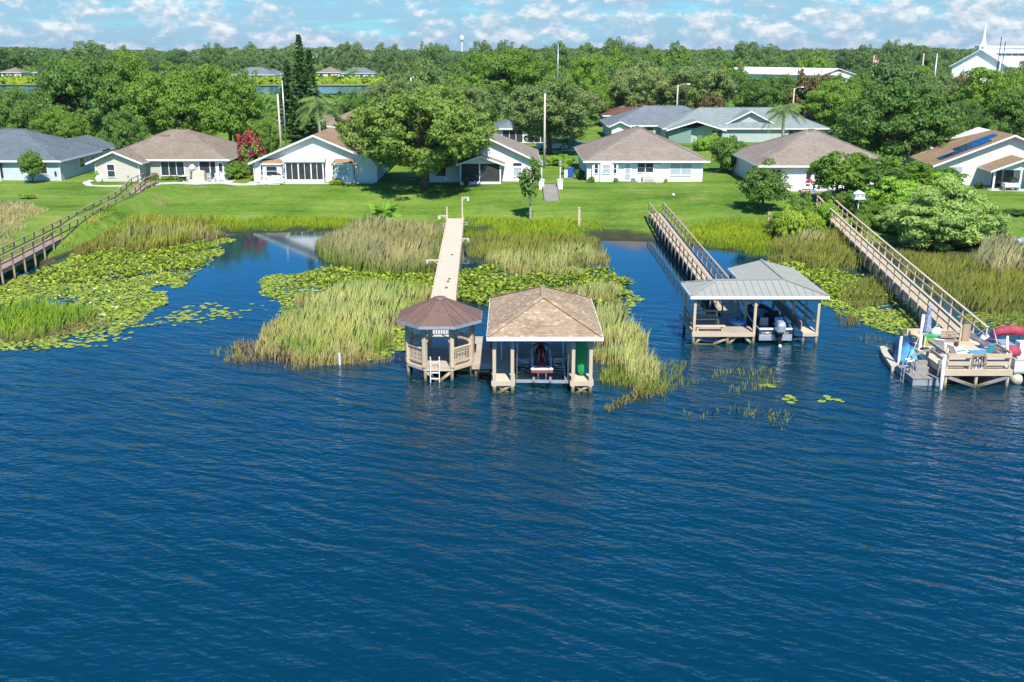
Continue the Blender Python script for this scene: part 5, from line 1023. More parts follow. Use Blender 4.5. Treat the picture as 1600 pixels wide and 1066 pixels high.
kk = E('kayak', 'small red and white kayak lying beyond the dock by the pontoon boat', 'kayak', (26.3, 52.0, .75)); O('hull', MB().loft([[(s * w * .6, y, z) for s, z in ((-1, .2), (-.6, 0), (.6, 0), (1, .2), (.5, .28), (-.5, .28))] for y, w in ((-1.2, .05), (-.7, .4), (0, .5), (.7, .4), (1.2, .05))]), 'white', kk, rz=.9); O('seat', MB().b2(-.25, .25, -.3, .3, .24, .4), 'red', kk, rz=.9)
# stake in open water
sk = E('water_stake', 'white stake standing in the water before the central reeds', 'stake', P(531, 570, 0)); O('pole', MB().cyl((0, 0, -.8), (0, 0, .62), .06, n=8), 'white', sk); O('cap', MB().lathe((0, 0, .6), [(.07, 0), (.05, .06), (.01, .08)], 8), 'white', sk)
# ------------------------------------------------------------------ marsh plants
def inpoly(x, y, poly):
    c = np.zeros(len(x), bool); n = len(poly)
    for i in range(n):
        x0, y0 = poly[i]; x1, y1 = poly[(i + 1) % n]
        if y0 == y1: continue
        c ^= ((y0 > y) != (y1 > y)) & (x < (x1 - x0) * (y - y0) / (y1 - y0) + x0)
    return c
def vnoise(x, y, sc, seed=0):
    g = np.random.default_rng(seed); s = np.zeros_like(x)
    for k in range(7):
        a = g.uniform(0, 6.28); f = sc * g.uniform(.6, 1.8); s += np.sin((x * math.cos(a) + y * math.sin(a)) * f + g.uniform(0, 6.28))
    return s / 3.7
def wpoly(px): return [(P(a, b).x, P(a, b).y) for a, b in px]
def sample(px, dens, edge=.0, seed=0, clump=.0, nsc=.8):
    w = wpoly(px); A = np.array(w); g = np.random.default_rng(seed)
    lo, hi = A.min(0) - .5, A.max(0) + .5; n = int((hi[0] - lo[0]) * (hi[1] - lo[1]) * dens)
    x = g.uniform(lo[0], hi[0], n); y = g.uniform(lo[1], hi[1], n)
    jx = x + vnoise(x, y, 1.1, seed + 1) * edge; jy = y + vnoise(x, y, 1.1, seed + 2) * edge
    k = inpoly(jx, jy, w)
    if clump: k &= vnoise(x, y, nsc, seed + 3) + g.normal(size=n) * .25 > (clump - .5) * 2
    return x[k], y[k], g
DRY = lambda x, y: np.ones(len(x), bool)
def blades(name, label, px, dens, h, mat, width=.05, lean=.30, edge=.6, seed=0, clump=.16, hvar=.42, cat='reeds', base=None, nsc=.8):
    x, y, g = sample(px, dens * 1.5, edge + .35, seed, clump, nsc)
    # keep the docks clear
    k = ~((np.abs(x - np.interp(y, [52, 95], [-4.1, -5.4])) < .78) & (y > 48)) & ~((np.abs(x - np.interp(y, [58, 100], [13.7, 14.1])) < .5) & (y > 55)) & ~((x > -1.1) & (x < 4.1) & (y > 46.9) & (y < 54.5)) & ~((x > -5.6) & (x < -1.2) & (y > 48.6) & (y < 54.6)) & ~((x > 10) & (x < 18) & (y > 55) & (y < 63)) & ~((x > 21.9) & (x < 25.4) & (y < 53))
    k &= ~(np.abs(x - np.interp(y, [58, 72, 91, 102, 112], [-37.0, -37.9, -39.5, -39.9, -40.6])) < .95)
    k &= ~((np.abs(x - np.interp(y, [52, 68, 95], [25.2, 27.3, 30.6])) < .75))
    x, y = x[k], y[k]; n = len(x)
    w_ = wpoly(px); fr_ = sum(inpoly(x + 1.3 * math.cos(q), y + 1.3 * math.sin(q), w_).astype(float) for q in np.arange(8) * math.pi / 4) / 8
    hh = .88 * h * (.45 + .55 * fr_) * (1 + vnoise(x, y, .55, seed + 5) * .25) * g.uniform(1 - hvar, 1 + hvar, n); z0 = np.maximum(gz(x, y), 0) - .05
    a = g.uniform(0, 6.28, n); ln = g.uniform(.03, lean, n) * hh
    wd = g.uniform(0, 6.28, n); dx = np.cos(a) * ln + .10 * hh; dy = np.sin(a) * ln + .03 * hh
    ww = .72 * width * g.uniform(.6, 1.4, n) * .5; ux, uy = np.cos(wd) * ww, np.sin(wd) * ww
    p = lambda f, s, zf: np.stack([x + dx * f + ux * s, y + dy * f + uy * s, z0 + hh * zf], 1)
    V = np.stack([p(0, -1, 0), p(0, 1, 0), p(.38, .85, .58), p(1, 0, 1 - .18 * g.random(n)), p(.38, -.85, .58)], 1)
    me = np_mesh(name, V.reshape(-1, 3), 5, mat)
    o = bpy.data.objects.new(name, me); COL.objects.link(o); o['kind'] = 'stuff'; o['label'] = label
    return o
M['r_gold'] = reedmat('golden_green_reeds', (.20, .18, .055), (.14, .23, .022), (.36, .33, .075))
M['r_light'] = reedmat('light_reeds', (.36, .32, .12), (.29, .39, .10), (.50, .48, .21))
M['r_pink'] = reedmat('buff_tipped_reeds', (.16, .22, .04), (.26, .28, .09), (.45, .37, .23), .3, 1.3)
M['r_olive'] = reedmat('olive_reeds', (.19, .21, .055), (.14, .20, .032), (.30, .28, .07), .2, .8)
M['r_yellow'] = reedmat('yellow_green_grass', (.12, .20, .02), (.16, .27, .018), (.28, .34, .03), 0, .4)
M['r_straw'] = reedmat('straw_reeds', (.25, .20, .10), (.40, .36, .22), (.30, .33, .14))
M['r_lime'] = reedmat('lime_grass', (.20, .22, .06), (.15, .29, .02), (.25, .36, .05), .1, .5)
blades('reeds', 'golden green cattails beside the long weathered boardwalk', [(120, 398), (150, 366), (200, 352), (340, 354), (345, 372), (300, 384), (215, 400)], 60, 1.25, 'r_gold', .07, seed=1)
blades('reeds', 'straw tufts standing in the left cattails', [(165, 398), (180, 372), (330, 362), (335, 380), (215, 402)], 7, 1.75, 'r_straw', .06, seed=2, clump=.55)
blades('reeds', 'low light green reed island at the left edge', [(-40, 492), (-40, 532), (60, 528), (120, 516), (168, 504), (150, 490), (60, 478)], 90, .95, 'r_lime', .05, seed=3, lean=.4)
blades('reeds', 'straw edge of the left reed island', [(-40, 515), (-40, 536), (60, 530), (160, 507), (150, 500), (60, 518)], 40, .6, 'r_straw', .05, seed=4, lean=.4)
blades('reeds', 'tall buff-tipped reeds left of the railless boardwalk', [(498, 404), (510, 378), (560, 362), (692, 362), (684, 428), (600, 432), (520, 420)], 70, 1.55, 'r_pink', .055, seed=5, edge=.8)
blades('reeds', 'light green reeds spreading left of the gazebo', [(400, 545), (440, 505), (490, 470), (560, 455), (664, 462), (640, 492), (636, 515), (600, 545), (590, 562), (500, 570), (420, 560)], 95, 1.35, 'r_light', .055, seed=6, edge=.9)
blades('reeds', 'green blades mixed through the reeds left of the gazebo', [(420, 545), (450, 500), (560, 450), (664, 455), (630, 520), (590, 560), (480, 566)], 32, 1.25, 'r_lime', .06, seed=7, clump=.45)
blades('reeds', 'straw-coloured front edge of the reeds left of the gazebo', [(365, 556), (385, 540), (470, 545), (600, 545), (600, 568), (500, 576), (420, 568)], 40, .75, 'r_straw', .05, seed=8, lean=.6)
blades('reeds', 'olive reeds right of the railless boardwalk', [(722, 376), (930, 378), (944, 412), (900, 420), (800, 408), (724, 400)], 75, 1.05, 'r_olive', .055, seed=9, edge=.7)
blades('reeds', 'pale reeds in front of the olive reeds', [(760, 408), (850, 396), (940, 392), (950, 424), (870, 432), (770, 426)], 45, 1.35, 'r_light', .055, seed=10, edge=.8)
blades('reeds', 'green and tan reeds right of the shingled boathouse', [(888, 462), (960, 455), (984, 520), (1004, 560), (1030, 595), (1020, 620), (965, 598), (934, 580), (922, 500)], 85, 1.35, 'r_light', .055, seed=11, edge=.6)
blades('reeds', 'bright lime grass at the foot of the reeds by the shingled boathouse', [(926, 560), (985, 545), (1015, 580), (1045, 612), (1020, 626), (950, 600)], 70, .8, 'r_lime', .05, seed=12, lean=.5)
blades('reeds', 'flattened straw clump trailing from the reeds into open water', [(925, 628), (980, 612), (1040, 605), (1048, 622), (1000, 630), (945, 642)], 50, .5, 'r_gold', .06, lean=1.3, seed=13, clump=.35)
blades('reeds', 'small tuft around the right front corner of the shingled boathouse', [(905, 622), (915, 610), (930, 612), (928, 626)], 80, 1.0, 'r_gold', .06, seed=14)
blades('reeds', 'olive reeds left of the tan boardwalk near the shore', [(1205, 404), (1220, 378), (1340, 376), (1350, 420), (1300, 430)], 75, 1.1, 'r_olive', .055, seed=15)
blades('reeds', 'brown-green reed patch beside the tan boardwalk', [(1300, 470), (1330, 440), (1390, 445), (1400, 475), (1350, 482)], 60, .9, 'r_olive', .055, seed=16)
blades('reeds', 'broad bed of brown-green reeds right of the tan boardwalk', [(1380, 398), (1600, 412), (1680, 420), (1680, 470), (1580, 492), (1500, 488), (1440, 440)], 75, .9, 'r_olive', .055, seed=17, edge=.8)
blades('reeds', 'tall dead straw reeds at the far right', [(1535, 425), (1545, 390), (1585, 392), (1592, 430), (1560, 440)], 55, 2.1, 'r_straw', .06, seed=18)
blades('reeds', 'straw reeds between the shrubs left of the tan boardwalk', [(1215, 385), (1240, 372), (1285, 378), (1280, 396)], 50, 1.4, 'r_straw', .06, seed=19)
blades('reeds', 'sparse emergent grass in front of the metal-roofed boathouse', [(1085, 600), (1120, 572), (1225, 575), (1232, 600), (1140, 612)], 30, .5, 'r_lime', .045, seed=20, clump=.3, nsc=1.6)
blades('reeds', 'sparse emergent grass off the lime reed edge', [(1000, 575), (1060, 570), (1075, 600), (1050, 625), (1020, 610)], 30, .55, 'r_lime', .045, seed=21, clump=.25, nsc=1.6)
blades('reeds', 'thin trail of floating grass across the open water', [(1035, 622), (1100, 635), (1180, 640), (1250, 640), (1260, 668), (1180, 665), (1080, 650)], 18, .45, 'r_lime', .045, seed=22, clump=.45, lean=.9, nsc=1.4)
blades('reeds', 'faint tuft of emergent grass left of the central reeds', [(330, 552), (350, 540), (385, 545), (380, 560)], 30, .7, 'r_lime', .05, seed=23)
blades('reeds', 'pale emergent grass right of the metal-roofed boathouse', [(1285, 505), (1300, 488), (1340, 492), (1345, 510)], 34, .75, 'r_gold', .05, seed=24)
blades('reeds', 'emergent grass in front of the beige float', [(1345, 545), (1360, 520), (1400, 525), (1390, 550)], 16, .4, 'r_lime', .04, seed=25, clump=.4)
blades('reeds', 'pale submerged grass right of the tan boardwalk end', [(1505, 505), (1540, 480), (1640, 478), (1640, 530), (1560, 525)], 30, .4, 'r_lime', .045, seed=26)
blades('shore_grass', 'tall yellow-green grass along the left shoreline', [(190, 364), (230, 346), (540, 345), (560, 354), (520, 360), (345, 362)], 60, .5, 'r_yellow', .05, seed=27, lean=.5)
blades('shore_grass', 'tall yellow-green grass along the central shoreline', [(560, 358), (720, 346), (930, 352), (960, 368), (930, 376), (740, 374)], 60, .5, 'r_yellow', .05, seed=28, lean=.5)
blades('shore_grass', 'tall yellow-green grass along the right shoreline', [(1060, 376), (1100, 356), (1210, 362), (1230, 392), (1200, 400), (1110, 388)], 60, .55, 'r_yellow', .05, seed=29, lean=.5)
blades('dry_grass', 'brown dead reeds on the mud at the left edge', [(-60, 420), (-60, 345), (50, 346), (66, 362), (40, 385), (10, 405)], 45, .5, 'r_pink', .06, seed=30, lean=.6)
blades('shore_grass', 'green grass under the rails of the long weathered boardwalk', [(-40, 445), (-40, 425), (60, 392), (120, 370), (175, 340), (195, 345), (150, 380), (100, 405), (30, 435)], 45, .4, 'r_gold', .05, seed=31)

# lily pads
M['lily'] = leaf('lily_pads', (.075, .145, .016), (.34, .37, .055), trans=.1, vary=.97, gain=1.4)
M['lilydk'] = leaf('dense_lily_leaves', (.06, .12, .014), (.30, .34, .04), trans=.2, vary=.97, gain=1.4)
M['lilyfl'] = simple('lily_flower', (.80, .80, .74), .6)
def pad_verts(x, y, r, z, g, tilt=.06, n=9):
    k = len(x); a0 = g.uniform(0, 6.28, k); rr = r * g.uniform(.65, 1.25, k); tx, ty = g.normal(size=k) * tilt, g.normal(size=k) * tilt; zz = z + g.uniform(0, .02, k)
    an = a0[:, None] + np.linspace(.22, 2 * math.pi - .22, n - 1)[None]; el = g.uniform(.8, 1.0, k)[:, None]
    ox = np.concatenate([np.zeros((k, 1)), np.cos(an)], 1) * rr[:, None]; oy = np.concatenate([np.zeros((k, 1)), np.sin(an) * el], 1) * rr[:, None]
    V = np.stack([x[:, None] + ox, y[:, None] + oy, np.abs(zz[:, None] + ox * tx[:, None] + oy * ty[:, None]) + .004], 2); return V.reshape(-1, 3)
def lilies(label, px, dens, r=.2, z=.012, seed=0, clump=0, edge=.8, mat='lily', tilt=.06, nsc=.7):
    x, y, g = sample(px, dens, edge, seed, clump, nsc); k = gz(x, y) < -.02; x, y = x[k], y[k]
    o = bpy.data.objects.new('lily_pads', np_mesh('lily_pads', pad_verts(x, y, r, z, g, tilt), 9, mat)); COL.objects.link(o); o['kind'] = 'stuff'; o['label'] = label
def leaves_up(label, px, dens, seed, h=.35):
    x, y, g = sample(px, dens * 1.5, .8, seed, .1); k = gz(x, y) < .05; x, y = x[k], y[k]; n = len(x)
    C = np.stack([x, y, g.uniform(.08, h, n)], 1); N = g.normal(size=(n, 3)) * .45; N[:, 2] += 1; N = unit(N)
    V = leaf_quads(C, N, .23, 1.1); V[:, 2] = np.maximum(V[:, 2], .01)
    o = bpy.data.objects.new('lily_leaves', np_mesh('lily_leaves', V, 4, 'lilydk')); COL.objects.link(o); o['kind'] = 'stuff'; o['label'] = label
BIGL = [(-60, 495), (-60, 440), (60, 425), (115, 398), (160, 385), (330, 376), (350, 372), (350, 392), (310, 404), (326, 416), (292, 440), (248, 454), (258, 474), (200, 500), (100, 495)]
lilies('wide floating carpet of lily pads right of the weathered boardwalk', BIGL, 60, .115, seed=40, clump=.24, tilt=.26)
leaves_up('raised lily leaves close to the left cattails', [(40, 440), (120, 402), (160, 388), (330, 378), (325, 410), (270, 425), (120, 450)], 22, 41)
lilies('looser lily pads in front of the wide carpet', [(-40, 490), (160, 495), (250, 470), (250, 490), (180, 510), (240, 505), (170, 520), (60, 545), (-40, 552)], 34, .12, seed=42, clump=.34, tilt=.12)
lilies('lily pads left of the buff reeds', [(412, 470), (420, 436), (500, 418), (560, 424), (690, 430), (680, 462), (560, 468), (480, 470), (440, 490)], 48, .115, seed=43, clump=.26, tilt=.26)
leaves_up('raised lily leaves left of the railless boardwalk', [(470, 440), (510, 420), (600, 430), (692, 428), (682, 462), (540, 458)], 24, 44)
lilies('yellowish lily pads tucked left of the gazebo', [(560, 562), (590, 515), (640, 512), (636, 545), (604, 558)], 30, .145, seed=45)
leaves_up('dense lily leaves right of the railless boardwalk', [(714, 425), (800, 412), (960, 426), (984, 466), (935, 480), (760, 482), (705, 470)], 34, 46)
lilies('lily pads at the edge of the channel', [(930, 440), (970, 432), (995, 470), (985, 500), (960, 480)], 18, .14, seed=47, clump=.35)
lilies('lily pads right of the metal-roofed boathouse', [(1170, 418), (1220, 402), (1310, 428), (1372, 436), (1420, 492), (1450, 525), (1395, 522), (1330, 500), (1290, 470), (1250, 420)], 50, .115, seed=48, clump=.28, tilt=.26)
leaves_up('raised lily leaves between the boardwalk and the metal-roofed boathouse', [(1225, 408), (1310, 430), (1372, 440), (1400, 470), (1300, 462)], 20, 49)
lilies('lily pads beyond the dock end at the right edge', [(1500, 500), (1560, 478), (1680, 470), (1680, 520), (1560, 520)], 14, .14, seed=50, clump=.4)
# loose single pads: counted individually
pm_ = []
for v in range(4): pm_.append(np_mesh('lily_pad', pad_verts(np.zeros(1), np.zeros(1), .155, .0, np.random.default_rng(60 + v), .02, 12), 12, 'lily'))
def loose(px, n, seed, label, clump=.5, edge=.4):
    x, y, g = sample(px, 9, edge, seed, clump, 1.1); idx = g.permutation(len(x))[:n]
    for i in idx:
        o = bpy.data.objects.new('lily_pad', pm_[i % 4]); COL.objects.link(o); o.location = (x[i], y[i], .012); o.rotation_euler = (0, 0, g.uniform(0, 6.28)); s = g.uniform(.7, 1.25); o.scale = (s, s, 1)
        o['label'] = label; o['category'] = 'lily pad'; o['group'] = label
loose([(160, 505), (230, 480), (300, 470), (390, 474), (388, 496), (300, 508), (220, 505)], 120, 70, 'loose lily pads in the open water before the left carpet')
loose([(10, 545), (60, 524), (120, 528), (190, 512), (205, 528), (170, 542), (60, 548)], 90, 71, 'loose lily pads fringing the left reed island', .35)
loose([(400, 488), (420, 468), (460, 472), (440, 500)], 30, 72, 'loose lily pads left of the central reeds')
for lx_, ly_ in ((1232, 619), (1238, 622), (1228, 624), (1243, 626), (1236, 629), (1292, 620), (1296, 624), (1284, 627), (1308, 625), (1316, 628), (1192, 603), (1200, 602), (1206, 604)):
    o = bpy.data.objects.new('lily_pad', pm_[random.randrange(4)]); COL.objects.link(o); o.location = P(lx_, ly_, .012); s = 1.15; o.scale = (s, s, 1); o.rotation_euler = (0, 0, random.uniform(0, 6)); o['label'] = 'few separate lily pads in open water before the metal-roofed boathouse'; o['category'] = 'lily pad'; o['group'] = o['label']
x, y, g = sample(BIGL, .14, .3, 80); C = np.stack([x, y, np.full(len(x), .1)], 1); V = leaf_quads(np.repeat(C, 4, 0), unit(g.normal(size=(len(x) * 4, 3)) + [0, 0, 1]), .16, 1.0)
o = bpy.data.objects.new('lily_flowers', np_mesh('lily_flowers', V, 4, 'lilyfl')); COL.objects.link(o); o['kind'] = 'stuff'; o['label'] = 'white lily flowers dotted over the left carpet'

# ------------------------------------------------------------------ named trees
tree('oakA', 664, 111.5, 126, 248, 'large spreading shade oak on the lawn with its dark shadow below')
tree('oakB', 858, 146, 123, 152, 'grey-green oak behind the tall pale pole and the blue car')
tree('dkA', 138, 152, 84, 172, 'big leafy tree behind the blue-grey roofed house', 0); tree('brA', 215, 158, 84, 110, 'leafy green tree filling the gap beside the big leafy tree', 1)
tree('brA', 288, 148, 100, 150, 'rounded bright green tree above the tan house roof, left of its twin', 0); tree('brA', 362, 147, 106, 132, 'rounded bright green tree above the tan house roof, right of its twin', 1)
tree('dkA', 20, 143, 128, 96, 'dark tree at the left edge behind the blue-grey roof', 1); tree('dkA', 195, 139, 168, 70, 'dark leafy tree in the shade behind the tan house', 0); tree('brA', 100, 142, 165, 90, 'low leafy tree behind the blue house roof', 0)
tree('dkA', 1396, 126, 124, 212, 'dense dark oak between the beige hip roof and the solar panel house')
tree('brA', 798, 226, 66, 158, 'tall round green tree rising above the center treeline', 0); tree('dkA', 740, 235, 78, 90, 'dark tree just left of the tall round tree', 0)
tree('brA', 914, 200, 92, 92, 'olive-topped tree right of the tall round tree', 1); tree('oakB', 1000, 206, 98, 120, 'wide grey-green oak behind the red-brown roof, left half'); tree('oakB', 1088, 204, 96, 128, 'wide grey-green oak behind the street lamp')
tree('farbright', 964, 290, 80, 66, 'vivid green tree in the middle of the woods'); tree('rust', 1110, 188, 142, 50, 'rust-tinged tree right of the street lamp')
tree('oakB', 630, 196, 118, 110, 'olive tree behind the shade oak, on its left'); tree('oakB', 715, 178, 128, 110, 'olive tree behind the shade oak, on its right'); tree('dkA', 560, 190, 150, 76, 'small dark tree right of the queen palm'); tree('rust', 545, 150, 178, 60, 'low rusty bush in front of the tan roofed house by the palm')
tree('brA', 1300, 178, 118, 110, 'bright tree behind the dense dark oak', 0); tree('rust', 1262, 186, 104, 70, 'rust-topped tree left of the lamp above the green house'); tree('dkA', 1205, 196, 110, 88, 'dark tree behind the green house gable', 1); tree('dkA', 1180, 204, 118, 70, 'dark round tree above the green house roof', 0)
tree('oakB', 1455, 170, 122, 120, 'grey-green tree to the right of the dense dark oak'); tree('brA', 1545, 160, 110, 130, 'green tree above the solar panel house', 1); tree('dkA', 1590, 146, 130, 110, 'dark tree at the right edge behind the solar panel house', 0); tree('dkA', 1500, 150, 150, 60, 'dark small tree left of the solar panel ridge', 1); tree('oakB', 1585, 220, 98, 80, 'pale tree in front of the church'); tree('rust', 1500, 205, 108, 44, 'rust-brown tree below the church')
tree('brA', 1428, 215, 106, 70, 'light green tree between the flagpole and the church', 1); tree('brA', 1345, 200, 112, 70, 'green tree right of the warehouse', 0)
tree('dkA', 1060, 172, 200, 36, 'bush in front of the grey-roofed teal house', 0) if False else None
tree('small', 1192, 97, 254, 84, 'small dark-leaved tree on the lawn left of the brick steps', 1); tree('small', 1306, 100.5, 238, 96, 'small spreading tree in front of the beige hip house', 0); tree('small', 1366, 101, 250, 110, 'second small spreading tree in front of the beige hip house', 1); tree('small', 1334, 103, 240, 84, 'third small spreading tree, rear one in front of the beige hip house', 0); tree('small', 1402, 104, 246, 92, 'rearmost low tree right of the beige hip house', 0); tree('small', 1440, 103, 256, 120, 'bright low tree in front of the solar panel house', 0)
tree('small', 1592, 96, 345, 60, 'dark bush-like tree at the right edge', 1)
tree('small', 52, 113.2, 236, 48, 'small round tree before the screened porch of the blue house', 0); tree('sapling', 44, 101, 302, 27, 'yellow-green sapling on the left lawn'); tree('slim', 829, 97, 246, 42, 'slim pale-barked young tree on the lawn right of the shade oak')
tree('cypress', 185.5, 131, 205, 8, 'narrow columnar cypress behind the tan house')
mt = tree('myrtle', 395, 121.0, 206, 46, 'red-flowering crape myrtle between the tan and white houses'); c = O('blossom', MYRTLE_BLOOM, None, mt); c.scale = [o_ for o_ in mt.children if o_.name.startswith('crown')][0].scale * 1.08
tree('brA', 420, 138, 178, 50, 'green tree behind the red crape myrtle', 0)
# shrubs
def shrub(px, Y, top, w, label, var): return tree('shrub', px, Y, top, w, label, var, cat='shrub')
shrub(368, 117.5, 250, 46, 'dense green shrub at the right corner of the tan house', 1); shrub(388, 121, 236, 30, 'shrub below the red crape myrtle', 2); shrub(241, 116.3, 269, 18, 'round dark green shrub at the foot of the boardwalk', 1); shrub(257, 116.3, 275, 13, 'yellowish shrub beneath the tan house windows', 3); shrub(267, 116.3, 274, 15, 'green shrub right of the yellowish shrub', 1); shrub(152, 114.5, 266, 10, 'small shrub at the left corner of the tan house wing', 0); shrub(526, 113.8, 279, 26, 'golden shrub before the white orange-roofed house', 3); shrub(728, 112.6, 270, 11, 'red-leaved plant beside the screened porch', 4)
shrub(874, 131, 240, 40, 'clipped bright hedge left of the white hip house', 0); shrub(882, 122, 252, 15, 'low yellow-green hedge by the blue bin', 0); shrub(905, 118, 263, 18, 'dark shrub against the left wall of the white hip house', 2); shrub(1136, 124, 207, 66, 'large pink-flecked shrub between the two hip-roofed houses', 2); shrub(1112, 152, 208, 44, 'hedge in front of the green house', 0); shrub(1094, 150, 212, 26, 'hedge end near the white gate of the green house', 0)
shrub(924, 114.2, 275, 14, 'small shrub under the bay window', 1); shrub(962, 114.2, 277, 8, 'small shrub beside the white patio door', 1); shrub(1040, 114.2, 278, 6, 'tiny plant by the wide windows of the white hip house', 3)
shrub(1247, 92, 300, 56, 'round green shrub left of the brick steps', 1); shrub(1235, 87, 318, 54, 'light green marsh shrub below the round shrub', 3); shrub(1268, 88, 325, 46, 'light green marsh shrub beside the tan boardwalk', 3); shrub(1424, 95, 300, 64, 'rounded light green shrub beside the large willow shrub', 0); shrub(1292, 93, 312, 40, 'light green shrub left of the tan boardwalk rails', 0); shrub(1213, 89, 330, 30, 'low weedy shrub at the shoreline', 1)
shrub(1262, 99, 296, 12, 'narrow plant left of the brick steps', 1); shrub(1294, 99, 296, 13, 'narrow plant right of the brick steps', 2); shrub(1365, 93, 318, 54, 'light green shrub right of the birdhouse', 1); shrub(1345, 90, 332, 40, 'small shrub under the birdhouse', 1); shrub(1330, 97, 296, 60, 'dark shrub behind the birdhouse', 2)
shrub(1400, 98, 275, 90, 'bright green hedge-like shrub in front of the cream house', 0); shrub(1470, 100, 268, 70, 'bright green shrub at the left porch corner of the cream house', 0); shrub(728, 92.5, 350, 12, 'low weed at the boardwalk landing', 1); shrub(545, 92, 350, 26, 'dark weedy shrub at the shoreline', 2)
tree('willow', 1478, 86, 283, 190, 'large grey-green willow shrub right of the tan boardwalk', cat='shrub'); tree('willow', 1410, 90, 318, 80, 'smaller grey-green willow shrub beside the tan boardwalk', cat='shrub'); tree('willow', 1530, 85, 330, 90, 'pale willow shrub at the right end of the thicket', cat='shrub')
# palms
def palm_crown(mat, nf, L, droop, seed, nl=22, lw=.07, ll=.75):
    g = np.random.default_rng(seed); Q = []
    for i in range(nf):
        a = 2 * math.pi * i / nf + g.uniform(-.2, .2); e = g.uniform(-.15, 1.25); d = np.array([math.cos(a), math.sin(a), 0]); sd = np.array([-math.sin(a), math.cos(a), 0]); l = L * g.uniform(.8, 1.1)
        pt = lambda t: d * (l * t * math.cos(e * (1 - .5 * t))) + np.array([0, 0, l * (math.sin(e) * t - droop * t ** 2.2)])
        for j in range(nl):
            t = .12 + .88 * (j + .5) / nl; c = pt(t); c2 = pt(min(t + .05, 1.05)); tn = unit(c2 - c); ln = ll * l * .45 * (math.sin(math.pi * min(t * .9 + .08, 1)) + .15)
            for s in (-1, 1):
                tip = c + (sd * s * .75 + tn * .5) * ln + np.array([0, 0, -ln * (.35 + .3 * g.random())]); w = tn * lw * .5 * l / 3
                mid = (c + tip) * .5 + np.array([0, 0, ln * .08]); Q += [c - w, mid - w * .9, tip, mid + w * 1.1]
        for j in range(6):
            p0, p1 = pt(j / 6), pt((j + 1) / 6); w = np.array([0, 0, .03]); Q += [p0 - w, p1 - w, p1 + w, p0 + w]
    return np.array(Q)
def palm(label, px, Y, ytop_trunk, L, seed, name='palm_tree', nf=20, droop=.5, r=.17, mat='lf_palm', base_z=None, x=None, lw=.12):
    X = xat(px, Y) if x is None else x; zb = float(gz(X, Y)); zt = zat(ytop_trunk, Y) - zb
    r_ = E(name, label, 'palm tree', (X, Y, zb)); mb = MB(); k = 9
    mb.tube([(.06 * math.sin(i * .6), 0, -.2 + (zt + .2) * i / k) for i in range(k + 1)], [r * (1.35 - .4 * i / k + .05 * (i % 2)) for i in range(k + 1)], 9); O('trunk', mb, 'palebark', r_)
    O('crown', np_mesh('palm_crown', palm_crown(mat, nf, L, droop, seed, lw=lw), 4, mat), None, r_, loc=(0, 0, zt)); return r_
palm('queen palm with drooping fronds behind the orange-roofed house', 501, 148, 163, 3.6, 1, nf=22, droop=.75); palm('tall palm in front of the green house gable', 1221, 149, 172, 3.2, 2, nf=20, droop=.8, r=.22)
palm('young bright palm at the lawn edge left of the railless boardwalk', 600, 94, 332, 1.6, 3, nf=22, droop=.3, r=.12, mat='lf_hedge', lw=.22); palm('distant palm across the pond', 551, 480, 112, 4.2, 4, nf=16, droop=.6, r=.4)
# Norfolk pines
def norfolk(label, px, Y, top, w, seed):
    X = xat(px, Y); zb = float(gz(X, Y)); H = zat(top, Y) - zb; Rm = w / sc_at(Y) / 2; g = np.random.default_rng(seed)
    r_ = E('conifer_tree', label, 'tree', (X, Y, zb)); O('trunk', MB().tube([(0, 0, -.3), (0, 0, H * .5), (0, 0, H)], [.28, .18, .03], 8), 'bark', r_)
    C = []; N = []; z = H * .06
    while z < H - .2:
        f = 1 - (z / H) ** 1.25; rr = Rm * (f * .95 + .05)
        nb = 7
        for i in range(nb):
            a = 2 * math.pi * i / nb + g.uniform(0, 1); m_ = max(3, int(rr / .16)); t = g.uniform(.08, 1, m_ * 2); t2 = t
            lx_ = np.cos(a) * rr * t; ly_ = np.sin(a) * rr * t; C.append(np.stack([lx_ + g.normal(size=m_ * 2) * .1, ly_ + g.normal(size=m_ * 2) * .1, z + rr * .12 * t ** 2 + g.normal(size=m_ * 2) * .09], 1)); n_ = g.normal(size=(m_ * 2, 3)) * .5; n_[:, 2] += .8; N.append(unit(n_))
        z += .42 + .25 * (1 - z / H)
    C = np.concatenate(C); N = np.concatenate(N); O('crown', np_mesh('conifer_crown', leaf_quads(C, N, .38, 1.7), 4, 'lf_pine'), None, r_); return r_
norfolk('tall pointed conifer rising above the left treeline', 476, 163, 54, 54, 1); norfolk('second conifer leaning close to the tall pointed one', 490, 166, 74, 48, 2); norfolk('shorter conifer left of the tall pointed one', 455, 170, 92, 50, 3)

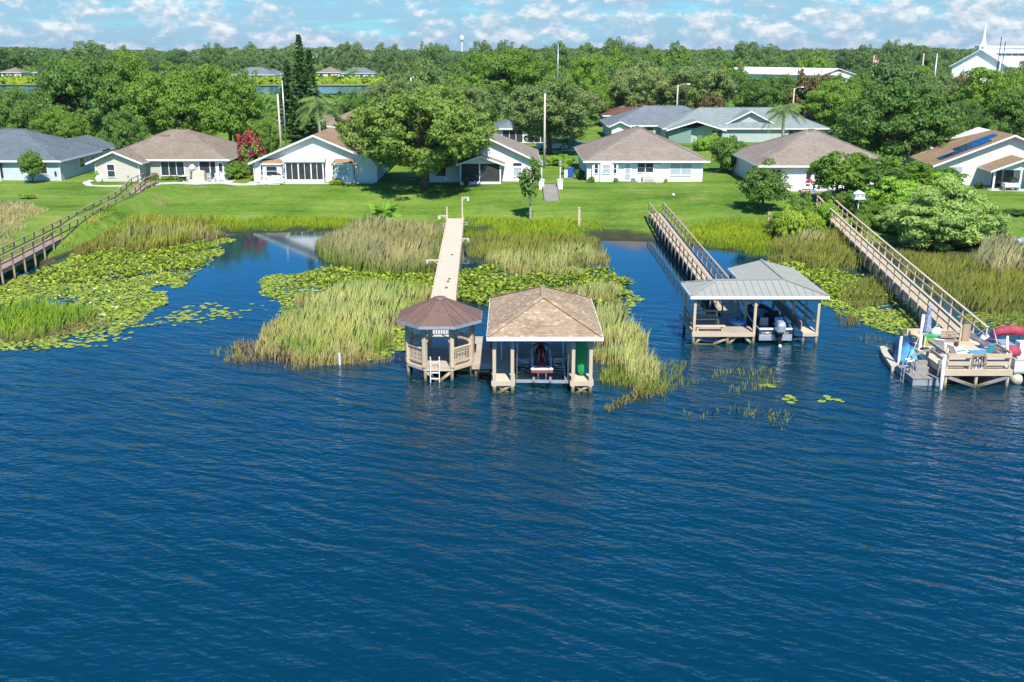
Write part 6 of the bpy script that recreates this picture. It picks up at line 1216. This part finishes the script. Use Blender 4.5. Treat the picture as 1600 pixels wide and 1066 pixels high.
# ------------------------------------------------------------------ woods behind
EXC = [(406, 124, 456, 172, 440), (500, 122, 604, 156, 440), (0, 108, 66, 166, 500), (1205, 92, 1326, 116, 328), (1488, 40, 1600, 114, 318), (940, 150, 1128, 230, 196), (1036, 150, 1295, 230, 182), (495, 84, 530, 122, 518), (845, 95, 880, 125, 330), (352, 100, 402, 114, 470), (228, 90, 256, 108, 470), (528, 100, 600, 128, 500), (405, 112, 430, 130, 488), (1140, 100, 1172, 126, 300), (850, 205, 910, 232, 158), (425, 150, 470, 215, 171), (540, 150, 580, 215, 167), (0, 170, 75, 215, 177)]
fg = random.Random(11); placed = []; cnt = 0; tries = 0
def belt(px, Y, k, pl=''):
    z = 'left of the tall conifers' if px < 440 else 'between the tall conifers and the water tower' if px < 722 else 'between the water tower and the street lamp' if px < 1056 else 'between the street lamp and the flagpole' if px < 1358 else 'right of the flagpole'
    return {'far': 'mid green', 'farbright': 'bright green', 'fardark': 'dark green', 'rust': 'rust-tinged'}[k] + ' tree' + pl + (' in the nearer woods ' if Y < 330 else ' in the middle woods ' if Y < 470 else ' in the far woods ') + z
def belt_g(px, Y, k): return belt(px, Y, k, 's')
bands = [(185, 260, 54), (260, 380, 72), (380, 520, 66), (520, 700, 70)]
for y0, y1, n in bands:
    c_ = 0; tries = 0
    while c_ < n and tries < 5000:
        tries += 1; Y = fg.uniform(y0, y1); px = fg.uniform(-60, 1660); h_ = fg.uniform(8.0, 13.5) + (Y > 380) * fg.choice([0, 0, 1.5, 3.0]); X = xat(px, Y); zb = float(gz(X, Y)); s = sc_at(Y, zb + 6); hw = h_ * fg.uniform(.42, .62)
        if any((X - a_) ** 2 + (Y - b_) ** 2 < (.72 * (hw + r_)) ** 2 for a_, b_, r_ in placed): continue
        zt_ = zb + h_; top = 533 - F * math.tan(math.atan((zt_ - CH) / Y) + PITCH); bot = 533 - F * math.tan(math.atan((zb - CH) / Y) + PITCH); xl, xr = px - hw * s, px + hw * s
        if top < 63: continue
        if any(Y < e[4] and xl < e[2] - 4 and xr > e[0] + 4 and top < e[3] - 2 and bot > e[1] for e in EXC): continue
        if ((X + 115) / 162) ** 2 + ((Y - 372) / 52) ** 2 < 1 or ((X + 115) / 172) ** 2 + ((Y - 440) / 45) ** 2 < 1: continue
        if any(abs(X - bx_) < bw_ and abs(Y - by_) < bd_ for bx_, by_, bw_, bd_ in ((76, 350, 30, 32), (162, 345, 55, 45), (26, 200, 14, 12), (40, 170, 20, 14))): continue
        placed.append((X, Y, hw)); c_ += 1; cnt += 1
        kk_ = fg.choices(['far', 'farbright', 'fardark', 'rust'], [.62, .16, .21, .01])[0]; tree(kk_, 0, Y, 0, 0, belt(px, Y, kk_), cnt, belt_g(px, Y, kk_), x=X, hw=hw, htop=h_)
for px, top, w_ in ((140, 64, 52), (165, 69, 40), (197, 67, 24), (232, 72, 40), (280, 73, 44), (337, 67, 34), (395, 65, 34), (430, 69, 30), (457, 65, 28), (542, 61, 34), (560, 66, 28), (597, 66, 30), (618, 65, 28), (670, 66, 34), (692, 65, 26), (752, 64, 34), (787, 62, 34), (820, 66, 30), (870, 61, 44), (915, 62, 34), (957, 59, 38), (985, 66, 30), (1015, 65, 38), (1055, 65, 38), (1115, 70, 34), (1165, 65, 44), (1210, 71, 30), (1255, 75, 28), (1278, 74, 26), (1320, 72, 34), (1347, 71, 30), (1390, 62, 44), (1412, 64, 34), (1440, 70, 28), (1464, 71, 34), (20, 74, 50), (75, 74, 40), (100, 72, 34)):
    Y = fg.uniform(430, 640); cnt += 1; Y = max(Y, 530) if px < 620 else Y
    kk_ = fg.choices(['far', 'fardark'], [.75, .25])[0]; tree(kk_, px, Y, top, w_ * 1.15, belt(px, Y, kk_), cnt, belt_g(px, Y, kk_))
# far treeline as one mass
Vs = []; g = np.random.default_rng(5)
for i in range(1500):
    Y = 700 + 1500 * g.random() ** 1.4; px = g.uniform(-80, 1680); X = xat(px, Y, 8); zb = float(gz(X, Y)); h_ = g.uniform(6.5, 11.5) * (1 + .22 * math.sin(px * .013 + 2) + .12 * math.sin(px * .041)); w = h_ * g.uniform(.5, .8)
    nl = 90; d = unit(g.normal(size=(nl, 3)) + [0, 0, .3]); C = np.array([X, Y, zb + h_ * .55]) + d * g.uniform(.7, 1.05, (nl, 1)) * np.array([w, w, h_ * .45]); Vs.append(leaf_quads(C, unit(d + g.normal(size=(nl, 3)) * .4), 2.6, 1.3))
o = bpy.data.objects.new('distant_woods', np_mesh('distant_woods', np.concatenate(Vs), 4, 'lf_far')); COL.objects.link(o); o['kind'] = 'stuff'; o['label'] = 'far wooded horizon merging into one dark green band'
# undergrowth mass to close the floor of the woods
x = g.uniform(-330, 330, 60000); y = 150 + 560 * g.random(60000) ** 1.2; k = (np.abs(x) < y * .58 + 8) & (y > 200); ok = ~((((x + 115) / 160) ** 2 + ((y - 372) / 48) ** 2 < 1) | (((x + 115) / 180) ** 2 + ((y - 445) / 46) ** 2 < 1))
ok &= ~((x > 10) & (x < 56) & (y < 212)); k &= ok; x, y = x[k], y[k]; C = np.stack([x, y, gz(x, y) + g.uniform(.1, 1.3, len(x))], 1); N = g.normal(size=(len(x), 3)) * .6; N[:, 2] += .8
o = bpy.data.objects.new('undergrowth', np_mesh('undergrowth', leaf_quads(C, unit(N), 1.5, 1.3), 4, 'lf_dark')); COL.objects.link(o); o['kind'] = 'stuff'; o['label'] = 'dark undergrowth below the wooded belt'
# pond bank reeds
x = g.uniform(-270, 40, 9000); y = g.uniform(415, 480, 9000); k = ((x + 115) / 165) ** 2 + ((y - 445) / 38) ** 2 < 1; x, y = x[k], y[k]; C = np.stack([x, y, 3.4 + g.uniform(0, .9, len(x))], 1); N = g.normal(size=(len(x), 3)); N[:, 2] += .5
o = bpy.data.objects.new('bank_grass', np_mesh('bank_grass', leaf_quads(C, unit(N), 1.2, 1.5), 4, 'r_yellow')); COL.objects.link(o); o['kind'] = 'stuff'; o['label'] = 'bright reedy growth on the far bank of the pond'

# ------------------------------------------------------------------ poles, car, yard items
def pole(name, label, px, Y, top, r=.09, mat='polewood', arm=None):
    X = xat(px, Y); zb = float(gz(X, Y)); H = zat(top, Y) - zb; o = E(name, label, 'pole' if 'lamp' not in name else 'street lamp', (X, Y, zb)); O('pole', MB().cyl((0, 0, -.3), (0, 0, H), r * 1.3, r, 9), mat, o, smooth=True)
    if arm: O('arm', MB().tube([(0, 0, H - .3), (arm * .4, 0, H + .1), (arm, 0, H + .2)], .05, 6), mat, o); O('lamp_head', MB().box((arm * 1.15, 0, H + .2), (abs(arm) * .45, .3, .14), taper=.8), 'white', o)
    else: O('cap', MB().lathe((0, 0, H), [(r * 1.15, -.1), (r * 1.15, .04), (.01, .08)], 8), 'white', o)
    return o
pole('utility_pole', 'tall pale pole standing between the white houses', 850.5, 128, 147, .12); pole('utility_pole', 'pale pole left of the white orange-roofed house', 440.5, 135, 148, .12); pole('utility_pole', 'thin grey pole behind the pale pole beside the conifer', 447, 160, 127, .10, 'galv')
pole('street_lamp', 'street lamp with its arm reaching right above the grey roof', 1056, 190, 133, .12, 'polewood', 1.7); pole('street_lamp', 'street lamp above the palm by the green house', 1235.5, 178, 138, .10, 'polewood', 1.2); pole('street_lamp', 'street lamp with its arm reaching left near the right edge', 1578, 170, 147, .12, 'polewood', -2.0); pole('street_lamp', 'small white lamp among the trees behind the shade oak', 644, 200, 122, .1, 'white', .5)
pole('utility_pole', 'utility pole right of the flagpole in the woods', 1435.5, 300, 84, .16); pole('utility_pole', 'utility pole nearest the church in the woods', 1454.5, 260, 84, .16, 'galv'); pole('mast', 'thin grey mast above the pale roof in the woods', 871, 300, 70, .12, 'galv'); pole('mast', 'thin dark mast rising from the church roof', 1552, 312, 57, .12, 'dark'); pole('mast', 'second thin dark mast right of the first above the church', 1559, 314, 64, .12, 'dark'); pole('utility_pole', 'short utility pole right above the church roof edge', 1553, 250, 86, .12, 'galv')
fp = pole('flagpole', 'flagpole with a small red and white flag in the woods', 1358.5, 285, 87, .12, 'polewood'); O('flag', MB().prism([(0, 0), (1.3, -.15), (1.2, -2.2), (0, -2.0)], -.02, .02, 'y'), 'redcloth', fp, loc=(.1, 0, zat(90, 285) - fp.location.z)); O('flag_stripe', MB().prism([(.25, -.7), (1.2, -.85), (1.18, -1.4), (.25, -1.25)], -.03, .03, 'y'), 'white', fp, loc=(.1, 0, zat(90, 285) - fp.location.z))
def suv(label, X, Y, rz, mat):
    o = E('car', label, 'car', (X, Y, float(gz(X, Y)) + .02), rz); secs = []
    for x_, w, z0, z1 in ((-2.3, .7, .5, .85), (-2.25, .88, .35, .95), (-1.2, .92, .3, 1.02), (0, .93, .3, 1.04), (1.9, .92, .3, 1.05), (2.3, .86, .4, 1.0)): secs.append([(x_, -w, z0 + .1), (x_, -w * .9, z0), (x_, w * .9, z0), (x_, w, z0 + .1), (x_, w, z1 - .12), (x_, w * .85, z1), (x_, -w * .85, z1), (x_, -w, z1 - .12)])
    O('body', MB().loft(secs), mat, o); O('cabin', MB().loft([[(a_, -.8, 1.02), (b_, -.8, 1.02), (b_, .8, 1.02), (a_, .8, 1.02)] if z == 0 else [(a_, -.66, 1.62), (b_, -.66, 1.62), (b_, .66, 1.62), (a_, .66, 1.62)] for z, a_, b_ in ((0, -1.25, 2.2), (1, -.45, 2.0))]), mat, o)
    for s in (-1, 1): O('side_window', MB().add([(-.95, s * .83, 1.07), (2.05, s * .83, 1.07), (1.9, s * .71, 1.55), (-.4, s * .71, 1.55)], [(0, 1, 2, 3)]), 'glass', o)
    O('windscreen', MB().add([(-1.24, -.7, 1.06), (-1.24, .7, 1.06), (-.54, .6, 1.58), (-.54, -.6, 1.58)], [(0, 1, 2, 3)]), 'glass', o)
    for x_ in (-1.45, 1.45):
        for s in (-1, 1): w_ = O('wheel', MB().cyl((x_, s * .72, .34), (x_, s * .95, .34), .34, n=14), 'black', o); O('rim', MB().cyl((x_, s * .95, .34), (x_, s * .965, .34), .2, n=10), 'alu', w_)
    for s in (-1, 1): O('headlight', MB().box((-2.28, s * .62, .78), (.08, .3, .14)), 'white', o)
    return o
cx = P(880, 224, 2.0); strip('driveway', [(xat(846, 152), 152, 0), (xat(880, 153), 153, 0), (xat(915, 153), 153, 0)], 5.0, 'conc'); suv('blue car parked on the driveway under the grey-green oak', xat(889, 153), 153, .25 + math.pi, 'carblue'); suv('white car parked left of the blue car', xat(862, 152), 151.5, .15, 'white')
# stairs with pillars between two white houses
sb = G(863, 314); st = E('garden_steps', 'grey timber garden steps rising between two white lamp pillars', 'steps', (sb.x, sb.y, sb.z)); top_ = G(862, 292); dy, dz_ = top_.y - sb.y, max(top_.z - sb.z, .6) + .15
for i in range(9): O('tread', MB().b2(-.75, .75, dy * i / 9, dy * (i + 1) / 9 + .03, dz_ * (i + .6) / 9 + .0, dz_ * (i + .6) / 9 + .06).b2(-.75, .75, dy * i / 9, dy * i / 9 + .03, dz_ * (i - .4) / 9, dz_ * (i + .6) / 9), 'greywood', st)
for x in (-.82, .82): O('side_board', MB().beam((x, 0, .12), (x, dy, dz_ + .12), .07, .25), 'greywood', st)
for px_, lab in ((846, 'white square pillar with a lamp left of the garden steps'), (875, 'white square pillar with a lamp right of the garden steps')):
    p = G(px_, 295); o = E('lamp_pillar', lab, 'pillar', p); O('pillar', MB().b2(-.28, .28, -.28, .28, -.3, .95).b2(-.34, .34, -.34, .34, .95, 1.03), 'white', o); O('lamp_pole', MB().cyl((0, 0, 1), (0, 0, 2.5), .07, n=8), 'white', o); O('lantern', MB().lathe((0, 0, 2.45), [(.06, 0), (.2, .1), (.18, .42), (.24, .46), (.03, .66)], 8), 'greyplas', o)
for px_, py_, h_, lab in ((904.5, 354, 1.75, 'lone pale wooden post on the lawn right of the slim tree'), (1200, 360, 1.6, 'lone wooden post at the foot of the small dark-leaved tree'), (609, 341, 1.0, 'white pipe standing beside the young palm')):
    p = G(px_, py_); o = E('post', lab, 'post', p); O('pole', MB().b2(-.11, .11, -.11, .11, -.3, h_), 'tanwood' if h_ > 1.2 else 'white', o); O('cap', MB().b2(-.14, .14, -.14, .14, h_, h_ + .06), 'tanwood' if h_ > 1.2 else 'white', o)
p = Vector((xat(1339, 94, 1), 94, float(gz(xat(1339, 94, 1), 94)))); o = E('birdhouse', 'white martin birdhouse on a post beside the tan boardwalk', 'birdhouse', p); O('post', MB().cyl((0, 0, -.3), (0, 0, 2.2), .06, n=8), 'white', o); hb = O('box', MB().b2(-.42, .42, -.3, .3, 2.2, 2.62), 'white', o); O('roof', MB().prism([(-.5, 2.62), (.5, 2.62), (0, 2.95)], -.38, .38, 'y'), 'white', o)
for x in (-.22, .22): O('entrance', MB().cyl((x, -.31, 2.42), (x, -.3, 2.42), .07, n=8), 'dark', hb)
O('porch', MB().b2(-.55, .55, -.42, .42, 2.14, 2.2), 'white', o)
# brick steps
sb = Vector((31.55, 100, 0)); st = E('brick_steps', 'flight of brick steps between plants above the tan boardwalk', 'steps', (31.5, 99.6, 1.3))
for i in range(9): O('step', MB().b2(-.65, .65, i * .82, i * .82 + .84, -.4, .08 + i * .085), 'brick', st); O('nosing', MB().b2(-.66, .66, i * .82 - .02, i * .82 + .12, .09 + i * .085, .11 + i * .085), 'conc', st)
# yard clutter
def onlawn(px, py): return G(px, py)
def grill(label, X, Y, z, mat='galv'):
    o = E('grill', label, 'grill', (X, Y, z)); O('bowl', MB().ell((0, 0, .75), (.42, .3, .22)), mat, o, smooth=True); O('lid', MB().ell((0, 0, .86), (.43, .31, .24)), 'dark', o, smooth=True)
    for x in (-.3, .3): O('leg', MB().b2(x - .03, x + .03, -.2, -.14, 0, .7).b2(x - .03, x + .03, .14, .2, 0, .7), 'dark', o)
o = E('screen_fence', 'white slatted screen round a dark unit beside the bay window', 'fence', (xat(434, 113.2), 113.2, ZB + .05)); 
for i in range(10): O('slat', MB().b2(-.6 + .12 * i, -.53 + .12 * i, -.03, .03, 0, .85), 'trim', o)
O('rail', MB().b2(-.62, .62, -.04, .04, .85, .9).b2(-.62, .62, -.04, .04, .1, .15), 'trim', o)
grill('dark domed grill behind the white slatted screen', xat(434, 113.7), 113.7, ZB + .05)
def stool(label, X, Y, z, mat='white'):
    o = E('patio_chair', label, 'chair', (X, Y, z), random.uniform(-.6, .6)); O('seat', MB().box((0, 0, .42), (.5, .5, .05)), mat, o); O('backrest', MB().box((0, .24, .7), (.5, .05, .5)), mat, o)
    for a_ in (-.22, .22):
        for b_ in (-.22, .22): O('leg', MB().b2(a_ - .025, a_ + .025, b_ - .025, b_ + .025, 0, .42), mat, o)
def ptable(label, X, Y, z, mat, r=.5):
    o = E('patio_table', label, 'table', (X, Y, z)); O('top', MB().lathe((0, 0, .68), [(r, 0), (r, .04), (.02, .05)], 14), mat, o); O('pedestal', MB().lathe((0, 0, 0), [(.3, 0), (.08, .08), (.06, .68)], 8), mat, o)
stool('white chair at the left end of the white patio', xat(404, 113.6), 113.6, ZB + .03); ptable('small white table before the left bay window', xat(417, 113.4), 113.4, ZB + .03, 'white', .3)
ptable('planter table with white top on the tan house patio', xat(287, 114.6), 114.6, ZB + .03, 'white', .55); shrub(284, 114.8, 272, 20, 'potted green plants on the tan house patio', 1)
gc = E('covered_grill', 'tan canvas covered grill on the tan house patio', 'grill', (xat(312, 115.3), 115.3, ZB + .03)); O('cover', MB().loft([[(-.68 * k, -.35 * k, z), (.68 * k, -.35 * k, z), (.68 * k, .35 * k, z), (-.68 * k, .35 * k, z)] for z, k in ((0, 1.02), (.9, 1), (1.15, .85), (1.22, .6))]), 'beigeplas', gc, smooth=False); O('hem', MB().b2(-.7, .7, -.37, .37, 0, .08), 'beigeplas', gc)
for k_, (px_, lab) in enumerate(((302, 'yellow and dark wall fountain left of the covered grill'),)):
    o = E('wall_fountain', lab, 'fountain', (xat(px_, 116.4), 116.4, ZB)); O('basin', MB().lathe((0, 0, .9), [(.1, 0), (.4, .15), (.42, .22), (.3, .2)], 12), 'conc', o); O('column', MB().lathe((0, 0, 0), [(.3, 0), (.15, .1), (.12, .9)], 8), 'conc', o); O('back', MB().lathe((0, 0, 1.1), [(.05, 0), (.36, .25), (.36, .5), (.1, .72)], 10), 'white', o)
for k_, px_ in enumerate((327, 338, 346)): stool(['grey patio chair right of the covered grill', 'white patio chair before the white screen door', 'second white patio chair at the right end of the tan house patio'][k_], xat(px_, 114.9), 114.9, ZB + .03, 'galv' if k_ == 0 else 'white')
o = E('propane_tank', 'white rounded tank at the left corner of the tan house wing', 'tank', (xat(155, 114.3), 114.3, ZB)); O('tank', MB().lathe((0, 0, 0), [(.25, 0), (.38, .15), (.38, .6), (.2, .78), (.02, .82)], 12), 'white', o, smooth=True); O('valve', MB().cyl((0, 0, .8), (0, 0, .95), .08), 'galv', o)
stool('lavender-white chair beside the patio swing', xat(993, 114.6), 114.6, ZB + .03); o = E('patio_swing', 'white slatted swing bench against the white hip house', 'bench', (xat(1015, 114.4), 114.4, ZB + .03)); O('seat', MB().b2(-.7, .7, -.2, .3, .4, .46), 'white', o); O('canopy', MB().b2(-.75, .75, -.1, .4, .92, 1.0), 'white', o)
for i in range(11): O('slat', MB().b2(-.68 + .13 * i, -.62 + .13 * i, -.25, -.2, .05, .42), 'white', o)
for x in (-.72, .72): O('side_frame', MB().b2(x - .04, x + .04, -.2, .35, 0, .95), 'white', o)
o = E('wheelie_bin', 'blue wheeled bin against the left side of the white hip house', 'bin', (xat(892, 119.5), 119.5, ZB)); O('body', MB().box((0, 0, .5), (.6, .65, 1.0), taper=1.15), 'bin', o); O('lid', MB().box((0, 0, 1.04), (.72, .78, .08)), 'bin', o); o = E('pump_box', 'white utility box left of the blue wheeled bin', 'box', (xat(884, 119), 119, ZB)); O('body', MB().box((0, 0, .45), (.4, .4, .9)), 'white', o); O('lid', MB().box((0, 0, .93), (.45, .45, .06)), 'greyplas', o)
p = G(1052, 307); o = E('ball', 'small white ball lying on the lawn before the white hip house', 'ball', (p.x, p.y, p.z)); O('shell', MB().ell((0, 0, .16), .17, 12, 8), 'white', o, smooth=True); O('seam', MB().lathe((0, 0, .15), [(.172, 0), (.172, .02)], 12), 'greyplas', o)
o = E('parasol', 'red and white folded beach parasol by the beige hip house door', 'umbrella', (xat(1264, 107.5), 107.5, ZB + .05)); O('canopy', MB().lathe((0, 0, .75), [(.5, 0), (.4, .2), (.2, .36), (.02, .45)], 10), 'red', o); O('pole', MB().cyl((0, 0, 0), (0, 0, 1.3), .025), 'white', o); O('stripe', MB().lathe((0, 0, .74), [(.54, -.05), (.52, .06)], 10), 'white', o)
ptable('patio table on the beige hip house patio', xat(1271, 107.2), 107.2, ZB + .05, 'blue', .5)
HX, HY = 47.6 + 7.5, 112.2 - 2.4
o = E('porch_table', 'white cloth covered table with teal bin on the cream house porch', 'table', (xat(1578, 107.5), 107.5, ZB + .03)); O('top', MB().box((0, 0, .75), (1.5, .8, .06)), 'white', o); O('cloth', MB().box((0, 0, .55), (1.55, .85, .36)), 'white', o); O('bin', MB().lathe((.9, .1, 0), [(.22, 0), (.28, .7), (.24, .7)], 10), 'teal', o)
for a_ in (-.65, .65): O('leg', MB().b2(a_ - .03, a_ + .03, -.3, .3, 0, .72), 'galv', o)
o = E('umbrella', 'dark folded parasol over the porch table of the cream house', 'umbrella', (xat(1579, 108), 108, ZB + .7)); O('canopy', MB().lathe((0, 0, .35), [(.7, 0), (.5, .2), (.05, .38)], 9), 'dark', o); O('pole', MB().cyl((0, 0, 0), (0, 0, .7), .03), 'white', o)
shrub(1529, 109.0, 283, 11, 'potted dark plant at the porch corner of the cream house', 2)
o = E('drum', 'grey-blue drum lying on the dirt at the right edge', 'drum', (xat(1589, 85, .3), 85, max(float(gz(xat(1589, 85, .3), 85)), 0) + .3)); O('shell', MB().cyl((-.5, 0, 0), (.5, 0, .1), .32, n=14), 'galv', o, smooth=True); O('hoop', MB().cyl((-.05, 0, .045), (.05, 0, .055), .34, n=14), 'galv', o)
